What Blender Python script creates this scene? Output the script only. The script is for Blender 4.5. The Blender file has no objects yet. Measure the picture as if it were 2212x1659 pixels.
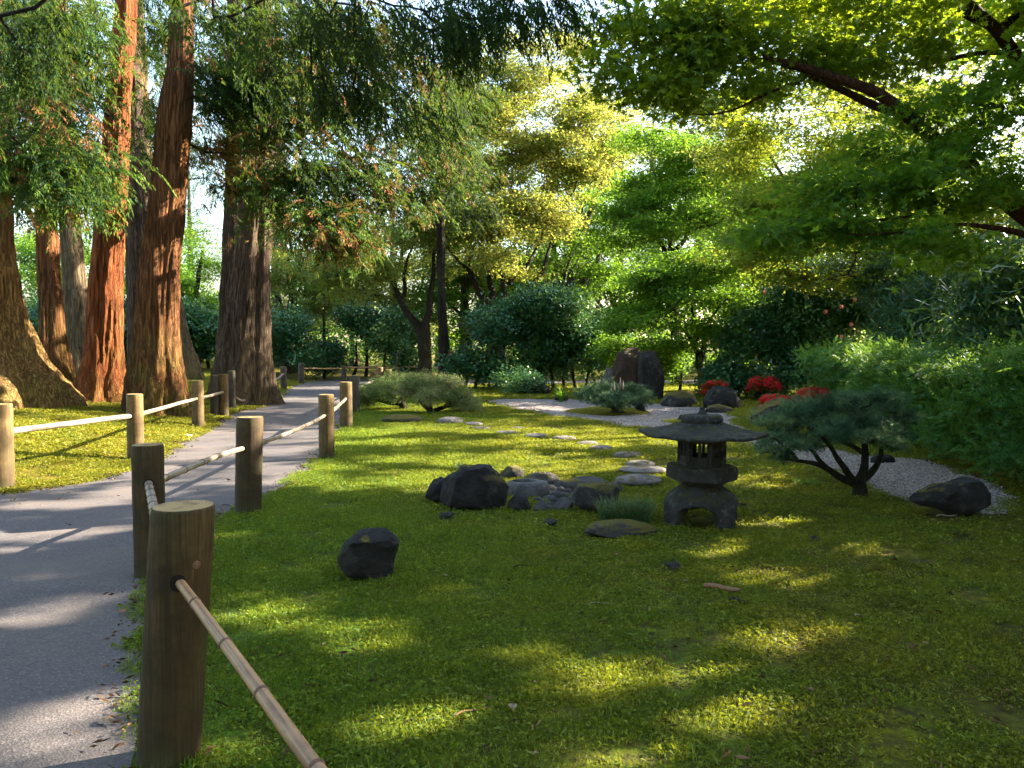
import bpy, bmesh, math, random
import numpy as np
from mathutils import Vector, Matrix, geometry

rng = np.random.default_rng(7)
random.seed(7)
scene = bpy.context.scene
COL = scene.collection

# ------------------------------------------------------------------ camera
CAM_H, FPX, CX, CY, HZ = 1.5, 1600.0, 1106.0, 829.5, 754.0     # measured on a 2212 px wide copy of the frame
PITCH = math.atan((CY - HZ) / FPX)
cam_d = bpy.data.cameras.new("camera")
cam = bpy.data.objects.new("camera", cam_d)
COL.objects.link(cam)
cam_d.sensor_width = 36.0
cam_d.lens = 36.0 * FPX / 2212.0
cam_d.clip_end = 3000.0
cam.location = (0, 0, CAM_H)
cam.rotation_euler = (math.pi / 2 - PITCH, 0, 0)
scene.camera = cam

# ------------------------------------------------------------------ light
SUN_EL = math.radians(26.0)
SUN_AZ = math.radians(69.0)          # clockwise from +Y (straight ahead) towards +X (right)
S = np.array([math.cos(SUN_EL) * math.sin(SUN_AZ), math.cos(SUN_EL) * math.cos(SUN_AZ), math.sin(SUN_EL)])
world = bpy.data.worlds.new("World")
scene.world = world
world.use_nodes = True
wn = world.node_tree.nodes
wl = world.node_tree.links
wn.clear()
wo = wn.new("ShaderNodeOutputWorld")
wb = wn.new("ShaderNodeBackground")
ws = wn.new("ShaderNodeTexSky")
ws.sky_type = 'NISHITA'
ws.sun_disc = False
ws.sun_elevation = SUN_EL
ws.sun_rotation = SUN_AZ
ws.air_density = 1.3
ws.dust_density = 1.6
ws.ozone_density = 1.0
wb.inputs[1].default_value = 0.085
wl.new(ws.outputs[0], wb.inputs[0])
wl.new(wb.outputs[0], wo.inputs[0])
sun_d = bpy.data.lights.new("sun", 'SUN')
sun_d.energy = 5.0
sun_d.angle = math.radians(0.5)
sun_d.color = (1.0, 0.88, 0.70)
sun = bpy.data.objects.new("sun", sun_d)
COL.objects.link(sun)
sun.rotation_euler = Vector(S).to_track_quat('Z', 'Y').to_euler()
scene.view_settings.view_transform = 'Standard'
scene.view_settings.look = 'None'
scene.view_settings.exposure = 3.05
scene.view_settings.gamma = 1.0
scene.view_settings.use_curve_mapping = False
cy = scene.cycles
cy.use_denoising = True
cy.max_bounces = 6
cy.diffuse_bounces = 2
cy.glossy_bounces = 2
cy.transmission_bounces = 4
cy.transparent_max_bounces = 4
cy.sample_clamp_indirect = 6.0
cy.use_adaptive_sampling = True
cy.adaptive_threshold = 0.02

# ------------------------------------------------------------------ noise
def _hash(ix, iy, iz, seed):
    n = (ix * 374761393 + iy * 668265263 + iz * 2147483647 + seed * 1274126177) & 0x7fffffff
    n = ((n ^ (n >> 13)) * 1274126177) & 0x7fffffff
    n = (n ^ (n >> 16)) & 0xffff
    return n / 65535.0

def vnoise(p, seed=0):
    p = np.asarray(p, float)
    i = np.floor(p).astype(np.int64)
    f = p - i
    f = f * f * (3 - 2 * f)
    r = 0
    for dx in (0, 1):
        for dy in (0, 1):
            for dz in (0, 1):
                w = (f[..., 0] if dx else 1 - f[..., 0]) * (f[..., 1] if dy else 1 - f[..., 1]) * (f[..., 2] if dz else 1 - f[..., 2])
                r = r + w * _hash(i[..., 0] + dx, i[..., 1] + dy, i[..., 2] + dz, seed)
    return r * 2 - 1

def fbm(p, seed=0, oct=4):
    p = np.asarray(p, float)
    r, a = 0, 1.0
    for k in range(oct):
        r = r + a * vnoise(p * (2 ** k), seed + k * 17)
        a *= 0.5
    return r

# ------------------------------------------------------------------ measuring the place
def ray(px, py):
    u, v = (px - CX) / FPX, (CY - py) / FPX
    c, s = math.cos(PITCH), math.sin(PITCH)
    return np.array([u, c + v * s, v * c - s])

def at(px, py, depth):
    """the point seen at that spot, `depth` metres ahead"""
    d = ray(px, py)
    return np.array([0, 0, CAM_H]) + d * (depth / d[1])

def flat(px, py, z=0.0):
    d = ray(px, py)
    return np.array([0, 0, CAM_H]) + d * ((z - CAM_H) / d[2])

XL_Y = [-20, 7.6, 8.1, 10.2, 14.3, 17.6, 21, 27, 33, 60]
XL_X = [-5.2, -5.2, -5.5, -5.2, -6.0, -6.7, -7.3, -8.6, -9.8, -13]
def H(x, y):
    x = np.asarray(x, float); y = np.asarray(y, float)
    d = np.clip(np.minimum(np.interp(y, XL_Y, XL_X) - x, (y - 7.9) * 1.3), 0, None)
    z = 0.66 * (1 - np.exp(-d / 5.0))
    p = np.stack([x * 0.45, y * 0.45, x * 0], -1)
    onpath = np.clip((x - np.interp(y, [0, 4.4, 8, 14, 20, 26, 60], [-1.2, -2.2, -2.5, -3.2, -3.9, -5, -5])) / 1.2, 0, 1)
    z = z + 0.035 * vnoise(p, 3) * (0.25 + 0.75 * onpath) + 0.012 * vnoise(p * 4, 5) * onpath
    z = z + 0.22 * np.exp(-((x - (4.3 + (y - 7) * 0.33)) / 1.1) ** 2) * np.clip((y - 5) / 3, 0, 1) * np.clip((17 - y) / 3, 0, 1) * 0.35
    return z

def G(px, py):
    z = 0.0
    for _ in range(12):
        p = flat(px, py, z)
        z = 0.5 * z + 0.5 * float(H(p[0], p[1]))
    p[2] = float(H(p[0], p[1]))
    return p

def in_poly(x, y, poly):
    x = np.asarray(x); y = np.asarray(y)
    inside = np.zeros(x.shape, bool)
    n = len(poly)
    for i in range(n):
        x1, y1 = poly[i]; x2, y2 = poly[(i + 1) % n]
        c = ((y1 > y) != (y2 > y)) & (x < (x2 - x1) * (y - y1) / (y2 - y1 + 1e-12) + x1)
        inside ^= c
    return inside

# ------------------------------------------------------------------ objects
def link(o):
    COL.objects.link(o)
    return o

def tag(o, label=None, cat=None, group=None, kind=None):
    if label: o["label"] = label
    if cat: o["category"] = cat
    if group: o["group"] = group
    if kind: o["kind"] = kind
    return o

def empty(name, loc, rotz=0.0):
    o = bpy.data.objects.new(name, None)
    o.location = Vector([float(v) for v in loc]); o.rotation_euler = (0, 0, rotz)
    o.empty_display_size = 0.1
    return link(o)

def thing(name, label, cat, loc, group=None, rotz=0.0):
    return tag(empty(name, loc, rotz), label, cat, group)

class Acc:
    """gathers triangles and quads of one mesh"""
    def __init__(s):
        s.v, s.f3, s.f4, s.t, s.n = [], [], [], [], 0
    def add(s, v, f, tint=None):
        v = np.asarray(v, float).reshape(-1, 3)
        f = np.asarray(f, np.int64)
        (s.f3 if f.shape[1] == 3 else s.f4).append(f + s.n)
        s.v.append(v)
        s.t.append(np.full(len(v), 0.5) if tint is None else np.broadcast_to(np.asarray(tint, float), (len(v),)))
        s.n += len(v)
    def empty(s):
        return s.n == 0
    def mesh(s, name, smooth=False, origin=None):
        v = np.concatenate(s.v) if s.v else np.zeros((0, 3))
        if origin is not None:
            v = v - np.asarray(origin, float)
        f3 = np.concatenate(s.f3) if s.f3 else np.zeros((0, 3), np.int64)
        f4 = np.concatenate(s.f4) if s.f4 else np.zeros((0, 4), np.int64)
        me = bpy.data.meshes.new(name)
        me.vertices.add(len(v)); me.vertices.foreach_set("co", v.astype(np.float32).ravel())
        loops = np.concatenate([f3.ravel(), f4.ravel()])
        me.loops.add(len(loops)); me.loops.foreach_set("vertex_index", loops.astype(np.int32))
        st = np.concatenate([np.arange(len(f3)) * 3, len(f3) * 3 + np.arange(len(f4)) * 4])
        me.polygons.add(len(st)); me.polygons.foreach_set("loop_start", st.astype(np.int32))
        a = me.attributes.new("tint", 'FLOAT', 'POINT')
        a.data.foreach_set("value", np.concatenate(s.t).astype(np.float32) if s.t else [])
        me.update(calc_edges=True); me.validate()
        if smooth: me.shade_smooth()
        else: me.shade_flat()
        return me
    def cut_gaps(s, keep=0.0, margin=0.04):
        """drop the faces that would shade a sun gap"""
        v = np.concatenate(s.v)
        for lst in (s.f3, s.f4):
            for k in range(len(lst)):
                f = lst[k]
                m = sunlit(v[f].mean(1), margin)
                if keep: m &= rng.random(len(f)) > keep
                lst[k] = f[~m]
    def build(s, name, mat, parent=None, smooth=False, kind=None, label=None):
        """one mesh object; points are given in world space, kept in the parent's space"""
        org = None if parent is None else np.array(parent.location)
        o = bpy.data.objects.new(name, s.mesh(name, smooth, org))
        o.data.materials.append(mat)
        link(o)
        if parent is not None: o.parent = parent
        if kind: o["kind"] = kind
        if label: o["label"] = label
        return o

def tube(acc, pts, rad, sides=8, seed=None, caps=True, tint=0.5, rough=0.0):
    pts = np.asarray(pts, float); n = len(pts)
    rad = np.broadcast_to(np.asarray(rad, float), (n,))
    t = np.gradient(pts, axis=0) if n > 1 else np.array([[0, 0, 1.]])
    t /= np.linalg.norm(t, axis=1, keepdims=True) + 1e-9
    ref = np.array([0, 0, 1.]) if abs(t[0][2]) < 0.8 else np.array([1., 0, 0])
    a = np.zeros((n, 3)); b = np.zeros((n, 3))
    cur = np.cross(t[0], ref); cur /= np.linalg.norm(cur)
    for i in range(n):
        cur = cur - t[i] * np.dot(cur, t[i]); cur /= np.linalg.norm(cur) + 1e-9
        a[i] = cur; b[i] = np.cross(t[i], cur)
    th = np.arange(sides) * 2 * math.pi / sides
    r = rad[:, None] * np.ones(sides)
    v = pts[:, None] + r[..., None] * (np.cos(th)[None, :, None] * a[:, None] + np.sin(th)[None, :, None] * b[:, None])
    if rough:
        nn = fbm(v.reshape(-1, 3) / max(rad.max(), 0.02) * 0.9, seed or 0, 3).reshape(n, sides)
        v = pts[:, None] + (v - pts[:, None]) * (1 + rough * nn[..., None])
    i = np.arange(n - 1)[:, None] * sides; j = np.arange(sides)[None]
    q = np.stack([i + j, i + (j + 1) % sides, i + sides + (j + 1) % sides, i + sides + j], -1).reshape(-1, 4)
    acc.add(v.reshape(-1, 3), q, tint)
    if caps:
        for k, base in ((0, 0), (n - 1, (n - 1) * sides)):
            ring = v[k]
            c = ring.mean(0)
            vv = np.vstack([ring, c])
            ff = np.array([[m, (m + 1) % sides, sides] if k else [(m + 1) % sides, m, sides] for m in range(sides)])
            acc.add(vv, ff, tint)

def rotmats(yaw, pitch, roll):
    cyw, syw = np.cos(yaw), np.sin(yaw); cp, sp = np.cos(pitch), np.sin(pitch); cr, sr = np.cos(roll), np.sin(roll)
    o, z = np.ones_like(yaw), np.zeros_like(yaw)
    Rz = np.stack([np.stack([cyw, -syw, z], -1), np.stack([syw, cyw, z], -1), np.stack([z, z, o], -1)], -2)
    Ry = np.stack([np.stack([cp, z, sp], -1), np.stack([z, o, z], -1), np.stack([-sp, z, cp], -1)], -2)
    Rx = np.stack([np.stack([o, z, z], -1), np.stack([z, cr, -sr], -1), np.stack([z, sr, cr], -1)], -2)
    return Rz @ Ry @ Rx

def scatter(acc, protos, pos, yaw, pitch=None, roll=None, scale=1.0, tint=0.5, tj=0.12):
    """copies of small leaf sprays (v, f, t) joined into one mesh"""
    pos = np.asarray(pos, float); N = len(pos)
    if N == 0: return
    pitch = np.zeros(N) if pitch is None else pitch
    roll = np.zeros(N) if roll is None else roll
    scale = np.broadcast_to(np.asarray(scale, float), (N,)); tint = np.broadcast_to(np.asarray(tint, float), (N,))
    R = rotmats(yaw, pitch, roll)
    which = rng.integers(0, len(protos), N)
    for k, (pv, pf, pt) in enumerate(protos):
        m = which == k
        if not m.any(): continue
        V = np.einsum('nij,vj->nvi', R[m], pv) * scale[m][:, None, None] + pos[m][:, None]
        F = pf[None] + (np.arange(m.sum()) * len(pv))[:, None, None]
        T = tint[m][:, None] + (pt[None] - 0.5) * tj * 2
        acc.add(V.reshape(-1, 3), F.reshape(-1, pf.shape[1]), T.reshape(-1))

# ------------------------------------------------------------------ materials
def mat_new(name):
    m = bpy.data.materials.new(name)
    m.use_nodes = True
    nt = m.node_tree
    nt.nodes.clear()
    out = nt.nodes.new("ShaderNodeOutputMaterial")
    return m, nt, out

def nd(nt, typ, **kw):
    n = nt.nodes.new(typ)
    for k, v in kw.items():
        if k.startswith('i_'):
            key = k[2:]
            key = int(key) if key.isdigit() else key
            n.inputs[key].default_value = v
        else:
            setattr(n, k, v)
    return n

def noise_n(nt, vec, scale, detail=4, rough=0.55, dist=0.0):
    n = nd(nt, "ShaderNodeTexNoise")
    n.inputs["Scale"].default_value = scale; n.inputs["Detail"].default_value = detail
    n.inputs["Roughness"].default_value = rough; n.inputs["Distortion"].default_value = dist
    nt.links.new(vec, n.inputs["Vector"])
    return n.outputs[0]

def ramp(nt, fac, stops):
    r = nd(nt, "ShaderNodeValToRGB")
    el = r.color_ramp.elements
    while len(el) < len(stops): el.new(0.5)
    for e, (p, c) in zip(el, stops):
        e.position = p; e.color = (c[0], c[1], c[2], 1) if not isinstance(c, (int, float)) else (c, c, c, 1)
    nt.links.new(fac, r.inputs[0])
    return r.outputs[0]

def mixc(nt, fac, a, b, mode='MIX'):
    m = nd(nt, "ShaderNodeMix", data_type='RGBA', blend_type=mode)
    for sock, val in ((m.inputs[0], fac), (m.inputs[6], a), (m.inputs[7], b)):
        if isinstance(val, (int, float)): sock.default_value = val
        elif isinstance(val, tuple): sock.default_value = (*val, 1)
        else: nt.links.new(val, sock)
    return m.outputs[2]

def mathn(nt, op, a, b=0.0, clamp=False):
    m = nd(nt, "ShaderNodeMath", operation=op, use_clamp=clamp)
    for s_, v in ((m.inputs[0], a), (m.inputs[1], b)):
        if isinstance(v, (int, float)): s_.default_value = v
        else: nt.links.new(v, s_)
    return m.outputs[0]

def maprange(nt, v, a, b, c=0.0, d=1.0):
    m = nd(nt, "ShaderNodeMapRange")
    nt.links.new(v, m.inputs[0])
    for i, x in zip((1, 2, 3, 4), (a, b, c, d)): m.inputs[i].default_value = x
    return m.outputs[0]

def bump(nt, h, strength=0.5, dist=0.02):
    b = nd(nt, "ShaderNodeBump")
    b.inputs["Strength"].default_value = strength; b.inputs["Distance"].default_value = dist
    nt.links.new(h, b.inputs["Height"])
    return b.outputs[0]

def principled(nt, col, rough=0.8, normal=None, spec=0.3):
    p = nd(nt, "ShaderNodeBsdfPrincipled")
    if isinstance(col, tuple): p.inputs["Base Color"].default_value = (*col, 1)
    else: nt.links.new(col, p.inputs["Base Color"])
    if isinstance(rough, (int, float)): p.inputs["Roughness"].default_value = rough
    else: nt.links.new(rough, p.inputs["Roughness"])
    p.inputs["Specular IOR Level"].default_value = spec
    if normal is not None: nt.links.new(normal, p.inputs["Normal"])
    return p.outputs[0]

def geo(nt, what="Position"):
    return nd(nt, "ShaderNodeNewGeometry").outputs[what]

def objc(nt):
    return nd(nt, "ShaderNodeTexCoord").outputs["Object"]

def scaled(nt, vec, s):
    m = nd(nt, "ShaderNodeMapping")
    m.inputs["Scale"].default_value = s
    nt.links.new(vec, m.inputs["Vector"])
    return m.outputs[0]

def leaf_mat(name, stops, trans=(0.35, 0.45, 0.03), tfac=0.45, rough=0.5, spec=0.3, nscale=0.6):
    """leaf faces: colour runs along `stops` with each leaf's own tint, light passes through"""
    m, nt, out = mat_new(name)
    a = nd(nt, "ShaderNodeAttribute", attribute_name="tint")
    n = noise_n(nt, geo(nt), nscale, 3)
    f = mathn(nt, 'ADD', a.outputs["Fac"], mathn(nt, 'MULTIPLY', mathn(nt, 'SUBTRACT', n, 0.5), 0.45), True)
    c = ramp(nt, f, stops)
    pr = principled(nt, c, rough, None, spec)
    tr = nd(nt, "ShaderNodeBsdfTranslucent")
    tc = mixc(nt, 0.55, c, trans)
    nt.links.new(tc, tr.inputs[0])
    mx = nd(nt, "ShaderNodeMixShader")
    mx.inputs[0].default_value = tfac
    nt.links.new(pr, mx.inputs[1]); nt.links.new(tr.outputs[0], mx.inputs[2])
    nt.links.new(mx.outputs[0], out.inputs[0])
    return m

def bark_mat(name, dark, light, accent, moss=0.0, vscale=1.0, mossc=(0.13, 0.12, 0.02)):
    m, nt, out = mat_new(name)
    co = objc(nt)
    st = scaled(nt, co, (9 * vscale, 9 * vscale, 0.8 * vscale))
    n1 = noise_n(nt, st, 1.6, 6, 0.65, 0.4)
    n2 = noise_n(nt, co, 0.55, 3)
    n3 = noise_n(nt, scaled(nt, co, (40 * vscale, 40 * vscale, 3 * vscale)), 1.0, 4, 0.6)
    c = ramp(nt, n1, [(0.28, dark), (0.62, light), (0.8, accent)])
    c = mixc(nt, maprange(nt, n2, 0.45, 0.65), c, mixc(nt, 0.55, c, accent))
    c = mixc(nt, maprange(nt, n3, 0.35, 0.6, 0.0, 0.6), mixc(nt, 0.5, c, dark), c)
    if moss > 0:
        sep = nd(nt, "ShaderNodeSeparateXYZ"); nt.links.new(co, sep.inputs[0])
        low = maprange(nt, sep.outputs[2], 0.0, 2.6, 1.0, 0.0)
        mm = mathn(nt, 'MULTIPLY', low, maprange(nt, noise_n(nt, co, 2.2, 5), 0.38, 0.6))
        mm = mathn(nt, 'MULTIPLY', mm, moss, True)
        c = mixc(nt, mm, c, mossc)
    fib = noise_n(nt, scaled(nt, co, (20 * vscale, 20 * vscale, 1.3 * vscale)), 1.0, 5, 0.6, 0.5)
    groove = maprange(nt, mathn(nt, 'ABSOLUTE', mathn(nt, 'SUBTRACT', fib, 0.5)), 0.0, 0.07, 1.0, 0.0)
    c = mixc(nt, mathn(nt, 'MULTIPLY', groove, 0.5), c, tuple(x * 0.45 for x in dark))
    h = mathn(nt, 'SUBTRACT', mathn(nt, 'ADD', n1, mathn(nt, 'MULTIPLY', n3, 0.6)), mathn(nt, 'MULTIPLY', groove, 0.7))
    p = principled(nt, c, 0.92, bump(nt, h, 1.0, 0.07), 0.12)
    nt.links.new(p, out.inputs[0])
    return m

def rock_mat(name, c1, c2, moss=0.0, mossc=(0.16, 0.13, 0.015), lichen=0.0, scale=1.0):
    m, nt, out = mat_new(name)
    co = geo(nt)
    n1 = noise_n(nt, co, 3.5 * scale, 7, 0.65)
    n2 = noise_n(nt, co, 22 * scale, 5, 0.6)
    c = ramp(nt, n1, [(0.3, c1), (0.68, c2)])
    c = mixc(nt, maprange(nt, n2, 0.35, 0.7, 0, 0.5), c, mixc(nt, 0.6, c, c1))
    if lichen:
        c = mixc(nt, maprange(nt, noise_n(nt, co, 6.0 * scale, 5), 0.56, 0.64, 0, lichen), c, (0.3, 0.3, 0.27))
    h = mathn(nt, 'ADD', n1, mathn(nt, 'MULTIPLY', n2, 0.35))
    if moss:
        sep = nd(nt, "ShaderNodeSeparateXYZ"); nt.links.new(geo(nt, "Normal"), sep.inputs[0])
        up = maprange(nt, sep.outputs[2], 0.35, 0.85)
        mm = mathn(nt, 'MULTIPLY', up, maprange(nt, noise_n(nt, co, 5.0 * scale, 5), 0.55 - 0.22 * moss, 0.62 - 0.2 * moss), True)
        mc = mixc(nt, noise_n(nt, co, 60, 3), tuple(x * 0.45 for x in mossc), tuple(x * 1.3 for x in mossc))
        c = mixc(nt, mm, c, mc)
        h = mathn(nt, 'ADD', h, mathn(nt, 'MULTIPLY', mm, mathn(nt, 'MULTIPLY', noise_n(nt, co, 90, 3), 0.8)))
    p = principled(nt, c, 0.8, bump(nt, mathn(nt, 'ADD', h, noise_n(nt, co, 9 * scale, 8, 0.75, 0.6)), 1.0, 0.045), 0.3)
    nt.links.new(p, out.inputs[0])
    return m

def ground_colour(nt, pos):
    """lawn: green grass beside the path and behind, olive and yellow moss to the right, brown thin spots"""
    sep = nd(nt, "ShaderNodeSeparateXYZ"); nt.links.new(pos, sep.inputs[0])
    big = noise_n(nt, pos, 0.55, 4, 0.6)
    mid = noise_n(nt, pos, 2.6, 4, 0.6)
    fine = noise_n(nt, pos, 26, 3, 0.6)
    moss = ramp(nt, mid, [(0.3, (0.10, 0.15, 0.008)), (0.5, (0.20, 0.22, 0.008)), (0.72, (0.35, 0.28, 0.012))])
    grass = ramp(nt, mid, [(0.3, (0.065, 0.18, 0.01)), (0.7, (0.14, 0.29, 0.014))])
    gx = mathn(nt, 'ADD', sep.outputs[0], mathn(nt, 'MULTIPLY', sep.outputs[1], 0.13))
    right = maprange(nt, mathn(nt, 'ADD', gx, mathn(nt, 'MULTIPLY', mathn(nt, 'SUBTRACT', big, 0.5), 6.0)), -1.2, 2.2)
    leftm = maprange(nt, sep.outputs[0], -5.0, -4.2, 1.0, 0.0)
    mf = mathn(nt, 'MAXIMUM', right, leftm)
    c = mixc(nt, mf, grass, moss)
    gold = ramp(nt, mid, [(0.3, (0.15, 0.14, 0.008)), (0.6, (0.34, 0.25, 0.010))])
    c = mixc(nt, mathn(nt, 'MULTIPLY', leftm, 0.85), c, gold)
    c = mixc(nt, mathn(nt, 'MULTIPLY', maprange(nt, noise_n(nt, pos, 0.9, 4, 0.65), 0.5, 0.62, 0.0, 0.6), right), c, (0.30, 0.22, 0.010))
    corner = maprange(nt, mathn(nt, 'SUBTRACT', sep.outputs[0], mathn(nt, 'MULTIPLY', sep.outputs[1], 0.35)), -0.6, 1.2, 0.0, 0.09)
    brown = mathn(nt, 'MULTIPLY', maprange(nt, mathn(nt, 'ADD', noise_n(nt, pos, 1.5, 5, 0.7), corner), 0.55, 0.66), right)
    c = mixc(nt, mathn(nt, 'MULTIPLY', brown, 0.7), c, (0.075, 0.045, 0.012))
    spot = maprange(nt, noise_n(nt, pos, 8.5, 5, 0.75), 0.55, 0.64, 0.0, 0.85)
    c = mixc(nt, spot, c, (0.035, 0.04, 0.008))
    c = mixc(nt, maprange(nt, fine, 0.3, 0.7, 0.0, 0.65), c, mixc(nt, 0.85, c, (0.02, 0.035, 0.004)))
    return c, fine

def simple(name, col, rough=0.7, var=0.25, nscale=12, spec=0.3, bmp=0.2):
    m, nt, out = mat_new(name)
    co = geo(nt)
    n = noise_n(nt, co, nscale, 5)
    c = ramp(nt, n, [(0.3, tuple(x * (1 - var) for x in col)), (0.7, tuple(min(1, x * (1 + var)) for x in col))])
    nt.links.new(principled(nt, c, rough, bump(nt, n, bmp, 0.01), spec), out.inputs[0])
    return m

def wood_mat(name, light, dark, stain=0.6):
    m, nt, out = mat_new(name)
    co = objc(nt)
    st = scaled(nt, co, (30, 30, 1.4))
    n1 = noise_n(nt, st, 1.0, 6, 0.6, 0.3)
    n2 = noise_n(nt, co, 5.0, 5, 0.65)
    c = ramp(nt, n1, [(0.3, tuple(x * 0.55 for x in light)), (0.6, light), (0.8, tuple(x * 1.15 for x in light))])
    c = mixc(nt, maprange(nt, n2, 0.42, 0.68, 0, stain), c, dark)
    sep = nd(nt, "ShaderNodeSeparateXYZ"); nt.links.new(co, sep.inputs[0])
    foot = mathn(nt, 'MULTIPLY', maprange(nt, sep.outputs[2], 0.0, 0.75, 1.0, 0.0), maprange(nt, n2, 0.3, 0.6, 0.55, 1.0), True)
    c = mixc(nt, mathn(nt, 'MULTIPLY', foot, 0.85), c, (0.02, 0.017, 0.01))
    gr = maprange(nt, noise_n(nt, co, 2.4, 4), 0.5, 0.66, 0.0, 0.45)
    c = mixc(nt, gr, c, (0.10, 0.115, 0.03))
    fine = noise_n(nt, scaled(nt, co, (110, 110, 2.0)), 1.0, 4, 0.65)
    c = mixc(nt, maprange(nt, fine, 0.36, 0.56, 0.75, 0.0), c, tuple(x * 0.3 for x in light))
    crack = noise_n(nt, scaled(nt, co, (48, 48, 1.1)), 1.0, 3, 0.5, 0.2)
    c = mixc(nt, maprange(nt, crack, 0.68, 0.73, 0, 0.7), c, (0.03, 0.02, 0.01))
    h = mathn(nt, 'SUBTRACT', mathn(nt, 'ADD', n1, mathn(nt, 'MULTIPLY', fine, 0.6)), mathn(nt, 'MULTIPLY', maprange(nt, crack, 0.67, 0.74), 0.6))
    nt.links.new(principled(nt, c, 0.75, bump(nt, h, 0.5, 0.008), 0.25), out.inputs[0])
    return m

def endgrain_mat(name, light, dark):
    m, nt, out = mat_new(name)
    co = objc(nt)
    sep = nd(nt, "ShaderNodeSeparateXYZ"); nt.links.new(co, sep.inputs[0])
    wob = noise_n(nt, co, 9, 3)
    rr = mathn(nt, 'SQRT', mathn(nt, 'ADD', mathn(nt, 'POWER', mathn(nt, 'ABSOLUTE', sep.outputs[0]), 2.0), mathn(nt, 'POWER', mathn(nt, 'ABSOLUTE', sep.outputs[1]), 2.0)))
    rings = mathn(nt, 'SINE', mathn(nt, 'ADD', mathn(nt, 'MULTIPLY', rr, 520.0), mathn(nt, 'MULTIPLY', wob, 9.0)))
    c = ramp(nt, maprange(nt, rings, -1, 1), [(0.0, tuple(x * 0.72 for x in light)), (1.0, light)])
    c = mixc(nt, maprange(nt, noise_n(nt, co, 14, 5), 0.45, 0.65, 0, 0.75), c, dark)
    nt.links.new(principled(nt, c, 0.8, bump(nt, rings, 0.15, 0.003), 0.2), out.inputs[0])
    return m

M = {}
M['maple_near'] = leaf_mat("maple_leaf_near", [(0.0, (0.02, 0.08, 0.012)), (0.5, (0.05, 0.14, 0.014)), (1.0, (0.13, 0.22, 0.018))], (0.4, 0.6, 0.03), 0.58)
M['maple_near_lit'] = leaf_mat("maple_leaf_near_lit", [(0.0, (0.03, 0.09, 0.008)), (0.5, (0.07, 0.15, 0.01)), (1.0, (0.15, 0.21, 0.012))], (0.46, 0.56, 0.02), 0.58)  # sunlit copy of the near leaves, light put into the colour
M['maple_green'] = leaf_mat("maple_leaf_green", [(0.0, (0.03, 0.10, 0.01)), (0.5, (0.06, 0.16, 0.014)), (1.0, (0.12, 0.22, 0.018))], (0.3, 0.5, 0.03), 0.48)
M['maple_yellow'] = leaf_mat("maple_leaf_yellow", [(0.0, (0.05, 0.11, 0.014)), (0.5, (0.11, 0.165, 0.022)), (0.85, (0.21, 0.23, 0.05)), (1.0, (0.24, 0.16, 0.03))], (0.5, 0.52, 0.08), 0.5)
M['maple_gold'] = leaf_mat("maple_leaf_gold", [(0.0, (0.05, 0.115, 0.01)), (0.5, (0.11, 0.175, 0.014)), (0.9, (0.2, 0.22, 0.02)), (1.0, (0.24, 0.16, 0.015))], (0.5, 0.56, 0.04), 0.52)
M['cedar'] = leaf_mat("cedar_frond", [(0.0, (0.003, 0.014, 0.005)), (0.42, (0.015, 0.055, 0.008)), (0.76, (0.10, 0.16, 0.014)), (0.84, (0.18, 0.075, 0.025)), (1.0, (0.24, 0.085, 0.035))], (0.2, 0.3, 0.03), 0.28, 0.65, 0.12)
M['camellia'] = leaf_mat("camellia_leaf", [(0.0, (0.014, 0.065, 0.034)), (0.5, (0.04, 0.14, 0.062)), (0.9, (0.10, 0.22, 0.06)), (1.0, (0.2, 0.28, 0.04))], (0.2, 0.34, 0.03), 0.16, 0.36, 0.5)
M['bamboo_leaf'] = leaf_mat("bamboo_leaf", [(0.0, (0.015, 0.06, 0.035)), (0.6, (0.04, 0.12, 0.055)), (1.0, (0.14, 0.22, 0.045))], (0.28, 0.42, 0.05), 0.25, 0.35, 0.45)
M['hedge'] = leaf_mat("hedge_leaf", [(0.0, (0.012, 0.075, 0.02)), (0.5, (0.05, 0.17, 0.028)), (1.0, (0.18, 0.29, 0.028))], (0.34, 0.5, 0.04), 0.3, 0.55, 0.25, 1.2)
M['pine'] = leaf_mat("pine_needle", [(0.0, (0.008, 0.035, 0.02)), (0.5, (0.045, 0.12, 0.055)), (1.0, (0.22, 0.3, 0.12))], (0.12, 0.2, 0.07), 0.2, 0.5)
M['laceleaf'] = leaf_mat("laceleaf_leaf", [(0.0, (0.05, 0.1, 0.03)), (0.55, (0.12, 0.18, 0.06)), (1.0, (0.3, 0.26, 0.13))], (0.4, 0.5, 0.12), 0.4, 0.5)
M['far_green'] = leaf_mat("far_leaf", [(0.0, (0.02, 0.05, 0.03)), (1.0, (0.07, 0.12, 0.055))], (0.2, 0.3, 0.08), 0.3)
M['azalea_green'] = leaf_mat("azalea_leaf", [(0.0, (0.03, 0.07, 0.01)), (1.0, (0.14, 0.18, 0.02))], (0.3, 0.4, 0.03), 0.3)
M['azalea_red'] = leaf_mat("azalea_flower", [(0.0, (0.65, 0.01, 0.035)), (0.7, (0.85, 0.02, 0.06)), (1.0, (0.85, 0.12, 0.05))], (0.9, 0.04, 0.07), 0.35)
M['pink'] = leaf_mat("camellia_flower", [(0.0, (0.6, 0.16, 0.18)), (1.0, (0.75, 0.3, 0.3))], (0.8, 0.35, 0.35), 0.3)
M['grass_clump'] = leaf_mat("sedge_blade", [(0.0, (0.02, 0.06, 0.02)), (0.6, (0.06, 0.12, 0.04)), (1.0, (0.2, 0.22, 0.1))], (0.3, 0.4, 0.1), 0.25, 0.35)
M['bark_red'] = bark_mat("bark_red", (0.14, 0.042, 0.016), (0.38, 0.12, 0.042), (0.5, 0.23, 0.09), 0.35)
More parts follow.
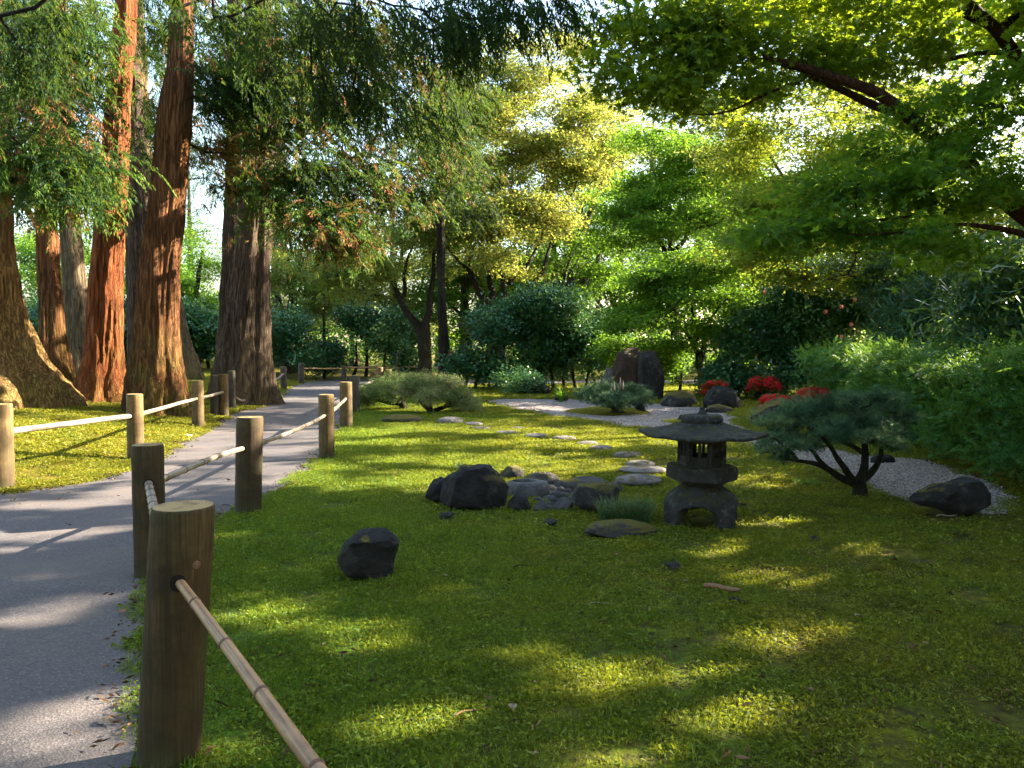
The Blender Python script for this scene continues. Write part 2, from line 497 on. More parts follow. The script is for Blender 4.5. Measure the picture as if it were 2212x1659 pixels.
M['bark_brown'] = bark_mat("bark_brown", (0.07, 0.033, 0.016), (0.27, 0.11, 0.042), (0.44, 0.2, 0.075), 0.7)
M['bark_gold'] = bark_mat("bark_gold", (0.14, 0.075, 0.03), (0.40, 0.23, 0.085), (0.5, 0.32, 0.13), 0.6, 1.0, (0.17, 0.15, 0.03))
M['bark_grey'] = bark_mat("bark_grey", (0.045, 0.03, 0.022), (0.16, 0.115, 0.08), (0.26, 0.18, 0.12), 0.3)
M['bark_pale'] = bark_mat("bark_pale", (0.10, 0.07, 0.045), (0.24, 0.18, 0.11), (0.32, 0.24, 0.13), 0.5)
M['limb'] = bark_mat("limb_bark", (0.022, 0.018, 0.013), (0.07, 0.058, 0.042), (0.11, 0.095, 0.07), 0.35, 2.0, (0.08, 0.09, 0.02))
M['limb_red'] = bark_mat("limb_bark_red", (0.04, 0.018, 0.012), (0.14, 0.055, 0.03), (0.2, 0.1, 0.05), 0.0, 2.0)
M['limb_grey'] = bark_mat("limb_bark_grey", (0.06, 0.05, 0.045), (0.16, 0.135, 0.12), (0.2, 0.18, 0.15), 0.2, 2.0)
M['rock_dark'] = rock_mat("rock_dark", (0.005, 0.005, 0.005), (0.028, 0.027, 0.028), 0.08, lichen=0.08)
M['rock_mossy'] = rock_mat("rock_mossy", (0.014, 0.013, 0.013), (0.06, 0.056, 0.054), 0.95, lichen=0.15)
M['rock_brown'] = rock_mat("rock_brown", (0.018, 0.013, 0.010), (0.075, 0.042, 0.026), 0.15)
M['rock_grey'] = rock_mat("rock_grey", (0.035, 0.033, 0.033), (0.11, 0.1, 0.097), 0.3, lichen=0.2)
M['stone_step'] = rock_mat("stepping_stone", (0.13, 0.113, 0.108), (0.28, 0.24, 0.225), 0.12, lichen=0.2, scale=1.6)
M['pebble'] = rock_mat("pebble_stone", (0.04, 0.037, 0.04), (0.13, 0.118, 0.12), 0.0, scale=2)
M['lantern'] = rock_mat("lantern_stone", (0.015, 0.015, 0.014), (0.06, 0.057, 0.052), 0.2, (0.06, 0.06, 0.015), lichen=0.2, scale=2.2)
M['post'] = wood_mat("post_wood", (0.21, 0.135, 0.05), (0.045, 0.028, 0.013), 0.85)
M['post_shaded'] = wood_mat("post_wood_shaded", (0.085, 0.054, 0.022), (0.014, 0.010, 0.006), 0.95)  # copy of the post wood with standing shade put into its colour
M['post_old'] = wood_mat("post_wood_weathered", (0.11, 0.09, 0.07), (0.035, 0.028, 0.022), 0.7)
M['post_end'] = endgrain_mat("post_end_grain", (0.42, 0.29, 0.13), (0.12, 0.075, 0.035))
def bamboo_mat(name, light, dark, rough):
    m, nt, out = mat_new(name)
    a = nd(nt, "ShaderNodeAttribute", attribute_name="tint").outputs["Fac"]
    n = noise_n(nt, geo(nt), 14, 5, 0.6)
    c = ramp(nt, mathn(nt, 'ADD', a, mathn(nt, 'MULTIPLY', mathn(nt, 'SUBTRACT', n, 0.5), 0.5), True), [(0.25, dark), (0.5, light), (0.8, tuple(min(1, x * 1.35) for x in light))])
    sp = noise_n(nt, geo(nt), 120, 3)
    c = mixc(nt, maprange(nt, sp, 0.62, 0.7, 0, 0.6), c, tuple(x * 0.5 for x in dark))
    nt.links.new(principled(nt, c, rough, bump(nt, n, 0.1, 0.004), 0.4), out.inputs[0])
    return m
M['bamboo'] = bamboo_mat("bamboo_pole", (0.32, 0.195, 0.10), (0.15, 0.075, 0.04), 0.4)
M['bamboo_old'] = bamboo_mat("bamboo_pole_weathered", (0.25, 0.2, 0.145), (0.11, 0.08, 0.055), 0.55)
M['basin'] = rock_mat("basin_stone", (0.07, 0.066, 0.064), (0.2, 0.185, 0.175), 0.0, lichen=0.2)
M['bamboo_node'] = simple("bamboo_node", (0.14, 0.075, 0.05), 0.6, 0.3, 60)
M['hole'] = simple("post_hole", (0.012, 0.009, 0.007), 0.95, 0.2)
M['moss_mound'] = None
def grounds():
    m, nt, out = mat_new("lawn_moss")
    c, fine = ground_colour(nt, geo(nt))
    c = mixc(nt, maprange(nt, noise_n(nt, geo(nt), 14, 5, 0.7), 0.4, 0.6, 0.35, 0.8), c, (0.045, 0.032, 0.012))
    nt.links.new(principled(nt, c, 0.95, bump(nt, fine, 1.0, 0.02), 0.1), out.inputs[0])
    M['ground'] = m
    m, nt, out = mat_new("lawn_blades")
    c, fine = ground_colour(nt, geo(nt))
    r = nd(nt, "ShaderNodeObjectInfo").outputs["Random"]
    a = nd(nt, "ShaderNodeAttribute", attribute_name="tint").outputs["Fac"]
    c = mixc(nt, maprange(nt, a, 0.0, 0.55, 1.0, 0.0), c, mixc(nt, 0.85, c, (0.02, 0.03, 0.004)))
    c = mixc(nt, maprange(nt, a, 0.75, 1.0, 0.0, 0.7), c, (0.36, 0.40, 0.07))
    c = mixc(nt, mathn(nt, 'MULTIPLY', r, 0.3), c, (0.06, 0.13, 0.008))
    pr = principled(nt, c, 0.6, None, 0.2)
    tr = nd(nt, "ShaderNodeBsdfTranslucent")
    nt.links.new(mixc(nt, 0.4, c, (0.6, 0.62, 0.03)), tr.inputs[0])
    mx = nd(nt, "ShaderNodeMixShader"); mx.inputs[0].default_value = 0.35
    nt.links.new(pr, mx.inputs[1]); nt.links.new(tr.outputs[0], mx.inputs[2]); nt.links.new(mx.outputs[0], out.inputs[0])
    M['blades'] = m
    m, nt, out = mat_new("path_asphalt")
    co = geo(nt)
    v = nd(nt, "ShaderNodeTexVoronoi"); v.inputs["Scale"].default_value = 105; nt.links.new(co, v.inputs["Vector"])
    g = noise_n(nt, co, 130, 4, 0.7); b = noise_n(nt, co, 1.3, 4)
    sepc = nd(nt, "ShaderNodeSeparateColor"); nt.links.new(v.outputs["Color"], sepc.inputs[0])
    c = ramp(nt, sepc.outputs[0], [(0.0, (0.07, 0.062, 0.064)), (0.55, (0.108, 0.095, 0.096)), (0.9, (0.135, 0.118, 0.114)), (1.0, (0.2, 0.175, 0.165))])
    c = mixc(nt, maprange(nt, g, 0.35, 0.65, 0.0, 0.55), c, (0.065, 0.06, 0.062))
    c = mixc(nt, maprange(nt, b, 0.42, 0.7, 0, 0.6), c, (0.15, 0.12, 0.1))
    crack = nd(nt, "ShaderNodeTexVoronoi", feature='DISTANCE_TO_EDGE'); crack.inputs["Scale"].default_value = 0.35
    wob = nd(nt, "ShaderNodeTexNoise"); wob.inputs["Scale"].default_value = 2.5; nt.links.new(co, wob.inputs["Vector"])
    vm = nd(nt, "ShaderNodeVectorMath", operation='ADD'); nt.links.new(co, vm.inputs[0]); nt.links.new(wob.outputs[1], vm.inputs[1]); nt.links.new(vm.outputs[0], crack.inputs["Vector"])
    cr = maprange(nt, crack.outputs[0], 0.0, 0.0025, 1.0, 0.0)
    c = mixc(nt, mathn(nt, 'MULTIPLY', cr, 0.35), c, (0.03, 0.027, 0.02))
    h = mathn(nt, 'ADD', v.outputs["Distance"], mathn(nt, 'MULTIPLY', g, 0.5))
    nt.links.new(principled(nt, c, 0.85, bump(nt, h, 0.4, 0.006), 0.3), out.inputs[0])
    M['path'] = m
    m, nt, out = mat_new("gravel_pale")
    v = nd(nt, "ShaderNodeTexVoronoi"); v.inputs["Scale"].default_value = 55; nt.links.new(geo(nt), v.inputs["Vector"])
    sepc = nd(nt, "ShaderNodeSeparateColor"); nt.links.new(v.outputs["Color"], sepc.inputs[0])
    c = ramp(nt, sepc.outputs[0], [(0.0, (0.17, 0.135, 0.125)), (0.5, (0.36, 0.295, 0.27)), (1.0, (0.55, 0.46, 0.42))])
    nt.links.new(principled(nt, c, 0.85, bump(nt, v.outputs["Distance"], 1.0, 0.02), 0.2), out.inputs[0])
    M['gravel'] = m
    m, nt, out = mat_new("moss_cushion")
    co = geo(nt)
    n = noise_n(nt, co, 9, 5); f = noise_n(nt, co, 70, 3)
    c = ramp(nt, n, [(0.3, (0.09, 0.10, 0.008)), (0.6, (0.22, 0.18, 0.01)), (0.8, (0.3, 0.22, 0.015))])
    c = mixc(nt, maprange(nt, f, 0.35, 0.65, 0, 0.55), c, (0.04, 0.045, 0.006))
    nt.links.new(principled(nt, c, 0.95, bump(nt, f, 1.0, 0.02), 0.1), out.inputs[0])
    M['moss'] = m
grounds()

# ------------------------------------------------------------------ gaps through which the sun reaches the ground and the trunks
# ground ellipses: (centre x, y, half width, half depth); discs: (centre, radius)
GLADES = []
SHADED = [(0.05, 5.6, 0.75, 0.6), (-0.2, 5.9, 0.6, 0.5), (0.9, 5.9, 0.7, 0.4)]      # where the lantern's own shadow line runs
DISCS = []
def glade(px, py, hw, hh, broken=False):
    c = flat(px, py); a = flat(px + hw, py); b = flat(px, py - hh); d = flat(px, py + hh)
    x, y, rx, ry = c[0], 0.5 * (b[1] + d[1]), abs(a[0] - c[0]), 0.5 * abs(b[1] - d[1])
    if broken:
        GLADES.append((x, y, rx, ry, int(broken))); return
    GLADES.append((x, y, rx * 0.62, ry * 0.6, 0))
    for _ in range(4):                                   # a ragged patch, not one oval
        u, v = rng.normal() * 0.62, rng.normal() * 0.5
        GLADES.append((x + u * rx, y + (v + 0.25 * u) * ry, rx * (0.2 + 0.3 * rng.random()), ry * (0.22 + 0.3 * rng.random()), 0))
def sunlit(p, margin=0.04):
    """True where a leaf at p would throw its shadow into a gap"""
    p = np.asarray(p, float)
    t = p[:, 2] / S[2]
    gx, gy = p[:, 0] - S[0] * t, p[:, 1] - S[1] * t
    w = 1 + 0.55 * vnoise(np.stack([gx * 1.1, gy * 2.2, gx * 0], -1), 91) + 0.65 * vnoise(np.stack([gx * 3.1, gy * 5.5, gx * 0], -1), 92)
    m = np.zeros(len(p), bool)
    streak = vnoise(np.stack([gx * 0.7 + gy * 0.2, gy * 1.5, gx * 0], -1), 93) + 0.6 * vnoise(np.stack([gx * 2.0, gy * 4.5, gx * 0], -1), 94)
    for x, y, a, b, br in GLADES:
        inside = (((gx - x) / (a + margin)) ** 2 + ((gy - y) / (b + margin * 1.6)) ** 2 < w) & (t > 3.0)
        m |= (inside & (streak < (0.22 if br == 1 else -0.62))) if br else inside
    for x, y, a, b in SHADED:
        m &= ~((((gx - x) / a) ** 2 + ((gy - y) / b) ** 2) < 1)
    for c, r in DISCS:
        d = p - np.asarray(c)
        along = d @ S
        per = d - along[:, None] * S
        m |= ((per ** 2).sum(1) < ((r + margin) * np.sqrt(w)) ** 2) & (along > max(1.6, 2.2 * r))
    return m
# ================================================================== GROUND
def XY(pts): return [tuple(flat(a, b)[:2]) for a, b in pts]
PATH = [(-1.15, -1.0), (-1.2, 1.0)] + XY([(300, 1659), (305, 1300), (345, 1230), (490, 1105), (600, 1065), (700, 985), (742, 922), (775, 880), (772, 858), (800, 845), (900, 838), (1010, 833), (1120, 831)]) \
    + [(14, 31.5), (14, 36.0)] + XY([(1100, 822), (900, 818), (760, 818), (650, 826), (612, 842), (585, 868), (560, 880), (500, 893), (455, 925), (400, 948), (330, 1000), (200, 1042), (100, 1056), (0, 1066)]) \
    + [(-8.5, 7.4), (-14, 7.2), (-14, -1.0)]
BED = XY([(1054, 866), (1060, 860), (1110, 859), (1213, 863), (1300, 868), (1420, 874), (1481, 877), (1560, 886), (1588, 895), (1602, 922), (1652, 934), (1705, 950), (1805, 972), (1885, 995), (1930, 998), (2017, 1009),
          (2079, 1029), (2138, 1052), (2180, 1080), (2196, 1106), (2172, 1113), (2130, 1112), (1965, 1086), (1874, 1064), (1810, 1040), (1742, 1012), (1687, 990), (1650, 974), (1600, 955), (1500, 940), (1387, 925), (1303, 917), (1216, 903), (1130, 890), (1075, 878)])

def resample(poly, step, wob, seed):
    p = np.array(poly, float); out = []
    for i in range(len(p)):
        a, b = p[i], p[(i + 1) % len(p)]
        n = max(1, int(np.linalg.norm(b - a) / step))
        for k in range(n): out.append(a + (b - a) * k / n)
    out = np.array(out)
    for _ in range(2):
        out = 0.5 * out + 0.25 * (np.roll(out, 1, 0) + np.roll(out, -1, 0))
    q = np.stack([out[:, 0] * 2.2, out[:, 1] * 2.2, out[:, 0] * 0], -1)
    out[:, 0] += wob * vnoise(q, seed) + wob * 0.5 * vnoise(q * 4, seed + 3)
    out[:, 1] += wob * vnoise(q, seed + 1) + wob * 0.5 * vnoise(q * 4, seed + 2)
    return out
PATH_P = resample(PATH, 0.12, 0.035, 1)
BED_P = resample(BED, 0.12, 0.05, 2)

def sheet(name, poly, step, zfun, mat):
    lo, hi = poly.min(0), poly.max(0)
    pts = []
    y = lo[1]
    while y < hi[1]:
        st = step * max(1.0, (y + 2) / 6)
        xs = np.arange(lo[0], hi[0], st)
        pts.append(np.stack([xs + 0.3 * st * rng.random(len(xs)), np.full(len(xs), y) + 0.3 * st * rng.random(len(xs))], -1))
        y += st
    pts = np.concatenate(pts)
    pts = pts[in_poly(pts[:, 0], pts[:, 1], poly)]
    allp = np.vstack([poly, pts])
    n = len(poly)
    r = geometry.delaunay_2d_cdt([Vector(p) for p in allp], [], [list(range(n))], 1, 1e-5)
    v = np.array([tuple(p) for p in r[0]]); f = np.array([t for t in r[2] if len(t) == 3])
    c = v[f].mean(1)
    f = f[in_poly(c[:, 0], c[:, 1], poly)]
    a, b, cc = v[f[:, 0]], v[f[:, 1]], v[f[:, 2]]
    flip = ((b[:, 0] - a[:, 0]) * (cc[:, 1] - a[:, 1]) - (b[:, 1] - a[:, 1]) * (cc[:, 0] - a[:, 0])) < 0
    f[flip] = f[flip][:, ::-1]
    z = zfun(v[:, 0], v[:, 1])
    acc = Acc(); acc.add(np.column_stack([v, z]), f)
    o = acc.build(name, mat, smooth=True)
    o["kind"] = "structure"
    return o

# ground grid, fine near the camera, reaching far out
def axis(lo, hi, fine_lo, fine_hi, st, grow=1.25):
    a = list(np.arange(fine_lo, fine_hi, st))
    s_ = st; x = a[-1]
    while x < hi: s_ *= grow; x += s_; a.append(x)
    s_ = st; x = a[0]
    while x > lo: s_ *= grow; x -= s_; a.insert(0, x)
    return np.array(a)
gx = axis(-500, 500, -9, 10, 0.12); gy = axis(-60, 900, 0.5, 20, 0.12, 1.07)
X, Y = np.meshgrid(gx, gy)
Z = H(X, Y)
inp = in_poly(X, Y, PATH_P)
inb = in_poly(X, Y, BED_P)
def erode(m):
    e = m.copy()
    e[1:] &= m[:-1]; e[:-1] &= m[1:]; e[:, 1:] &= m[:, :-1]; e[:, :-1] &= m[:, 1:]
    return e
Z = Z - 0.03 * erode(inp) - 0.05 * erode(inb) - 0.02 * (erode(erode(inb)))
i = np.arange(len(gy) - 1)[:, None] * len(gx); j = np.arange(len(gx) - 1)[None]
q = np.stack([i + j, i + j + 1, i + j + 1 + len(gx), i + j + len(gx)], -1).reshape(-1, 4)
acc = Acc(); acc.add(np.stack([X, Y, Z], -1).reshape(-1, 3), q)
ground = acc.build("ground", M['ground'], smooth=True); ground["kind"] = "structure"
sheet("path", PATH_P, 0.16, lambda x, y: H(x, y) + 0.004, M['path'])
def bedz(x, y):
    p = np.stack([x * 3.2 + y * 0.4, y * 1.2, x * 0], -1)
    rip = np.sin((x * 0.8 + y * 0.55) * 9 + 1.2 * vnoise(p, 8)) * 0.014
    return H(x, y) + 0.006 + rip * np.clip((y - 9) / 4, 0.3, 1) * 0.6 - 0.008
sheet("gravel_bed", BED_P, 0.09, bedz, M['gravel'])

# ------------------------------------------------------------------ lawn blades (uncountable: geometry nodes)
def blade_patch(seed, n, R, hlo, hhi, w, lean):
    r = np.random.default_rng(seed)
    a = Acc()
    ang = r.random(n) * 6.283; rad = R * np.sqrt(r.random(n))
    bx, by = rad * np.cos(ang), rad * np.sin(ang)
    hgt = hlo + (hhi - hlo) * r.random(n) ** 1.5
    yaw = r.random(n) * 6.283; ln = lean * (0.3 + r.random(n))
    dx, dy = np.cos(yaw), np.sin(yaw)
    ww = w * (0.6 + 0.8 * r.random(n))
    p0 = np.stack([bx - dy * ww, by + dx * ww, -0.01 + 0 * bx], -1); p1 = np.stack([bx + dy * ww, by - dx * ww, -0.01 + 0 * bx], -1)
    p2 = np.stack([bx + dx * ln * hgt, by + dy * ln * hgt, hgt], -1)
    V = np.stack([p0, p1, p2], 1).reshape(-1, 3)
    F = np.arange(n * 3).reshape(-1, 3)
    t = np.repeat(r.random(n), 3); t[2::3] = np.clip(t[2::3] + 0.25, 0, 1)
    a.add(V, F, t)
    o = bpy.data.objects.new("grass_tuft", a.mesh("grass_tuft"))
    o.data.materials.append(M['blades'])
    return o
def moss_patch(seed, n, R, w):
    r = np.random.default_rng(seed)
    a = Acc()
    ang = r.random(n) * 6.283; rad = R * np.sqrt(r.random(n))
    c = np.stack([rad * np.cos(ang), rad * np.sin(ang), 0.002 + 0.02 * r.random(n)], -1)
    d1 = r.normal(size=(n, 3)) * w; d2 = r.normal(size=(n, 3)) * w; d1[:, 2] *= 0.6; d2[:, 2] = np.abs(d2[:, 2])
    V = np.stack([c - d1, c + d1, c + d2], 1).reshape(-1, 3)
    a.add(V, np.arange(n * 3).reshape(-1, 3), np.repeat(r.random(n), 3))
    o = bpy.data.objects.new("moss_tuft", a.mesh("moss_tuft"))
    o.data.materials.append(M['blades'])
    return o

def gn_scatter(name, protos, pos, yaw, scale, mat=None, label=None, cat=None):
    me = bpy.data.meshes.new(name)
    me.vertices.add(len(pos)); me.vertices.foreach_set("co", np.asarray(pos, np.float32).ravel())
    idx = rng.integers(0, len(protos), len(pos))
    for nm, typ, val in (("spin", 'FLOAT', yaw), ("size", 'FLOAT', scale), ("pick", 'INT', idx)):
        a = me.attributes.new(nm, typ, 'POINT'); a.data.foreach_set("value", np.asarray(val, np.int32 if typ == 'INT' else np.float32))
    o = link(bpy.data.objects.new(name, me))
    ng = bpy.data.node_groups.new(name, 'GeometryNodeTree')
    ng.interface.new_socket("Geometry", in_out='INPUT', socket_type='NodeSocketGeometry')
    ng.interface.new_socket("Geometry", in_out='OUTPUT', socket_type='NodeSocketGeometry')
    N, L = ng.nodes, ng.links
    gi, go = N.new('NodeGroupInput'), N.new('NodeGroupOutput')
    iop = N.new('GeometryNodeInstanceOnPoints')
    g2i = N.new('GeometryNodeGeometryToInstance')
    for p in reversed(protos):
        oi = N.new('GeometryNodeObjectInfo'); oi.inputs['Object'].default_value = p
        oi.inputs['As Instance'].default_value = False
        L.new(oi.outputs['Geometry'], g2i.inputs[0])
    def attr(nm, dt):
        n_ = N.new('GeometryNodeInputNamedAttribute'); n_.data_type = dt; n_.inputs['Name'].default_value = nm
        return n_.outputs[0]
    L.new(gi.outputs[0], iop.inputs['Points']); L.new(g2i.outputs[0], iop.inputs['Instance'])
    iop.inputs['Pick Instance'].default_value = True
    L.new(attr("pick", 'INT'), iop.inputs['Instance Index'])
    cx_ = N.new('ShaderNodeCombineXYZ'); L.new(attr("spin", 'FLOAT'), cx_.inputs[2])
    L.new(cx_.outputs[0], iop.inputs['Rotation']); L.new(attr("size", 'FLOAT'), iop.inputs['Scale'])
    L.new(iop.outputs[0], go.inputs[0])
    md = o.modifiers.new("scatter", 'NODES'); md.node_group = ng
    o["kind"] = "stuff"
    if label: o["label"] = label
    if cat: o["category"] = cat
    return o

# flat footprints kept clear of blades: (x, y, rx, ry)
CLEAR = []
def lawn():
    def ring(d0, d1, dens, spread=0.80):
        n = int((d1 * d1 - d0 * d0) * spread * 1.0 * dens)
        d = np.sqrt(d0 * d0 + (d1 * d1 - d0 * d0) * rng.random(n))
        x = (rng.random(n) * 2 - 1) * (spread * d + 1.0)
        return x, d
    gpos, gsc, mpos, msc = [], [], [], []
    for d0, d1, dens, sc in ((1.2, 5.5, 95, 1.0), (5.5, 10, 58, 1.25), (10, 18, 30, 1.7), (18, 34, 9, 2.6)):
        x, y = ring(d0, d1, dens)
        ok = ~in_poly(x, y, PATH_P) & ~in_poly(x, y, BED_P)
        for cx_, cy_, rx, ry in CLEAR:
            ok &= ((x - cx_) / rx) ** 2 + ((y - cy_) / ry) ** 2 > 1
        x, y = x[ok], y[ok]
        z = H(x, y)
        big = vnoise(np.stack([x * 0.55, y * 0.55, x * 0], -1), 44) + 0.7 * vnoise(np.stack([x * 2.1, y * 2.1, x * 0], -1), 45)
        g_ = (x + 0.13 * y + big * 1.6 < 0.9) & (x > -4.4 - (y > 12) * 1.5)
        g_ |= big > 1.05
        bare = vnoise(np.stack([x * 1.4, y * 1.4, x * 0], -1), 46) + 0.5 * vnoise(np.stack([x * 5, y * 5, x * 0], -1), 47)
        keep = (bare < 0.75) | g_
        P_ = np.stack([x, y, z], -1)
        s_ = sc * (0.75 + 0.5 * rng.random(len(x)))
        gpos.append(P_[g_ & keep]); gsc.append(s_[g_ & keep] * 0.95)
        m_ = keep
        mpos.append(P_[m_]); msc.append(s_[m_])
    gp = np.concatenate(gpos); gs = np.concatenate(gsc); mp = np.concatenate(mpos); ms = np.concatenate(msc)
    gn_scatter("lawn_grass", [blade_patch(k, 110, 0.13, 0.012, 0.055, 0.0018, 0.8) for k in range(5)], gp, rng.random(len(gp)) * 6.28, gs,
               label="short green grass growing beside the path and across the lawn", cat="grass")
    gn_scatter("lawn_moss", [moss_patch(20 + k, 260, 0.13, 0.006) for k in range(5)], mp, rng.random(len(mp)) * 6.28, ms,
               label="olive and yellow moss covering the lawn", cat="moss")
    print("lawn", len(gp), len(mp))

# ================================================================== ROCKS
def ico(sub):
    bm = bmesh.new(); bmesh.ops.create_icosphere(bm, subdivisions=sub, radius=1.0)
    v = np.array([tuple(x.co) for x in bm.verts]); f = np.array([[y.index for y in x.verts] for x in bm.faces])
    bm.free(); return v, f
ICO = {k: ico(k) for k in (2, 3, 4, 5)}

def rock_mesh(size, seed, sub=4, facets=9, rough=0.09, sil=None, smooth_round=False):
    """a boulder resting on z=0; sil is its outline seen from the front, in metres (x, z)"""
    v, f = ICO[sub]; v = v.copy()
    r = np.random.default_rng(seed)
    if not smooth_round:
        for _ in range(facets):
            n_ = r.normal(size=3); n_ /= np.linalg.norm(n_)
            d = 0.62 + 0.3 * r.random()
            k = v @ n_ - d
            v -= np.clip(k, 0, None)[:, None] * n_ * 0.92
    nn = fbm(v * 1.6 + seed * 3.1, seed, 4)
    v *= (1 + rough * nn)[:, None]
    rid = 1 - np.abs(vnoise(v * 3.1 + seed, seed + 5))
    v *= (1 + rough * 0.45 * (rid - 0.6))[:, None]
    if sub > 3 and not smooth_round: v *= (1 + rough * 0.5 * (1 - np.abs(vnoise(v * 7 + seed, seed + 6))) + rough * 0.22 * fbm(v * 13, seed + 8, 3))[:, None]
    if sil is None:
        v /= np.abs(v).max(0)
        v[:, 2] = np.where(v[:, 2] < -0.55, -0.55 + (v[:, 2] + 0.55) * 0.2, v[:, 2])
        v[:, 2] -= v[:, 2].min(); v[:, 2] /= v[:, 2].max()
        v = v * np.array([size[0] / 2, size[1] / 2, size[2]])
    else:
        s_ = np.array(sil, float); c = s_.mean(0)
        u0 = v / np.linalg.norm(v, axis=1, keepdims=True)
        mag = np.linalg.norm(v, axis=1)
        th = np.arctan2(v[:, 2], v[:, 0])
        # distance to the outline along each angle
        rad = np.full(len(v), 1e9)
        D = np.stack([np.cos(th), np.sin(th)], -1)
        for k in range(len(s_)):
            a, b = s_[k] - c, s_[(k + 1) % len(s_)] - c
            e = b - a
            den = D[:, 0] * e[1] - D[:, 1] * e[0]
            den = np.where(np.abs(den) < 1e-9, 1e-9, den)
            t = (a[0] * e[1] - a[1] * e[0]) / den
            u = (a[0] * D[:, 1] - a[1] * D[:, 0]) / den
            ok = (t > 0) & (u >= -1e-6) & (u <= 1 + 1e-6)
            rad = np.where(ok, np.minimum(rad, t), rad)
        rad = np.where(rad > 1e8, 0.1, rad)
        rho = np.sqrt(np.clip(1 - u0[:, 1] ** 2, 0, 1)) ** 0.55
        w = 1 + (mag - mag.mean()) * 0.55
        v = np.stack([c[0] + D[:, 0] * rad * rho * w, u0[:, 1] * size[1] / 2 * mag / mag.max(), c[1] + D[:, 1] * rad * rho * w], -1)
        mid = (v.max(0) + v.min(0)) / 2; half = (v.max(0) - v.min(0)) / 2
        v = (v - mid) / half
        for _ in range(14):
            n_ = r.normal(size=3) * np.array([1, 1.3, 0.9]); n_ /= np.linalg.norm(n_)
            if n_[1] > 0.2: n_[1] *= -1
            d = (v @ n_).max() * (0.74 + 0.18 * r.random())
            v -= np.clip(v @ n_ - d, 0, None)[:, None] * n_ * 0.9
        v = v * half + mid
        v += 0.022 * size[0] * np.stack([fbm(v * 6 / size[0], seed + q, 5) for q in (1, 2, 3)], -1)
    return v, f

def rock(name, label, box, mat, seed, depth_ratio=0.8, sub=4, sink=0.05, rough=0.09, group=None, cat="rock", sil=None, rnd=False, dist=None, facets=9, clear=True, rotz=0.0):
    """box: left, right, top and foot of the stone in the photograph; it is set down on the ground there"""
    l, r_, t, b = box
    if dist is None:
        g = G((l + r_) / 2, b)
    else:
        g = at((l + r_) / 2, b, dist); g[2] = float(H(g[0], g[1]))
    w = (r_ - l) / FPX * g[1]
    dp = w * depth_ratio
    cyc = g[1] + dp * 0.42
    w = (r_ - l) / FPX * cyc
    top = at((l + r_) / 2, t, cyc)[2]
    zb = float(H(g[0], cyc))
    h = max(top - zb, 0.03)
    if sil is not None:
        cxp = (l + r_) / 2
        k = cyc / FPX
        sm = [((a - cxp) * k, max(-0.04, (b - y_) * k * (h / max((b - t) * k, 1e-3)))) for a, y_ in sil]
        v, f = rock_mesh((w, dp, h), seed, sub, facets, rough, sm, rnd)
    else:
        v, f = rock_mesh((w, dp, h + sink), seed, sub, facets, rough, None, rnd)
        v[:, 2] -= sink
    if rotz:
        c_, s_ = math.cos(rotz), math.sin(rotz)
        v = v @ np.array([[c_, s_, 0], [-s_, c_, 0], [0, 0, 1]])
    acc = Acc(); acc.add(v, f)
    o = bpy.data.objects.new(name, acc.mesh(name, True))
    o.location = (at((l + r_) / 2, b, cyc)[0], cyc, zb)
    o.data.materials.append(mat); link(o)
    tag(o, label, cat, group)
    if clear: CLEAR.append((o.location.x, cyc, w * 0.5, dp * 0.5))
    return o

# the group of stones round the water basin
rock("boulder", "dark craggy boulder beside the stone basin, tallest rock on the lawn", (948, 1104, 999, 1106), M['rock_dark'], 3, 0.62, 5, 0.05, 0.07,
     sil=[(950, 1090), (952, 1048), (968, 1030), (990, 1022), (1000, 1008), (1030, 1000), (1052, 1000), (1062, 1008), (1090, 1036), (1103, 1058), (1102, 1085), (1094, 1108), (1040, 1110), (985, 1104)])
rock("boulder", "low dark rock leaning on the left flank of the craggy boulder", (915, 968, 1030, 1088), M['rock_dark'], 14, 0.9, 4, 0.05, 0.09,
     sil=[(915, 1080), (926, 1056), (938, 1036), (955, 1030), (970, 1034), (975, 1088), (945, 1090)], clear=True)
rock("boulder", "pale stone with yellow moss on top behind the basin", (1076, 1134, 1005, 1034), M['rock_mossy'], 21, 0.8, 4)
rock("boulder", "long low brown stone behind the basin, right of the yellow mossed one", (1130, 1210, 1019, 1043), M['rock_grey'], 22, 0.5, 4)
rock("boulder", "wide flat topped stone behind the mossy boulder", (1216, 1312, 1028, 1058), M['rock_grey'], 24, 0.7, 4)
rock("boulder", "dark round topped stone between the craggy boulder and the pebbles", (1096, 1150, 1064, 1106), M['rock_dark'], 25, 0.8, 4)
rock("boulder", "block shaped boulder with yellow green moss on top beside the sedge clump", (1237, 1340, 1044, 1112), M['rock_mossy'], 27, 0.72, 5, sil=[(1238, 1100), (1237, 1066), (1246, 1048), (1290, 1044), (1325, 1046), (1338, 1056), (1339, 1095), (1330, 1110), (1260, 1113)])
rock("boulder", "small grey stone tucked behind the right end of the mossy boulder", (1305, 1345, 1038, 1066), M['rock_grey'], 28, 0.8, 3)
rock("rock", "flat grey stone in front of the pebbles, left of its twin", (1150, 1196, 1079, 1105), M['pebble'], 31, 0.8, 4, rough=0.1)
rock("rock", "flat grey stone in front of the pebbles, against the mossy boulder", (1192, 1242, 1079, 1105), M['pebble'], 32, 0.8, 4, rough=0.1)
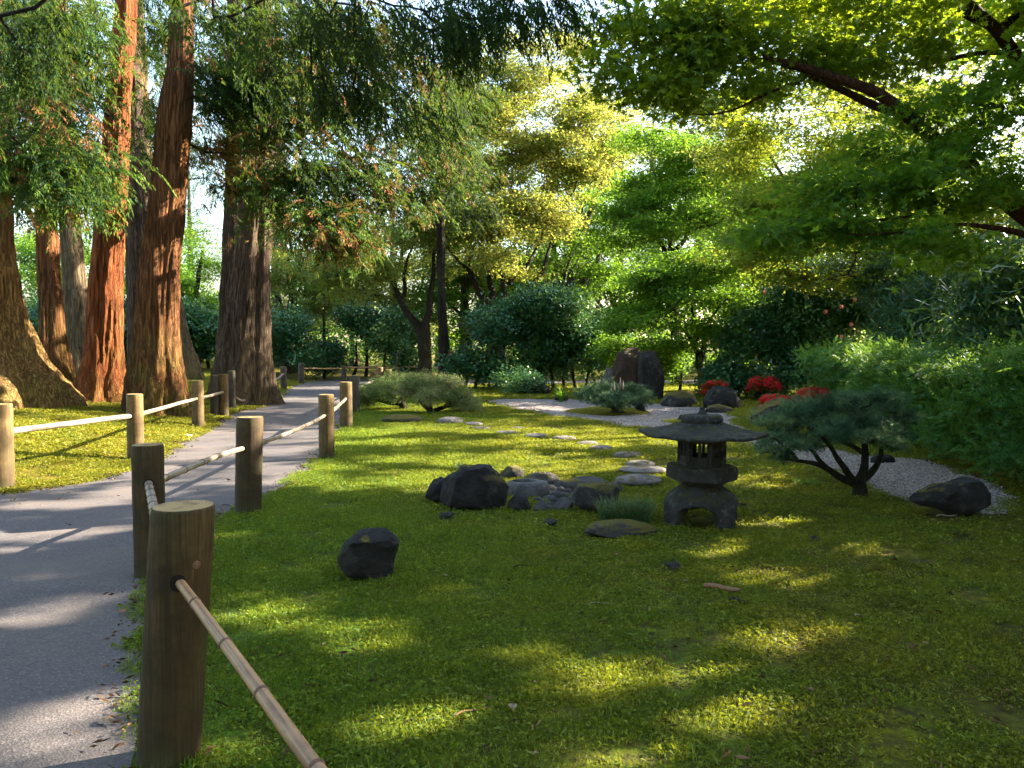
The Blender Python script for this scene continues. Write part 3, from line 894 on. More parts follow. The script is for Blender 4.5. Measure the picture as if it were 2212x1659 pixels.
peb = [(1165, 1052, 24, 12), (1188, 1040, 22, 12), (1211, 1044, 20, 14), (1227, 1046, 25, 15), (1190, 1054, 27, 13), (1212, 1057, 20, 13), (1228, 1060, 20, 10), (1178, 1065, 24, 11), (1204, 1068, 34, 15),
       (1226, 1071, 24, 12), (1156, 1072, 20, 10), (1188, 1077, 36, 15), (1218, 1079, 22, 11), (1234, 1077, 18, 12), (1161, 1080, 28, 13), (1234, 1090, 20, 11), (1150, 1044, 18, 10), (1176, 1034, 20, 9), (1200, 1030, 16, 8), (1240, 1036, 22, 9)]
pl = ["pebble at the basin rim, first behind its right end", "pebble below the pale behind stones, mid row", "round pebble at the back of the bed, grey", "pale round pebble before the wide flat stone",
      "oval pebble right of the basin's far end", "pebble left of the round pale one", "small pebble against the mossy boulder's back", "pebble touching the basin's right side", "largest oval pebble in the middle of the bed",
      "pebble between the largest one and the mossy boulder", "small pebble by the foot of the basin", "long pebble in front of the largest oval one", "pebble near the mossy boulder, front row",
      "small dark pebble against the mossy boulder", "pebble behind the left flat stone", "little pebble wedged beside the right flat stone", "pebble at the upper rim of the basin", "small pebble behind the basin, back row",
      "tiny pebble furthest back in the bed", "flat pebble between the wide stone and the mossy boulder"]
for k, ((px, py, w, h), lb) in enumerate(zip(peb, pl)):
    rock("pebble", "smooth grey " + lb, (px - w / 2, px + w / 2, py - h * 0.5, py + h * 0.55), M['pebble'], 60 + k, 0.85, 3, 0.02, 0.03, "river pebbles filling the bed beside the basin", "pebble", rnd=True, facets=0)

# the stone water basin: a low round boulder with a bowl cut in its top
def basin():
    g = G(1141, 1078); w = 100 / FPX * g[1]
    cyy = g[1] + w * 0.36; h = at(1141, 1042, cyy)[2] - float(H(g[0], cyy)) + 0.02
    n, m = 72, 26
    th = np.arange(n) * 2 * math.pi / n
    prof = [(0.90, -0.05), (0.96, 0.05), (1.0, 0.25), (1.0, 0.5), (0.97, 0.72), (0.9, 0.88), (0.8, 0.96), (0.66, 1.0), (0.58, 0.985), (0.545, 0.93), (0.52, 0.8), (0.46, 0.66), (0.3, 0.6), (0.02, 0.59)]
    V = []
    for k, (rr, zz) in enumerate(prof):
        x = rr * w / 2 * np.cos(th) - (0.09 * w if k > 7 else 0.012 * k * w * 0.3)
        y = rr * w * 0.37 * np.sin(th) * (0.9 if k > 7 else 1)
        z = np.full(n, zz * h)
        p = np.stack([x, y, z], -1)
        amp = 0.02 if 0 < k < 8 else 0.008
        p[:, :2] *= (1 + amp * 2.2 * fbm(p * 7, 5, 4))[:, None]; p[:, 2] += amp * 0.35 * vnoise(p * 12, 9)
        V.append(p)
    V = np.array(V); K = len(prof)
    i = np.arange(K - 1)[:, None] * n; j = np.arange(n)[None]
    q = np.stack([i + j, i + (j + 1) % n, i + n + (j + 1) % n, i + n + j], -1).reshape(-1, 4)
    a = Acc(); a.add(V.reshape(-1, 3), q)
    t = thing("stone_basin", "low round stone water basin with an oval bowl cut in its top", "basin", (at(1141, 1078, cyy)[0], cyy, float(H(g[0], cyy))))
    loc = np.array(t.location)
    a.v = [x + loc for x in a.v]
    a.build("basin_body", M['basin'], t, True)
    b = Acc()
    ww = np.stack([loc[0] - 0.09 * w + 0.5 * w / 2 * np.cos(th), loc[1] + 0.5 * w * 0.333 * np.sin(th), np.full(n, loc[2] + h * 0.76)], -1)
    b.add(np.vstack([ww, ww.mean(0)]), np.array([[k, (k + 1) % n, n] for k in range(n)]))
    m, nt, out = mat_new("basin_water")
    nt.links.new(principled(nt, (0.012, 0.014, 0.012), 0.05, None, 0.5), out.inputs[0])
    b.build("water", m, t)
    CLEAR.append((loc[0], loc[1], w * 0.5, w * 0.38))
basin()
CLEAR.append((G(1196, 1065)[0], G(1196, 1065)[1], 0.26, 0.75))
# gravel floor under the pebbles
c_ = G(1196, 1066)
acc = Acc(); th = np.arange(40) * 2 * math.pi / 40
rr = 1 + 0.12 * vnoise(np.stack([np.cos(th) * 2, np.sin(th) * 2, th * 0], -1), 4)
ring_ = np.stack([c_[0] + 0.36 * rr * np.cos(th), c_[1] + 0.85 * rr * np.sin(th), 0 * th], -1); ring_[:, 2] = H(ring_[:, 0], ring_[:, 1]) + 0.006
acc.add(np.vstack([ring_, [[c_[0], c_[1], float(H(c_[0], c_[1])) + 0.012]]]), np.array([[k, (k + 1) % 40, 40] for k in range(40)]))
o = acc.build("pebble_bed", M['rock_dark']); o["kind"] = "structure"

# lone stones
rock("rock", "dark wedge shaped rock standing alone on the near lawn", (718, 868, 1143, 1262), M['rock_dark'], 41, 0.62, 5, 0.04, 0.06,
     sil=[(718, 1250), (726, 1225), (746, 1178), (768, 1150), (800, 1146), (826, 1143), (848, 1156), (867, 1176), (864, 1200), (852, 1225), (845, 1262), (790, 1268), (740, 1262)])
rock("rock", "low flat slab with yellow moss lying in front of the sedge clump", (1248, 1420, 1122, 1163), M['rock_mossy'], 43, 0.5, 5, 0.03, 0.07)
rock("rock", "large dark pointed rock at the tip of the gravel bed", (1961, 2136, 1031, 1124), M['rock_dark'], 45, 0.6, 5, 0.05, 0.08,
     sil=[(1961, 1082), (1990, 1066), (2030, 1046), (2070, 1035), (2092, 1031), (2110, 1040), (2128, 1066), (2136, 1092), (2130, 1126), (2080, 1128), (2020, 1108), (1975, 1095)])
rock("rock", "small flat topped stone at the gravel edge behind the front pine", (1880, 1934, 980, 1001), M['rock_dark'], 46, 0.6, 4)
rock("rock", "low stone showing through the moss right of the lantern", (1584, 1618, 1086, 1098), M['rock_dark'], 47, 0.7, 3, 0.03)
# rocks beyond the gravel
rock("boulder", "tall brown upright boulder, left half of the standing pair", (1322, 1386, 752, 862), M['rock_brown'], 51, 0.85, 5, 0.1, 0.08, sil=[(1324, 862), (1322, 800), (1336, 764), (1358, 753), (1380, 754), (1388, 775), (1386, 862)], dist=21.8)
rock("boulder", "tall dark boulder, right half of the standing pair", (1374, 1436, 753, 872), M['rock_dark'], 52, 0.85, 5, 0.1, 0.07, sil=[(1376, 872), (1374, 800), (1384, 762), (1404, 754), (1422, 760), (1432, 810), (1438, 872)], dist=21.2)
rock("boulder", "grey rounded rock against the left side of the brown boulder", (1296, 1332, 793, 858), M['rock_grey'], 53, 0.9, 4, 0.08, dist=22.0)
rock("rock", "dark low stone under the camellias at the far gravel edge", (1118, 1190, 820, 851), M['rock_dark'], 54, 0.6, 4, dist=24.5)
rock("rock", "grey stone lying among the camellia stems near the far path", (940, 974, 808, 830), M['rock_grey'], 55, 0.8, 4, dist=28)
rock("rock", "grey and mossy stone at the gravel's back edge, right of the standing pair", (1424, 1506, 842, 879), M['rock_mossy'], 56, 0.8, 4)
rock("boulder", "broad dark boulder with an orange azalea behind its top", (1518, 1604, 833, 885), M['rock_dark'], 57, 0.75, 5, rough=0.1)
rock("rock", "flat grey mossy stone in front of the broad dark boulder", (1514, 1584, 873, 892), M['rock_mossy'], 58, 0.6, 4)
rock("boulder", "large moss covered boulder in front of the long red azalea", (1624, 1742, 861, 925), M['rock_mossy'], 59, 0.8, 5, sil=[(1625, 920), (1628, 896), (1646, 876), (1668, 863), (1690, 861), (1712, 872), (1735, 892), (1744, 915), (1735, 928), (1640, 926)])
rock("rock", "small dark rock on the gravel islet just behind the lantern roof", (1461, 1488, 895, 912), M['rock_dark'], 61, 0.8, 3)
rock("rock", "small dark stone where gravel meets the fern", (1198, 1228, 852, 866), M['rock_dark'], 62, 0.8, 3)
rock("rock", "small dark stone at the foot of the blue green pine", (1372, 1396, 866, 882), M['rock_dark'], 63, 0.8, 3, dist=17.5)
# stepping stones
steps = [(869, 906, 84, 17, "largest, moss topped slab under the left laceleaf maple"), (973, 910, 54, 15, "rounded slab right of the right laceleaf maple's trunk"), (1021, 917, 40, 9, "low sunlit slab, third from the laceleaf maples"),
         (1040, 926, 42, 8, "nearly buried in the brightest grass"), (1094, 935, 46, 8, "narrow, just past the brightest grass"), (1116, 926, 36, 7, "small, furthest to the back of the curve"), (1157, 942, 46, 9, "thin oval before the curve turns to the lantern"),
         (1219, 948, 48, 11, "oval, seventh before the lantern"), (1269, 959, 46, 10, "first of the overlapping pair"), (1298, 969, 50, 12, "second of the overlapping pair"), (1357, 984, 62, 14, "alone between the pair and the lantern cluster"),
         (1383, 1003, 60, 14, "smallest in the cluster of three behind the lantern"), (1389, 1018, 104, 17, "long flat middle one of the cluster beside the lantern"), (1380, 1040, 98, 24, "broad front one of the cluster beside the lantern")]
for k, (px, py, w, h, lb) in enumerate(steps):
    rock("stepping_stone", "grey stepping stone, " + lb, (px - w / 2 - 2, px + w / 2 + 2, py - h * 0.65, py + h * 0.5), M['stone_step'] if k else M['rock_mossy'], 80 + k, 0.8, 4, 0.0, 0.05,
         "stepping stones curving across the lawn", "stepping stone", rnd=True, facets=0)

# moss islets in the gravel
def mound(px, py, wpx, dm, h, seed, label):
    g = flat(px, py); w = wpx / FPX * g[1]
    r_, s_ = np.meshgrid(np.linspace(0, 1, 16), np.arange(64) * 2 * math.pi / 64, indexing='ij')
    k = 1 + 0.18 * vnoise(np.stack([np.cos(s_) * 1.5, np.sin(s_) * 1.5, s_ * 0], -1), seed)
    x = g[0] + r_ * k * w / 2 * np.cos(s_); y = g[1] + r_ * k * dm / 2 * np.sin(s_)
    z = H(x, y) + h * (1 - r_ ** 2) ** 0.8 * (1 + 0.25 * vnoise(np.stack([x * 3, y * 3, x * 0], -1), seed + 1)) - 0.03 * (r_ > 0.97)
    i = np.arange(15)[:, None] * 64; j = np.arange(64)[None]
    q = np.stack([i + j, i + 64 + j, i + 64 + (j + 1) % 64, i + (j + 1) % 64], -1).reshape(-1, 4)
    a = Acc(); a.add(np.stack([x, y, z], -1).reshape(-1, 3), q)
    o = a.build("moss_mound", M['moss'], smooth=True); o["kind"] = "structure"; o["label"] = label
mound(1312, 888, 185, 2.1, 0.13, 4, "mossy islet in the pale gravel under the blue green pine")
mound(1458, 912, 70, 0.8, 0.05, 5, "small mossy islet in the gravel behind the lantern")
mound(1520, 858, 120, 3.0, 0.22, 6, "moss hump between the two rocks at the gravel's back")

# ================================================================== LANTERN
def lantern():
    base = G(1517, 1133); cx_, cy_ = base[0], base[1] + 0.05
    z0 = float(H(cx_, cy_))
    t = thing("stone_lantern", "low grey stone lantern with a wide flat hexagonal roof and arched legs", "lantern", (cx_, cy_, z0))
    ang = np.radians(160 + 60 * np.arange(6))
    O = np.array([cx_, cy_, z0])
    def poly_ring(r, z, a=ang, sub=6, bulge=0.0):
        c = np.stack([r * np.cos(a), r * np.sin(a)], -1); out = []
        for k in range(6):
            p, q_ = c[k], c[(k + 1) % 6]
            for m in range(sub):
                f_ = m / sub
                out.append((*(p + (q_ - p) * f_), z + bulge * (2 * abs(f_ - 0.5)) ** 2))
        return np.array(out)
    def loft(rings, seed, amp=0.004, close_top=True, close_bot=True):
        a = Acc(); n = len(rings[0]); V = np.array(rings)
        P_ = V.reshape(-1, 3)
        P_ = P_ + amp * np.stack([fbm(P_ * 14, seed, 3), fbm(P_ * 14, seed + 1, 3), fbm(P_ * 14, seed + 2, 3)], -1)
        i = np.arange(len(rings) - 1)[:, None] * n; j = np.arange(n)[None]
        q = np.stack([i + j, i + (j + 1) % n, i + n + (j + 1) % n, i + n + j], -1).reshape(-1, 4)
        a.add(P_ + O, q)
        if close_top:
            r = P_[-n:] + O; a.add(np.vstack([r, r.mean(0)]), np.array([[k, (k + 1) % n, n] for k in range(n)]))
        if close_bot:
            r = P_[:n] + O; a.add(np.vstack([r, r.mean(0)]), np.array([[(k + 1) % n, k, n] for k in range(n)]))
        return a
    # legs: a domed ring with four arches
    n, m = 96, 20
    th = np.arange(n) * 2 * math.pi / n
    bm = bmesh.new(); vs = []
    for k in range(m + 1):
        u = k / m; z = 0.335 * u
        R = 0.335 - 0.02 * u - 0.16 * max(0, (u - 0.45) / 0.55) ** 2.4
        row = []
        for a_ in th:
            d = min(abs((a_ - math.radians(25 + 90 * q_ + 45) + math.pi) % (2 * math.pi) - math.pi) for q_ in range(4))
            leg = 1 + 0.03 * math.cos(4 * (a_ - math.radians(25)))
            row.append(bm.verts.new((R * leg * math.cos(a_), R * leg * math.sin(a_), z - 0.04 * (u == 0))))
        vs.append(row)
    for k in range(m):
        for j_ in range(n):
            a_ = (th[j_] + math.pi / n)
            d = min(abs((a_ - math.radians(25 + 90 * q_ + 45) + math.pi) % (2 * math.pi) - math.pi) for q_ in range(4))
            u = (k + 0.5) / m
            arch = 0.58 - (d / 0.56) ** 4 * 0.30
            if d < 0.52 and u < arch: continue
            bm.faces.new((vs[k][j_], vs[k][(j_ + 1) % n], vs[k + 1][(j_ + 1) % n], vs[k + 1][j_]))
    top = bm.verts.new((0, 0, 0.34))
    for j_ in range(n): bm.faces.new((vs[m][j_], vs[m][(j_ + 1) % n], top))
    for v_ in [v_ for v_ in bm.verts if not v_.link_faces]: bm.verts.remove(v_)
    for v_ in bm.verts:
        c = np.array(v_.co) * 11
        v_.co = Vector(v_.co) + v_.co.normalized() * (0.006 * float(fbm(c[None], 7, 3)[0]))
    me = bpy.data.meshes.new("base"); bm.to_mesh(me); bm.free(); me.shade_smooth()
    o = bpy.data.objects.new("base", me); link(o); o.parent = t; me.materials.append(M['lantern'])
    md = o.modifiers.new("thickness", 'SOLIDIFY'); md.thickness = 0.085; md.offset = -1
    md = o.modifiers.new("soft", 'BEVEL'); md.width = 0.008; md.segments = 2; md.limit_method = 'ANGLE'
    loft([poly_ring(0.13, 0.325), poly_ring(0.185, 0.345), poly_ring(0.235, 0.38), poly_ring(0.25, 0.392)], 3, 0.004).build("platform_foot", M['lantern'], t, True)
    loft([poly_ring(0.285, 0.385), poly_ring(0.298, 0.392), poly_ring(0.302, 0.45), poly_ring(0.297, 0.498), poly_ring(0.285, 0.506), poly_ring(0.2, 0.512)], 5, 0.005).build("platform", M['lantern'], t)
    # light chamber: six posts, sill, head and pierced panels
    r0 = 0.207; side = r0; z1, z2 = 0.512, 0.745
    for k in range(6):
        p = np.array([r0 * math.cos(ang[k]), r0 * math.sin(ang[k])]); q_ = np.array([r0 * math.cos(ang[(k + 1) % 6]), r0 * math.sin(ang[(k + 1) % 6])])
        ex = (q_ - p) / np.linalg.norm(q_ - p); nrm = -np.array([ex[1], -ex[0]]) * -1
        nrm = (p + q_) / 2; nrm = nrm / np.linalg.norm(nrm)
        L_ = np.linalg.norm(q_ - p)
        def bx(a, x0, x1, zz0, zz1, d0, d1):
            cs = [(x, d, z) for z in (zz0, zz1) for (x, d) in ((x0, d0), (x1, d0), (x1, d1), (x0, d1))]
            v_ = np.array([np.append(p + ex * x + nrm * d, z) for x, d, z in cs]) + O
            a.add(v_, np.array([[0, 1, 5, 4], [1, 2, 6, 5], [2, 3, 7, 6], [3, 0, 4, 7], [3, 2, 1, 0], [4, 5, 6, 7]]))
        a = Acc()
        zs0, zs1 = z1 + 0.03, z2 - 0.02
        bx(a, 0.004, 0.026, z1, z2, -0.045, 0.0); bx(a, L_ - 0.026, L_ - 0.004, z1, z2, -0.045, 0.0)
        bx(a, 0.027, L_ - 0.027, z1, zs0, -0.045, -0.002); bx(a, 0.027, L_ - 0.027, zs1, z2, -0.045, -0.002)
        a.build("panel_frame", M['lantern'], t)
        a = Acc()
        w0, w1 = L_ / 2 - 0.06, L_ / 2 - 0.012; w2, w3 = L_ / 2 + 0.012, L_ / 2 + 0.06
        za, zb = z1 + 0.075, z2 - 0.045
        bx(a, 0.027, w0, zs0, zs1, -0.04, -0.014); bx(a, w1, w2, zs0, zs1, -0.04, -0.014); bx(a, w3, L_ - 0.027, zs0, zs1, -0.04, -0.014)
        bx(a, w0, w1, zs0, za, -0.04, -0.014); bx(a, w2, w3, zs0, za, -0.04, -0.014)
        bx(a, w0, w1, zb, zs1, -0.04, -0.014); bx(a, w2, w3, zb, zs1, -0.04, -0.014)
        a.build("window_panel", M['lantern'], t)
    # roof
    rr = [(0.2, 0.742, 0), (0.49, 0.752, 0.012), (0.54, 0.752, 0.022), (0.546, 0.767, 0.024), (0.537, 0.776, 0.024), (0.43, 0.797, 0.012), (0.3, 0.832, 0.004), (0.17, 0.878, 0)]
    loft([poly_ring(r, z, sub=8, bulge=b_) for r, z, b_ in rr], 11, 0.0028).build("roof", M['lantern'], t, True)
    def lathe(prof, seed, amp):
        n_ = 48; th_ = np.arange(n_) * 2 * math.pi / n_
        return loft([np.stack([r * np.cos(th_), r * np.sin(th_), np.full(n_, z)], -1) for r, z in prof], seed, amp)
    lathe([(0.155, 0.868), (0.172, 0.878), (0.178, 0.898), (0.17, 0.922), (0.15, 0.934), (0.08, 0.941)], 21, 0.004).build("roof_ring", M['lantern'], t, True)
    lathe([(0.06, 0.938), (0.042, 0.947), (0.027, 0.965), (0.021, 0.985), (0.023, 0.995), (0.015, 1.0)], 22, 0.002).build("finial", M['lantern'], t, True)
    CLEAR.append((cx_, cy_, 0.3, 0.3))
lantern()

# ================================================================== FENCES
HPOST = 0.885
POST = {}
def post(key, px, top, foot, label, group, rad=0.105, mat='post', dist=None, knot=False, clear=True, hz=None, lean=0.0):
    if dist is None: g = G(px, foot)
    else:
        g = at(px, foot, dist); g[2] = float(H(g[0], g[1]))
    x, y, z = g
    h = (at(px, top, y)[2] - z) if hz is None else hz
    t = thing("fence_post", label, "fence post", (x, y, z), group)
    s_ = int(abs(x * 91 + y * 37)) % 97
    prof = [(1.02, -0.12), (1.03, 0.0), (1.0, 0.03)] + [(1.0 + 0.012 * math.sin(k * 1.7 + s_), h * k / 12) for k in range(1, 12)] + [(0.985, h - 0.012), (0.965, h - 0.003), (0.93, h)]
    n = 36; th = np.arange(n) * 2 * math.pi / n
    V = []
    for r, zz in prof:
        p = np.stack([np.cos(th) * 1.0, np.sin(th) * 1.0, np.full(n, zz)], -1)
        k = r * rad * (1 + 0.02 * vnoise(np.stack([p[:, 0] * 1.5 + s_, p[:, 1] * 1.5, p[:, 2] * 1.2], -1), s_) + 0.012 * vnoise(np.stack([p[:, 0] * 7, p[:, 1] * 7, p[:, 2] * 1.1], -1), s_ + 3))
        V.append(np.stack([x + lean * zz / h + p[:, 0] * k, y + p[:, 1] * k, z + p[:, 2]], -1))
    V = np.array(V); m = len(prof)
    i = np.arange(m - 1)[:, None] * n; j = np.arange(n)[None]
    a = Acc(); a.add(V.reshape(-1, 3), np.stack([i + j, i + (j + 1) % n, i + n + (j + 1) % n, i + n + j], -1).reshape(-1, 4))
    a.build("shaft", M[mat], t, True)
    a = Acc(); r = V[-1]; c = r.mean(0)
    inner = c + (r - c) * 0.5 + np.array([0, 0, 0.002])
    a.add(np.vstack([r, inner, c + np.array([0, 0, 0.003])]), np.array([[k, (k + 1) % n, n + k] for k in range(n)] + [[(k + 1) % n, n + (k + 1) % n, n + k] for k in range(n)] + [[n + k, n + (k + 1) % n, 2 * n] for k in range(n)]))
    a.build("cut_top", M['post_end'], t)
    if knot:
        a = Acc(); kx = math.radians(-38); c0 = np.array([x + lean * 0.79 + rad * math.cos(kx), y + rad * math.sin(kx), z + h * 0.79])
        nrm = np.array([math.cos(kx), math.sin(kx), 0])
        tube(a, [c0 - nrm * 0.01, c0 + nrm * 0.003, c0 + nrm * 0.004], [0.017, 0.0145, 0.010], 12); tube(a, [c0, c0 + nrm * 0.006], [0.007, 0.005], 8)
        a.build("knot", M['bamboo_node'], t, True)
    POST[key] = (t, np.array([x, y, z]), rad, h)
    if clear: CLEAR.append((x, y, rad * 0.9, rad * 0.9))
    return t
gr, gl, gf, gm = "posts of the near bamboo fence right of the path", "posts of the fence left of the path", "posts of the fence along the far side of the path", "posts of the fence behind the laceleaf maples"
post('R1', 364, 1092, 1640, "thick round post nearest the camera, bamboo rail pushed through its front", gr, 0.108, 'post_shaded', knot=True, lean=0.075)
post('R2', 325, 960, 1241, "round post standing just behind the nearest one at the path's edge", gr, 0.098, 'post_shaded')
post('R3', 536, 900, 1106, "stout round post with a mossy left side, third from the camera", gr, 0.118, 'post_shaded', lean=0.03)
post('R4', 706, 852, 990, "round post standing where the path meets the brightest grass", gr, 0.105)
post('R5', 748, 825, 924, "golden sunlit post just left of the laceleaf maples", gr, 0.118)
post('R6', 766, 811, 892, "grey weathered post half hidden behind the golden one", gm, 0.12, 'post_old')
post('R7', 808, 802, 856, "small tan post peeping over the left laceleaf maple", gm, 0.12)
post('R8', 821, 793, 838, "taller small post behind the left laceleaf maple's crown", gm, 0.12)
post('R9', 839, 798, 838, "last small tan post before the grey maple trunk", gm, 0.12)
post('L0', 2, 873, 1054, "pale splintered post at the left edge of the moss slope", gl, 0.13, 'post')
post('L1', 294, 851, 993, "brightly sunlit square cut post in front of the moss slope", gl, 0.105)
post('L2', 428, 822, 924, "post in front of the large brown cedar's foot", gl, 0.11)
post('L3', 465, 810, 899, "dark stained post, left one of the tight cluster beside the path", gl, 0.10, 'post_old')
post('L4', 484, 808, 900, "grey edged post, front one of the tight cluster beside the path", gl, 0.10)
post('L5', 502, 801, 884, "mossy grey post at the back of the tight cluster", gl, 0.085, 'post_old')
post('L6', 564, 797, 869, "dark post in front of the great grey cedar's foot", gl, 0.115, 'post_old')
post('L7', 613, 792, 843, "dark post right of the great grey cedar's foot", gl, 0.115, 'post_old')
post('F1', 651, 785, 829, "first post of the far fence, right of the great grey cedar", gf, 0.13, 'post_old')
post('F2', 743, 790, 824, "second post of the far fence under the camellias", gf, 0.12, 'post_old')
post('F3', 862, 790, 820, "third post of the far fence, left of the grey maple trunk", gf, 0.12, 'post_old', dist=36)
post('F4', 958, 797, 822, "tan post of the far fence, right of the grey maple trunk", gf, 0.12, 'post', dist=35)
post('F5', 1060, 797, 822, "post of the far fence seen between the camellia stems", gf, 0.12, 'post_old', dist=35)
post('F6', 1180, 797, 822, "last visible post of the far fence behind the camellias", gf, 0.12, 'post_old', dist=35)

def rail(p, q_, r1, r2, label, group, mat='bamboo', nodes=0.28, sag=0.0, wob=0.006, seed=0, hole=None, ring=True):
    p = np.asarray(p, float); q_ = np.asarray(q_, float)
    L_ = np.linalg.norm(q_ - p); n = max(8, int(L_ / 0.07))
    t = np.linspace(0, 1, n)[:, None]
    pts = p + (q_ - p) * t
    pts[:, 2] -= sag * 4 * (t * (1 - t))[:, 0]
    pts += wob * np.stack([vnoise(np.stack([t[:, 0] * L_ * 1.7, t[:, 0] * 0 + k + seed, t[:, 0] * 0], -1), 70 + k) for k in range(3)], -1) * np.sin(np.pi * t)
    d = t[:, 0] * L_
    rad = r1 + (r2 - r1) * t[:, 0]
    ph = (d + 0.07 * seed) % nodes
    th = thing("bamboo_rail", label, "rail", tuple(p), group)
    a = Acc(); tube(a, pts, rad, 24)
    k_ = np.arange(24) * 2 * math.pi / 24
    seg = np.floor(d / nodes)[:, None]
    a.t[0] = (0.5 + 0.42 * vnoise(np.stack([np.cos(k_)[None] * 3.2 + seg * 5, np.sin(k_)[None] * 3.2 + seg * 0, seg * 0 + 0.4 * d[:, None] + 0 * k_[None]], -1), 77 + seed)).reshape(-1)
    a.build("pole", M[mat], th, True)
    if ring:
        k = nodes * 0.6
        while k < L_ - 0.03:
            c = p + (q_ - p) * (k / L_); c = np.array([np.interp(k, d, pts[:, i]) for i in range(3)])
            dr = (q_ - p) / L_; rr_ = np.interp(k, d, rad)
            a = Acc(); tube(a, [c - dr * 0.007, c - dr * 0.003, c + dr * 0.003, c + dr * 0.007], [rr_ * 1.03, rr_ * 1.17, rr_ * 1.17, rr_ * 1.02], 14)
            a.build("node_ring", M['bamboo_node'], th, True)
            k += nodes * (0.85 + 0.3 * random.random())
    if hole:
        for h in hole:
            _, c, rd, hh = POST[h]
            dr = (q_ - p)[:2] / np.linalg.norm((q_ - p)[:2])
    return th
def rp(key, z=0.62, along=None, off=0.0):
    _, c, rd, hh = POST[key]
    return np.array([c[0], c[1], c[2] + z])
gb = "bamboo rails of the near fence"
a_, b_ = at(393, 1262, POST['R1'][1][1] - 0.1), at(692, 1670, 1.62)
d_ = (b_ - a_)
_t, _c, _r, _h = POST['R1']
a = Acc(); _n = 24; _th = np.arange(_n) * 2 * math.pi / _n; _dir = np.array([0.38, -1.0, 0]); _dir /= np.linalg.norm(_dir); _sd = np.cross(_dir, [0, 0, 1.]); _lc = np.array([_c[0] + 0.075 * 0.7 + 0.004, _c[1], a_[2] + 0.004])
_ring = np.array([_lc + _sd * (0.027 * math.cos(q_)) + np.array([0, 0, 0.03 * math.sin(q_)]) + _dir * (math.sqrt(_r ** 2 - (0.027 * math.cos(q_)) ** 2) + 0.003) for q_ in _th])
_mid = _ring.mean(0) + _dir * 0.002
a.add(np.vstack([_ring, _mid]), np.array([[k, (k + 1) % _n, _n] for k in range(_n)])); a.build("rail_hole", M['hole'], _t)
a_ = _mid - _dir * 0.03; d_ = b_ - a_
rail(a_, a_ + d_ * 1.5, 0.0165, 0.021, "straw coloured bamboo rail running from the nearest post down to the bottom edge", gb, 'bamboo', 0.34, 0, 0.003, 1)
def between(k1, k2, z1, z2, r, label, group, mat='bamboo_old', sag=0.0, seed=0, nodes=0.28, ring=True, ext=0.0, wob=0.008):
    p, q_ = rp(k1, z1), rp(k2, z2)
    d = (q_ - p) / np.linalg.norm(q_ - p)
    p = p + d * (POST[k1][2] * 0.8); q_ = q_ - d * (POST[k2][2] * 0.8)
    rail(p, q_, r, r * 0.92, label, group, mat, nodes, sag, wob, seed, ring=ring)
    for key, e, s_ in ((k1, p, 1), (k2, q_, -1)):        # the dark bored hole the rail sits in
        _, c, rd, hh = POST[key]
        dh = np.array([d[0], d[1], 0]) / np.linalg.norm(d[:2]) * s_
        c0 = np.array([c[0], c[1], e[2]]) + dh * (rd * 0.93)
        a = Acc(); th = np.arange(20) * 2 * math.pi / 20
        up = np.array([0, 0, 1.]); sd = np.cross(dh, up)
        R_ = r * 1.32
        ro = c0 + dh * rd * 0.085
        ring_ = ro + R_ * (np.cos(th)[:, None] * sd + np.sin(th)[:, None] * up) - dh * (rd - np.sqrt(np.clip(rd ** 2 - (R_ * np.cos(th)) ** 2, 0, None)))[:, None]
        a.add(np.vstack([ring_, ro[None]]), np.array([[k, (k + 1) % 20, 20] for k in range(20)]))
        a.build("rail_hole", M['hole'], POST[key][0])
between('R1', 'R2', 0.66, 0.625, 0.026, "thick weathered bamboo rail between the two nearest posts", gb, seed=2, nodes=0.22)
between('R2', 'R3', 0.60, 0.60, 0.024, "weathered bamboo rail between the second and third near posts", gb, seed=3, sag=-0.02)
between('R3', 'R4', 0.60, 0.60, 0.024, "pale bamboo rail across the path, between the mossy sided post and the next", gb, seed=4, sag=0.035)
between('R4', 'R5', 0.60, 0.56, 0.03, "short sunlit rail ending at the golden post", gb, seed=5, sag=0.02)
between('R6', 'R7', 0.55, 0.5, 0.03, "short rail hidden behind the left laceleaf maple", gb, seed=6, ring=False)
gq = "pale pole rails of the fence left of the path"
between('L0', 'L1', 0.60, 0.60, 0.036, "glaring white sunlit pole rail in front of the moss slope", gq, 'bamboo_old', seed=7, ring=False)
between('L1', 'L2', 0.60, 0.56, 0.03, "sunlit rail between the square cut post and the cedar", gq, 'bamboo_old', seed=8, ring=False)
between('L2', 'L4', 0.55, 0.55, 0.03, "short rail running to the tight post cluster", gq, 'bamboo_old', seed=9, ring=False)
between('L5', 'L6', 0.35, 0.68, 0.03, "drooping bare branch used as a rail before the great cedar", gq, 'bamboo_old', sag=0.34, seed=10, ring=False, wob=0.03)
between('L6', 'L7', 0.5, 0.6, 0.035, "short curved pale rail right of the great cedar's foot", gq, 'bamboo_old', sag=0.08, seed=11, ring=False)
gz = "thin rails of the far fence"
for k1, k2, nm in (('F1', 'F2', "first span, beside the great cedar"), ('F2', 'F3', "second span, under the pink camellias"), ('F3', 'F4', "third span, behind the grey maple trunk"), ('F4', 'F5', "fourth span, right of the grey maple trunk"), ('F5', 'F6', "last span, behind the camellia stems")):
    between(k1, k2, 0.66, 0.6, 0.035, "thin tan rail of the far fence, " + nm, gz, 'bamboo', seed=len(nm), ring=False)
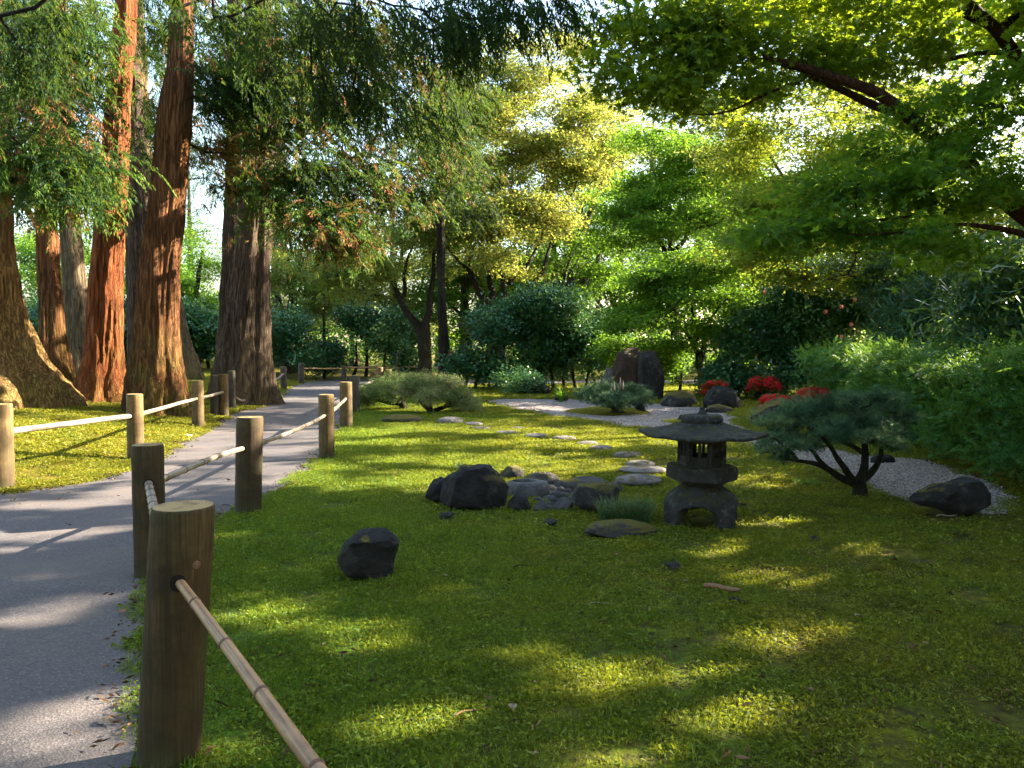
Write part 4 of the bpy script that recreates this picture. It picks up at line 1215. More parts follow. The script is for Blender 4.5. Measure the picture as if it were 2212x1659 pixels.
# ================================================================== SUN GAPS (where the photograph shows sun on the ground and trunks)
for g_ in [(1250, 1330, 1000, 210, 2), (1250, 1560, 1100, 110, 2), (150, 1250, 330, 150, 2), (1010, 990, 440, 80, 1), (1640, 1040, 150, 60, True), (600, 1290, 130, 70, True), (930, 928, 165, 15), (1040, 912, 90, 6), (860, 960, 120, 7), (1060, 962, 120, 6), (1290, 950, 110, 6), (860, 996, 150, 8), (1120, 990, 120, 7), (1290, 1002, 90, 7), (1120, 1012, 60, 6), (800, 1040, 80, 5), (1000, 880, 70, 5),
           (1700, 1030, 100, 9), (1610, 985, 60, 10), (1600, 1020, 50, 8), (1690, 1065, 70, 7), (1640, 1130, 80, 9), (1545, 1195, 60, 8), (1320, 1490, 110, 26), (1655, 1388, 85, 30), (1520, 1570, 125, 18), (1640, 1530, 60, 16), (860, 1590, 100, 24), 
           (800, 1385, 70, 9), (980, 1275, 60, 8), (620, 1295, 110, 14), (540, 1235, 60, 8), (700, 1355, 90, 9), (490, 1610, 60, 20), (1250, 1650, 60, 10), (1380, 1655, 80, 8),  (1870, 1200, 60, 6),
           (150, 970, 300, 75, True), (310, 1020, 90, 10), (300, 958, 110, 8), (60, 890, 90, 8), (380, 925, 60, 7),
           (640, 938, 90, 20), (600, 975, 80, 8), (430, 985, 90, 12), (300, 1062, 130, 9), (90, 1090, 120, 6), (60, 1160, 110, 7), (180, 1145, 120, 5), (330, 1120, 60, 6), (90, 1250, 130, 9), (200, 1215, 60, 5), (90, 1325, 150, 14), (200, 1290, 90, 8), (60, 1590, 150, 22), (230, 1530, 70, 30), (170, 1640, 110, 16), (760, 830, 40, 3),
           (1130, 870, 60, 3), (1180, 880, 60, 3), (1290, 885, 70, 4), (1400, 900, 50, 3), (1440, 912, 40, 3), (1650, 945, 60, 8), (1740, 985, 50, 7), (1660, 870, 40, 12), (990, 860, 60, 3)]:
    glade(*g_)
for px, py, d, r in [(266, 160, 17, .45), (266, 240, 17, .55), (262, 330, 17, .55), (255, 430, 17, .35), (250, 520, 17, .3), (250, 600, 17, .5), (250, 680, 17, .45), (255, 760, 17, .45), (262, 830, 17, .4),
                     (398, 330, 15.5, .2), (392, 420, 15.5, .3), (380, 560, 15.5, .3), (376, 640, 15.5, .4), (374, 700, 15.5, .5), (372, 760, 15.5, .45), (392, 830, 15.5, .4), (405, 30, 15.5, .6),
                     (575, 480, 20, .4), (572, 560, 20, .3), (575, 650, 20, .35), (578, 740, 20, .4), (585, 810, 20, .3), (22, 560, 15.5, .3), (40, 650, 15.5, .4), (60, 740, 15.5, .6), (90, 820, 15.5, .5), (20, 800, 15, .5),
                     (120, 520, 19, .25), (125, 700, 19, .3), (135, 800, 19, .4), (180, 600, 24, .3), (180, 720, 24, .3), (100, 350, 13, .8), (160, 400, 13, .8), (700, 430, 15, .8), (640, 300, 15, .6), (830, 400, 15, .8), (900, 430, 16, .8), (760, 500, 14, .7),
                     (1700, 340, 21, 2.8), (1900, 330, 21, 2.8), (2060, 300, 21, 2.4), (1470, 420, 31, 3.0), (1480, 640, 24, 2.0), (1750, 130, 27, 3.0), (1950, 130, 27, 3.0), (1180, 500, 33, 2.0), (1150, 330, 33, 3.0), (1080, 250, 33, 2.5), (1250, 420, 33, 2.5), (1480, 600, 24, 1.2), (1440, 350, 30, 2.0), (1860, 250, 20, 1.5), (1600, 330, 20, 1.6), (1900, 380, 18, 1.2),
                     (1880, 770, 13, .6), (1800, 770, 13, .5), (2020, 770, 9.5, .4), (1480, 120, 8.5, .8), (1560, 60, 8.5, .8), (1840, 60, 8.5, 1.0), (300, 935, 10.2, .35), (290, 905, 10.2, .3), (120, 910, 9.2, .5), (200, 905, 9.6, .4), (748, 870, 14.5, .3), (10, 960, 8.1, .3), (430, 860, 14.3, .25), (850, 840, 18, .5), (950, 850, 18, .7), (1290, 850, 17, .4), (1350, 845, 17, .4)]:
    DISCS.append((at(px, py, d), r))

# ================================================================== PLANT BUILDING
def frond_set(specs, tri=False):
    """specs: rows of (origin, direction, length, width, side vector, tint) -> narrow diamond leaves"""
    V, F, T = [], [], []
    for k, (o, d, L_, w, sd, t) in enumerate(specs):
        o = np.asarray(o, float); d = np.asarray(d, float); d = d / np.linalg.norm(d); sd = np.asarray(sd, float); sd = sd - d * np.dot(sd, d); sd /= np.linalg.norm(sd) + 1e-9
        if tri:
            b = len(V); V += [o + d * L_ * 0.15 + sd * w * 0.62, o + d * L_, o + d * L_ * 0.25 - sd * w * 0.62]
            F.append([b, b + 1, b + 2]); T += [t] * 3
            continue
        V += [o, o + d * L_ * 0.5 + sd * w / 2, o + d * L_, o + d * L_ * 0.5 - sd * w / 2]
        F += [[4 * k, 4 * k + 1, 4 * k + 2], [4 * k, 4 * k + 2, 4 * k + 3]]
        T += [t] * 4
    return np.array(V), np.array(F), np.array(T)

def P_maple_star(seed, n=6, size=0.072, R=0.12):
    """sprig of palmate leaves with seven lobes"""
    r = np.random.default_rng(seed); V, F, T = [], [], []
    for k in range(n):
        a = np.radians(np.array([-118, -90, -75, -50, -40, -20, -12, 0, 12, 20, 40, 50, 75, 90, 118]))
        rad = np.array([0.42, 0.3, 0.7, 0.3, 0.9, 0.34, 0.0, 1.0, 0.0, 0.34, 0.9, 0.3, 0.7, 0.3, 0.42]); keep = rad > 0
        a, rad = a[keep], rad[keep]
        s_ = size * (0.7 + 0.6 * r.random())
        pts = np.stack([np.sin(a) * rad * s_, np.cos(a) * rad * s_, -0.18 * s_ * rad ** 2], -1)
        pts = np.vstack([[0, 0, 0], pts])
        R_ = rotmats(np.array([r.random() * 6.28]), np.array([r.normal() * 0.6]), np.array([r.normal() * 0.8]))[0]
        c = np.array([r.normal() * R, r.normal() * R, r.normal() * R * 0.55])
        b = len(V); V += list(pts @ R_.T + c)
        m = len(pts) - 1
        F += [[b, b + i + 1, b + i + 2] for i in range(m - 1)]
        T += [r.random()] * len(pts)
    return np.array(V), np.array(F), np.array(T)

def P_leafy(seed, n=8, L_=0.08, w=0.05, R=0.14, flatz=0.35, tilt=0.5, tri=True):
    r = np.random.default_rng(seed); sp = []
    for k in range(n):
        o = r.normal(size=3) * R; o[2] *= flatz
        y = r.random() * 6.28; e = r.normal() * tilt
        d = np.array([math.cos(y) * math.cos(e), math.sin(y) * math.cos(e), math.sin(e)])
        sd = np.cross(d, [0, 0, 1]) + r.normal(size=3) * 0.3
        sp.append((o, d, L_ * (0.7 + 0.6 * r.random()), w, sd, r.random()))
    return frond_set(sp, tri)

def P_cedar(seed, L_=0.52, n=32):
    """a drooping spray: an arched axis along +x with hanging side fronds"""
    r = np.random.default_rng(seed); sp = []
    dr = 0.5 + 0.5 * r.random()
    for k in range(n):
        u = 0.1 + 0.9 * (k + r.random()) / n
        o = np.array([L_ * u * 0.85, 0.05 * r.normal() * u, -dr * L_ * 0.55 * u ** 1.8])
        sgn = 1 if k % 2 else -1
        d = np.array([0.75, sgn * (0.75 * (1 - u * 0.6) + 0.15 * r.normal()), -0.45 - 0.8 * u + 0.2 * r.normal()])
        sp.append((o, d, (0.075 + 0.075 * r.random()) * (1.15 - 0.5 * u), 0.021, np.array([r.normal(), r.normal(), 0.6]), 0.3 + 0.5 * u * r.random() + 0.1 * r.normal()))
    return frond_set(sp, True)

def P_lance(seed, n=9, L_=0.17, w=0.02, droop=0.7):
    r = np.random.default_rng(seed); sp = []
    for k in range(n):
        y = r.random() * 6.28; e = -droop + r.normal() * 0.4
        d = np.array([math.cos(y) * math.cos(e), math.sin(y) * math.cos(e), math.sin(e)])
        o = np.array([0.12 * r.normal(), 0.12 * r.normal(), 0.1 * r.normal()])
        sp.append((o, d, L_ * (0.7 + 0.6 * r.random()), w, np.cross(d, [0, 0, 1]) + r.normal(size=3) * 0.4, r.random()))
    return frond_set(sp, True)

def P_pinnate(seed, n=6, L_=0.16):
    """feathery hedge sprig"""
    r = np.random.default_rng(seed); sp = []
    for k in range(n):
        y = (k + r.random() * 0.6) / n * 6.28; e = 0.35 + 0.3 * r.normal()
        d = np.array([math.cos(y) * math.cos(e), math.sin(y) * math.cos(e), math.sin(e)])
        sd = np.array([-math.sin(y), math.cos(y), 0])
        o = r.normal(size=3) * 0.03
        for j in range(4):
            u = 0.25 + 0.75 * j / 3
            for sg in (-1, 1):
                dd = d * 0.8 + sd * sg * 0.7 * (1 - u * 0.7)
                sp.append((o + d * L_ * u * 0.8, dd, 0.06 * (1.1 - 0.4 * u), 0.014, np.cross(dd, [0, 0, 1]) + 0.2 * r.normal(size=3), 0.3 + 0.6 * u * r.random()))
    return frond_set(sp, True)

def P_needles(seed, n=20, L_=0.075, w=0.003, up=0.6):
    r = np.random.default_rng(seed); V, F, T = [], [], []
    for k in range(n):
        y = r.random() * 6.28; e = up + r.normal() * 0.45
        d = np.array([math.cos(y) * math.cos(e), math.sin(y) * math.cos(e), math.sin(e)]); sd = np.cross(d, r.normal(size=3)); sd /= np.linalg.norm(sd)
        o = np.array([0, 0, 0.02 * r.random()]); l = L_ * (0.75 + 0.4 * r.random())
        b = len(V); V += [o - sd * w / 2, o + sd * w / 2, o + d * l]; F.append([b, b + 1, b + 2]); T += [r.random()] * 3
    return np.array(V), np.array(F), np.array(T)

def P_lace(seed, n=16):
    r = np.random.default_rng(seed); sp = []
    for k in range(n):
        y = r.random() * 6.28; o = np.array([0.06 * r.normal(), 0.06 * r.normal(), 0.04 * r.normal()])
        e = -0.5 + 0.5 * r.normal()
        d = np.array([math.cos(y) * math.cos(e), math.sin(y) * math.cos(e), math.sin(e)])
        sp.append((o, d, 0.095 * (0.7 + 0.6 * r.random()), 0.012, r.normal(size=3), r.random()))
    return frond_set(sp, True)

PR = {
    'star': [P_maple_star(k) for k in range(5)],
    'star_big': [P_maple_star(10 + k, 5, 0.085, 0.12) for k in range(4)],
    'leafy': [P_leafy(k, 9, 0.1, 0.065, 0.15) for k in range(5)],
    'leafy_s': [P_leafy(30 + k, 10, 0.075, 0.055, 0.13) for k in range(5)],
    'shade': [P_leafy(50 + k, 12, 0.17, 0.13, 0.26, 0.5, 0.7) for k in range(4)],
    'camellia': [P_leafy(70 + k, 11, 0.1, 0.05, 0.1, 0.9, 0.6) for k in range(5)],
    'cedar': [P_cedar(k) for k in range(6)],
    'lance': [P_lance(k) for k in range(5)],
    'pinnate': [P_pinnate(k) for k in range(5)],
    'needle': [P_needles(k) for k in range(5)],
    'needle_far': [P_needles(20 + k, 26, 0.11, 0.007, 0.7) for k in range(4)],
    'lace': [P_lace(k) for k in range(5)],
    'far': [P_leafy(90 + k, 9, 0.3, 0.16, 0.42, 0.45, 0.4) for k in range(4)],
    'far_conifer': [P_cedar(40 + k, 1.3, 26) for k in range(3)],
}

def grow(roots, targets, step=0.3, wiggle=0.12, tip=0.006, power=2.3, rise=0.15, maxr=0.3, back=None):
    """roots: list of (points, radii) already there; every target is reached from the nearest wood. Returns nodes, parents, radii"""
    nodes, par, fixed = [], [], []
    for pts, rad in roots:
        for k in range(len(pts)):
            nodes.append(np.asarray(pts[k], float)); par.append(len(nodes) - 2 if k else -1); fixed.append(float(rad[k]))
    nroot = len(nodes)
    cap = nroot + int(len(targets) * 14) + 64
    N = np.zeros((cap, 3)); N[:nroot] = nodes; par = list(par); n = nroot
    child = np.zeros(cap, int)
    T_ = np.asarray(targets, float)
    d0 = np.min(np.linalg.norm(T_[:, None] - N[None, :nroot], axis=2), 1)
    for t in T_[np.argsort(d0)]:
        dv = t - N[:n]
        dist = np.linalg.norm(dv, axis=1)
        cost = dist + 0.5 * np.clip(-dv[:, 2], 0, None) * 0.6 + 0.12 * np.clip(child[:n] - 2, 0, 5)
        k = int(np.argmin(cost)); L_ = dist[k]
        if L_ < 0.04: continue
        m = min(12, max(1, int(round(L_ / step))))
        child[k] += 1
        prev, p0 = k, N[k].copy()
        off = rng.normal(size=3) * wiggle * L_
        for j_ in range(1, m + 1):
            u = j_ / m
            p = p0 + (t - p0) * u + (off + np.array([0, 0, rise * L_])) * math.sin(math.pi * u) * 0.6 + (rng.normal(size=3) * wiggle * 0.35 * step if j_ < m else 0)
            if n >= cap: break
            N[n] = p; par.append(prev); prev = n; n += 1
    N = N[:n]
    area = np.zeros(n)
    haschild = np.zeros(n, bool)
    for k in range(nroot, n): haschild[par[k]] = True
    for k in range(n - 1, -1, -1):
        if k >= nroot:
            if not haschild[k]: area[k] = tip ** power
            area[k] = max(area[k], tip ** power); area[par[k]] += area[k]
    rad = np.minimum(area ** (1 / power), maxr)
    for k in range(nroot): rad[k] = fixed[k]
    for k in range(nroot, n): rad[k] = min(rad[k], rad[par[k]] * (0.75 if par[k] < nroot else 0.97))
    return N, par, rad, nroot

def limbs_mesh(acc, N, par, rad, nroot, minr=0.0, sides=5):
    segs = [k for k in range(nroot, len(N)) if rad[k] >= minr]
    if not segs: return
    k = np.array(segs); p = np.array(par)[k]
    A, B = N[p], N[k]; ra = np.minimum(rad[p], rad[k] * 1.35); rb = rad[k]
    d = B - A; L_ = np.linalg.norm(d, axis=1, keepdims=True) + 1e-9; d /= L_
    ref = np.where(np.abs(d[:, 2:3]) < 0.9, np.array([[0, 0, 1.]]), np.array([[1., 0, 0]]))
    u = np.cross(d, ref); u /= np.linalg.norm(u, axis=1, keepdims=True); w = np.cross(d, u)
    th = np.arange(sides) * 2 * math.pi / sides
    c, s_ = np.cos(th)[None, :, None], np.sin(th)[None, :, None]
    ring = u[:, None] * c + w[:, None] * s_
    A2 = A - d * ra[:, None] * 0.3; B2 = B + d * rb[:, None] * 0.35
    V = np.concatenate([A2[:, None] + ring * ra[:, None, None], B2[:, None] + ring * rb[:, None, None]], 1)
    j = np.arange(sides)
    F = np.stack([j, (j + 1) % sides, sides + (j + 1) % sides, sides + j], -1)
    F = F[None] + (np.arange(len(k)) * 2 * sides)[:, None, None]
    acc.add(V.reshape(-1, 3), F.reshape(-1, 4))

def pads_world(pads):
    out = []
    for px, py, rx, ry, d, n in pads:
        c = at(px, py, d); k = d / FPX
        out.append((c, np.array([rx * k, 0.85 * rx * k if rx * k < 2.5 else 2.2, ry * k]), n))
    return out

def crown(t, roots, pads, proto, fmat, lmat, per=8, spread=0.3, fl=0.4, tint=(0.5, 0.2), scale=(0.8, 1.25), pitch=0.2, tip=0.006, step=0.3, wiggle=0.12, minr=0.004, rise=0.15, outward=None, wells=True, shell=0.4,
          maxr=0.3, leafname="foliage", sides=5, limbname="branches", limb=True, edge=0.5, split=0, padtint=0.07, cutlimbs=False, dens=1.0, wkeep=0.1, margin=0.04):
    cl = []; ptint = []
    if split:                                            # every pad breaks up into smaller ragged tufts
        pads = [(c + (rng.random(3) * 2 - 1) * r * np.array([0.8, 0.8, 1.0]), r * (0.35 + 0.4 * rng.random()) * np.array([1.1, 1.1, 0.8]), max(4, n // split)) for c, r, n in pads for _ in range(split)]
    for c, r, n in pads:
        n = max(3, int(n * dens))
        u = rng.normal(size=(n, 3)); u /= np.linalg.norm(u, axis=1, keepdims=True)
        q = (shell + (1 - shell) * rng.random(n) ** 0.5)[:, None] if shell >= 0 else rng.random((n, 1)) ** (1 / 3)
        q = q * (1 + 0.25 * rng.normal(size=(n, 1)) * edge)
        cl.append(c + u * q * r); ptint.append(np.full(n, rng.normal() * padtint))
    cl = np.concatenate(cl); ptint = np.concatenate(ptint)
    ptint = ptint[cl[:, 2] > 0.12]; cl = cl[cl[:, 2] > 0.12]
    N, par, rad, nroot = grow(roots, cl, step, wiggle, tip, rise=rise, maxr=maxr)
    if limb:
        a = Acc(); limbs_mesh(a, N, par, rad, nroot, minr, sides)
        if wells and (wkeep < 0.05 or cutlimbs) and not a.empty(): a.cut_gaps(0, margin)
        if not a.empty(): a.build(limbname, lmat, t, True)["kind"] = "stuff"
    pos = np.repeat(cl, per, 0); n = len(pos)
    sp = rng.normal(size=(n, 3)) * spread; sp[:, 2] *= fl
    pos = pos + sp
    pos[:, 2] = np.maximum(pos[:, 2], 0.06)
    tc = np.repeat(np.clip(tint[0] + ptint + tint[1] * rng.normal(size=len(cl)), 0, 1), per)
    if outward is not None:
        dv = pos - outward; yaw = np.arctan2(dv[:, 1], dv[:, 0]) + rng.normal(size=n) * 0.7
    else: yaw = rng.random(n) * 6.283
    a = Acc()
    scatter(a, PR[proto], pos, yaw, pitch[0] + pitch[1] * rng.normal(size=n) if isinstance(pitch, tuple) else rng.normal(size=n) * pitch, rng.normal(size=n) * 0.2,
            scale[0] + (scale[1] - scale[0]) * rng.random(n), tc, 0.3)
    if wells and not a.empty(): a.cut_gaps(wkeep, margin)
    if not a.empty():
        o = a.build(leafname, fmat, t); o["kind"] = "stuff"
    return N

def line(px_pts, d, rads=None, dd=None):
    pts = np.array([at(p[0], p[1], d + (dd[i] if dd else 0)) for i, p in enumerate(px_pts)])
    rad = np.array([p[2] / FPX * d for p in px_pts]) if rads is None else rads
    return pts, rad

def densify(pts, rad, step=0.25, wob=0.0, seed=0):
    pts = np.asarray(pts, float); seg = np.linalg.norm(np.diff(pts, axis=0), axis=1); s_ = np.concatenate([[0], np.cumsum(seg)])
    n = max(3, int(s_[-1] / step) + 1); u = np.linspace(0, s_[-1], n)
    out = np.stack([np.interp(u, s_, pts[:, k]) for k in range(3)], -1)
    for _ in range(2):
        out[1:-1] = 0.5 * out[1:-1] + 0.25 * (out[:-2] + out[2:])
    if wob: out[1:-1] += wob * np.stack([vnoise(np.stack([u * 1.8, u * 0 + seed, u * 0 + k], -1), 33 + k) for k in range(3)], -1)[1:-1]
    return out, np.interp(u, s_, rad)

# ================================================================== CEDARS
def giant(label, depth, prof, mat, top_z, seed, pads=None, flute=0.06, nside=110, group="tall cedars beside the path", flare_roots=0.0, tint=(0.45, 0.2), per=8, dens=1.3, name="cedar_tree", limbdown=True, protos='cedar', base_z=None):
    """prof: from the foot upwards, (x, y, half width) measured in the photograph at that depth"""
    c = np.array([at(p[0], p[1], depth) for p in prof]); r = np.array([p[2] / FPX * depth for p in prof])
    zb = float(H(c[0][0], depth))
    # carry the trunk down into the ground and up past the frame
    c0 = c[0].copy(); c0[2] = min(zb - 0.15, c[0][2] - 0.1)
    dz = c[-1][2] - c[-2][2]; slope = (c[-1][:2] - c[-2][:2]) / max(dz, .1) * 0.6
    topc = c[-1].copy(); topc[2] = top_z; topc[:2] += slope * min(top_z - c[-1][2], 6)
    C_ = np.vstack([c0, c, topc]); Rr = np.concatenate([[r[0] * 1.12], r, [0.08]])
    t = thing(name, label, "tree", (c[0][0], depth, zb), group)
    z = np.concatenate([np.arange(C_[0][2], 2.5, 0.05), np.arange(2.5, 9, 0.12), np.arange(9, top_z, 0.6), [top_z]])
    cx_ = np.interp(z, C_[:, 2], C_[:, 0]); cyy = np.interp(z, C_[:, 2], C_[:, 1]); R_ = np.interp(z, C_[:, 2], Rr)
    k = np.ones(9) / 9
    if len(z) > 30:
        pad = 4
        for arr in (cx_, R_):
            e = np.concatenate([np.full(pad, arr[0]), arr, np.full(pad, arr[-1])]); arr[:] = np.convolve(e, k, 'valid')
    th = np.arange(nside) * 2 * math.pi / nside
    Z2, T2 = np.meshgrid(z, th, indexing='ij')
    foot = np.exp(-(Z2 - zb) / 0.9)
    ph = seed * 1.7
    lob = np.cos(5 * T2 + ph + 0.25 * Z2) * 0.6 + np.cos(8 * T2 - ph * 2 - 0.15 * Z2) * 0.4
    rr = R_[:, None] * (1 + lob * (flute + (0.12 + flare_roots) * foot))
    q3 = np.stack([np.cos(T2) * 2.0, np.sin(T2) * 2.0, Z2 * 0.35 + seed * 5], -1)
    fis = np.stack([np.cos(T2) * R_[:, None] * 9, np.sin(T2) * R_[:, None] * 9, Z2 * 0.55 + seed], -1)
    rid = 1 - np.abs(vnoise(fis, seed)); rid2 = 1 - np.abs(vnoise(fis * np.array([2.3, 2.3, 1.6]), seed + 9))
    rr = rr * (1 + 0.05 * fbm(q3, seed, 3)) + 0.055 * (rid ** 2.2 - 0.55) + 0.034 * (rid2 ** 2 - 0.55)
    V = np.stack([cx_[:, None] + rr * np.cos(T2), cyy[:, None] + rr * np.sin(T2), Z2], -1)
    n = nside; i = np.arange(len(z) - 1)[:, None] * n; j = np.arange(n)[None]
    a = Acc(); a.add(V.reshape(-1, 3), np.stack([i + j, i + (j + 1) % n, i + n + (j + 1) % n, i + n + j], -1).reshape(-1, 4))
    a.build("trunk", mat, t, True)
    CLEAR.append((c[0][0], depth, r[0] * 1.05, r[0] * 1.05))
    zz = np.arange(1.5, top_z, 0.5)
    root = (np.stack([np.interp(zz, C_[:, 2], C_[:, 0]), np.interp(zz, C_[:, 2], C_[:, 1]), zz], -1), np.interp(zz, C_[:, 2], Rr) * 0.5)
    if pads:
        crown(t, [root], pads, protos, M['cedar'], M['limb'], per=per, spread=0.34, fl=0.6, tint=tint, scale=(0.7, 1.3), pitch=(0.25, 0.35), tip=0.007, step=0.45, wiggle=0.1, rise=0.25 if limbdown else 0.1,
              outward=np.array([c[0][0], depth, 0]), shell=-1, maxr=0.09, dens=dens, split=6, padtint=0.24, wkeep=0.03, cutlimbs=True)
    return t

giant("massive golden barked cedar with a wide mossy foot, furthest left", 15.0, [(22, 850, 112), (12, 800, 85), (4, 740, 66), (-4, 680, 54), (-10, 600, 44), (-14, 520, 38), (-18, 440, 35)], M['bark_gold'], 24, 3, flute=0.05, flare_roots=0.1,
      pads=pads_world([(60, 350, 110, 70, 12.5, 60), (20, 240, 120, 90, 12.5, 40)]) + [(np.array([-10.5, 15, 17.5]), np.array([3, 3, 5]), 24)], tint=(0.44, 0.2), dens=1.3)
giant("slim straight cedar, second from the left, with ribbed tan bark", 19.0, [(128, 845, 36), (121, 790, 29), (115, 720, 24), (108, 620, 21), (101, 520, 20), (97, 430, 19), (94, 330, 18)], M['bark_brown'], 24, 5, nside=72,
      pads=pads_world([(120, 380, 75, 60, 14, 45), (90, 170, 120, 110, 16, 60)]) + [(np.array([-12, 19, 16.0]), np.array([2.5, 2.5, 5]), 24)], tint=(0.52, 0.2))
giant("slim olive green cedar, third from the left, just before the red one", 24.0, [(180, 812, 34), (174, 770, 28), (168, 700, 24), (160, 600, 21), (153, 520, 19), (147, 430, 17)], M['bark_pale'], 24, 6, nside=64, pads=[(np.array([-14, 24, 13.0]), np.array([3, 3, 4]), 24)])
giant("bright red barked cedar, its right side lit white by the sun", 17.0, [(217, 868, 60), (219, 830, 47), (225, 780, 40), (226, 722, 35), (228, 650, 32), (232, 573, 30), (240, 450, 28), (247, 350, 27), (254, 243, 25), (264, 120, 21), (272, 20, 18)], M['bark_red'], 26, 8, flute=0.03,
      pads=pads_world([(120, 90, 90, 100, 14.5, 60), (335, 150, 30, 150, 19, 30)]) + [(np.array([-8.5, 17, 17.0]), np.array([3, 3, 5]), 24)], tint=(0.35, 0.2))
giant("reddish grey leaning cedar close behind the red one", 21.0, [(318, 820, 40), (312, 700, 34), (306, 573, 30), (292, 347, 19), (288, 200, 17), (283, 60, 15)], M['bark_grey'], 24, 9, nside=72, pads=[(np.array([-9, 21, 16.0]), np.array([2.5, 2.5, 4]), 24)] + pads_world([(140, 200, 110, 130, 22, 50), (50, 120, 110, 110, 22, 40), (320, 200, 50, 140, 23, 30), (60, 330, 80, 60, 22, 24)]), tint=(0.15, 0.15))
giant("curved grey green cedar trunk behind the brown one, foot showing at its right", 28.0, [(402, 806, 30), (392, 740, 20), (380, 680, 17), (350, 540, 14), (318, 347, 13), (308, 200, 11), (303, 90, 10)], M['bark_pale'], 22, 10, nside=56, pads=[(np.array([-13, 28, 15.0]), np.array([3, 3, 4]), 24)])
giant("thick brown cedar with reddish patches leaning right, between path and red cedar", 15.5, [(347, 902, 70), (344, 870, 62), (341, 826, 56), (339, 722, 43), (344, 573, 38), (356, 480, 35), (366, 382, 33), (378, 243, 33), (390, 120, 23), (392, 30, 21)], M['bark_brown'], 26, 12, flute=0.05, flare_roots=0.05,
      pads=pads_world([(510, 120, 90, 110, 16, 90), (470, 330, 70, 110, 17, 50), (620, 60, 120, 80, 14, 60)]) + [(np.array([-6.5, 15.5, 15.5]), np.array([3.5, 3.5, 5]), 24)], tint=(0.5, 0.28))
giant("dark slender trunk against the left side of the great grey cedar", 21.5, [(482, 850, 34), (488, 800, 26), (492, 720, 20), (497, 573, 17), (503, 400, 14), (506, 243, 14), (508, 100, 13)], M['bark_grey'], 24, 13, nside=64, pads=[(np.array([-8.5, 22, 17.0]), np.array([2.5, 2.5, 4]), 24)] + pads_world([(620, 150, 120, 110, 23, 50), (760, 250, 120, 120, 23, 50), (890, 200, 110, 110, 23, 50), (690, 390, 100, 70, 23, 40), (830, 410, 90, 60, 23, 34), (1000, 120, 60, 90, 23, 20)]), tint=(0.12, 0.12))
giant("great grey brown cedar with ribbed spreading foot where the path bends", 20.0, [(527, 868, 66), (526, 826, 62), (533, 722, 50), (545, 600, 38), (552, 500, 34), (556, 451, 32), (559, 243, 31), (560, 100, 28), (561, 10, 26)], M['bark_grey'], 27, 15, flute=0.07, flare_roots=0.12,
      pads=pads_world([(560, 300, 110, 120, 18, 80), (700, 330, 110, 110, 17, 90), (700, 450, 80, 50, 16, 36), (830, 300, 110, 120, 18, 90), (890, 395, 90, 50, 17, 60), (600, 470, 60, 50, 17, 30), (640, 420, 80, 60, 16.5, 50), (780, 410, 90, 50, 17, 50), (980, 340, 60, 50, 18, 40), (735, 510, 34, 34, 15.5, 16), (800, 140, 150, 110, 17, 100)]) + [(np.array([-6.8, 20, 16.5]), np.array([3.5, 3.5, 5]), 24)], tint=(0.66, 0.25))
giant("hazy far trunk seen between the great cedar and the crooked maples", 48.0, [(602, 745, 22), (602, 640, 17), (604, 500, 15), (604, 430, 14)], M['limb_grey'], 28, 16, nside=40, pads=[(np.array([-15, 48, 19.0]), np.array([4, 4, 6]), 70)] + pads_world([(430, 440, 50, 70, 48, 30), (430, 320, 60, 80, 48, 36), (470, 560, 30, 40, 48, 12), (210, 420, 40, 90, 48, 24), (660, 420, 60, 70, 48, 24)]), group="trees far behind the garden", name="far_tree", protos='far_conifer')
giant("dark conifer with a pale trunk behind the grey maple, crown above the laceleaf maples", 28.0, [(960, 800, 14), (956, 700, 9), (952, 560, 8), (950, 460, 7.5), (960, 300, 7)], M['limb'], 13, 17, nside=40,
      pads=pads_world([(985, 400, 60, 60, 27, 60), (960, 310, 60, 60, 28, 50), (960, 220, 40, 50, 28, 30)]), group=None, name="conifer_tree", tint=(0.15, 0.12))
# the bough of a cedar standing left of the frame, hanging dark across the top of the picture
t = thing("cedar_tree", "cedar whose dark drooping boughs hang across the top of the view", "tree", (-3.8, 4.5, 0), "tall cedars beside the path")
tp = np.array([[-5.6, 5.0, -0.2], [-5.6, 5.0, 6], [-5.5, 5.2, 14], [-5.4, 5.4, 22]]); t.location = (-5.6, 5.0, 0)
p_, r_ = densify(tp, np.array([0.5, 0.34, 0.24, 0.1]), 0.5, 0.05, 2)
a = Acc(); tube(a, p_, r_, 32, rough=0.05); a.build("trunk", M['bark_brown'], t, True)
crown(t, [(p_[10:], r_[10:] * 0.6)], pads_world([(640, 70, 130, 60, 8.5, 26), (760, 130, 110, 60, 8.5, 26), (900, 60, 130, 50, 8, 30), (1060, 30, 110, 40, 8, 22), (1150, 0, 110, 36, 7.5, 14), (820, 220, 90, 40, 9, 14), (90, 60, 120, 60, 8.5, 22), (60, 170, 110, 50, 9, 18), (500, 20, 120, 30, 8, 14)]),
      'cedar', M['cedar'], M['limb'], per=7, spread=0.2, fl=0.5, tint=(0.12, 0.12), scale=(0.5, 0.9), pitch=(0.55, 0.35), tip=0.005, step=0.3, wiggle=0.1, rise=0.2, outward=np.array([-5.6, 5, 0]), shell=-1, maxr=0.06, split=4)
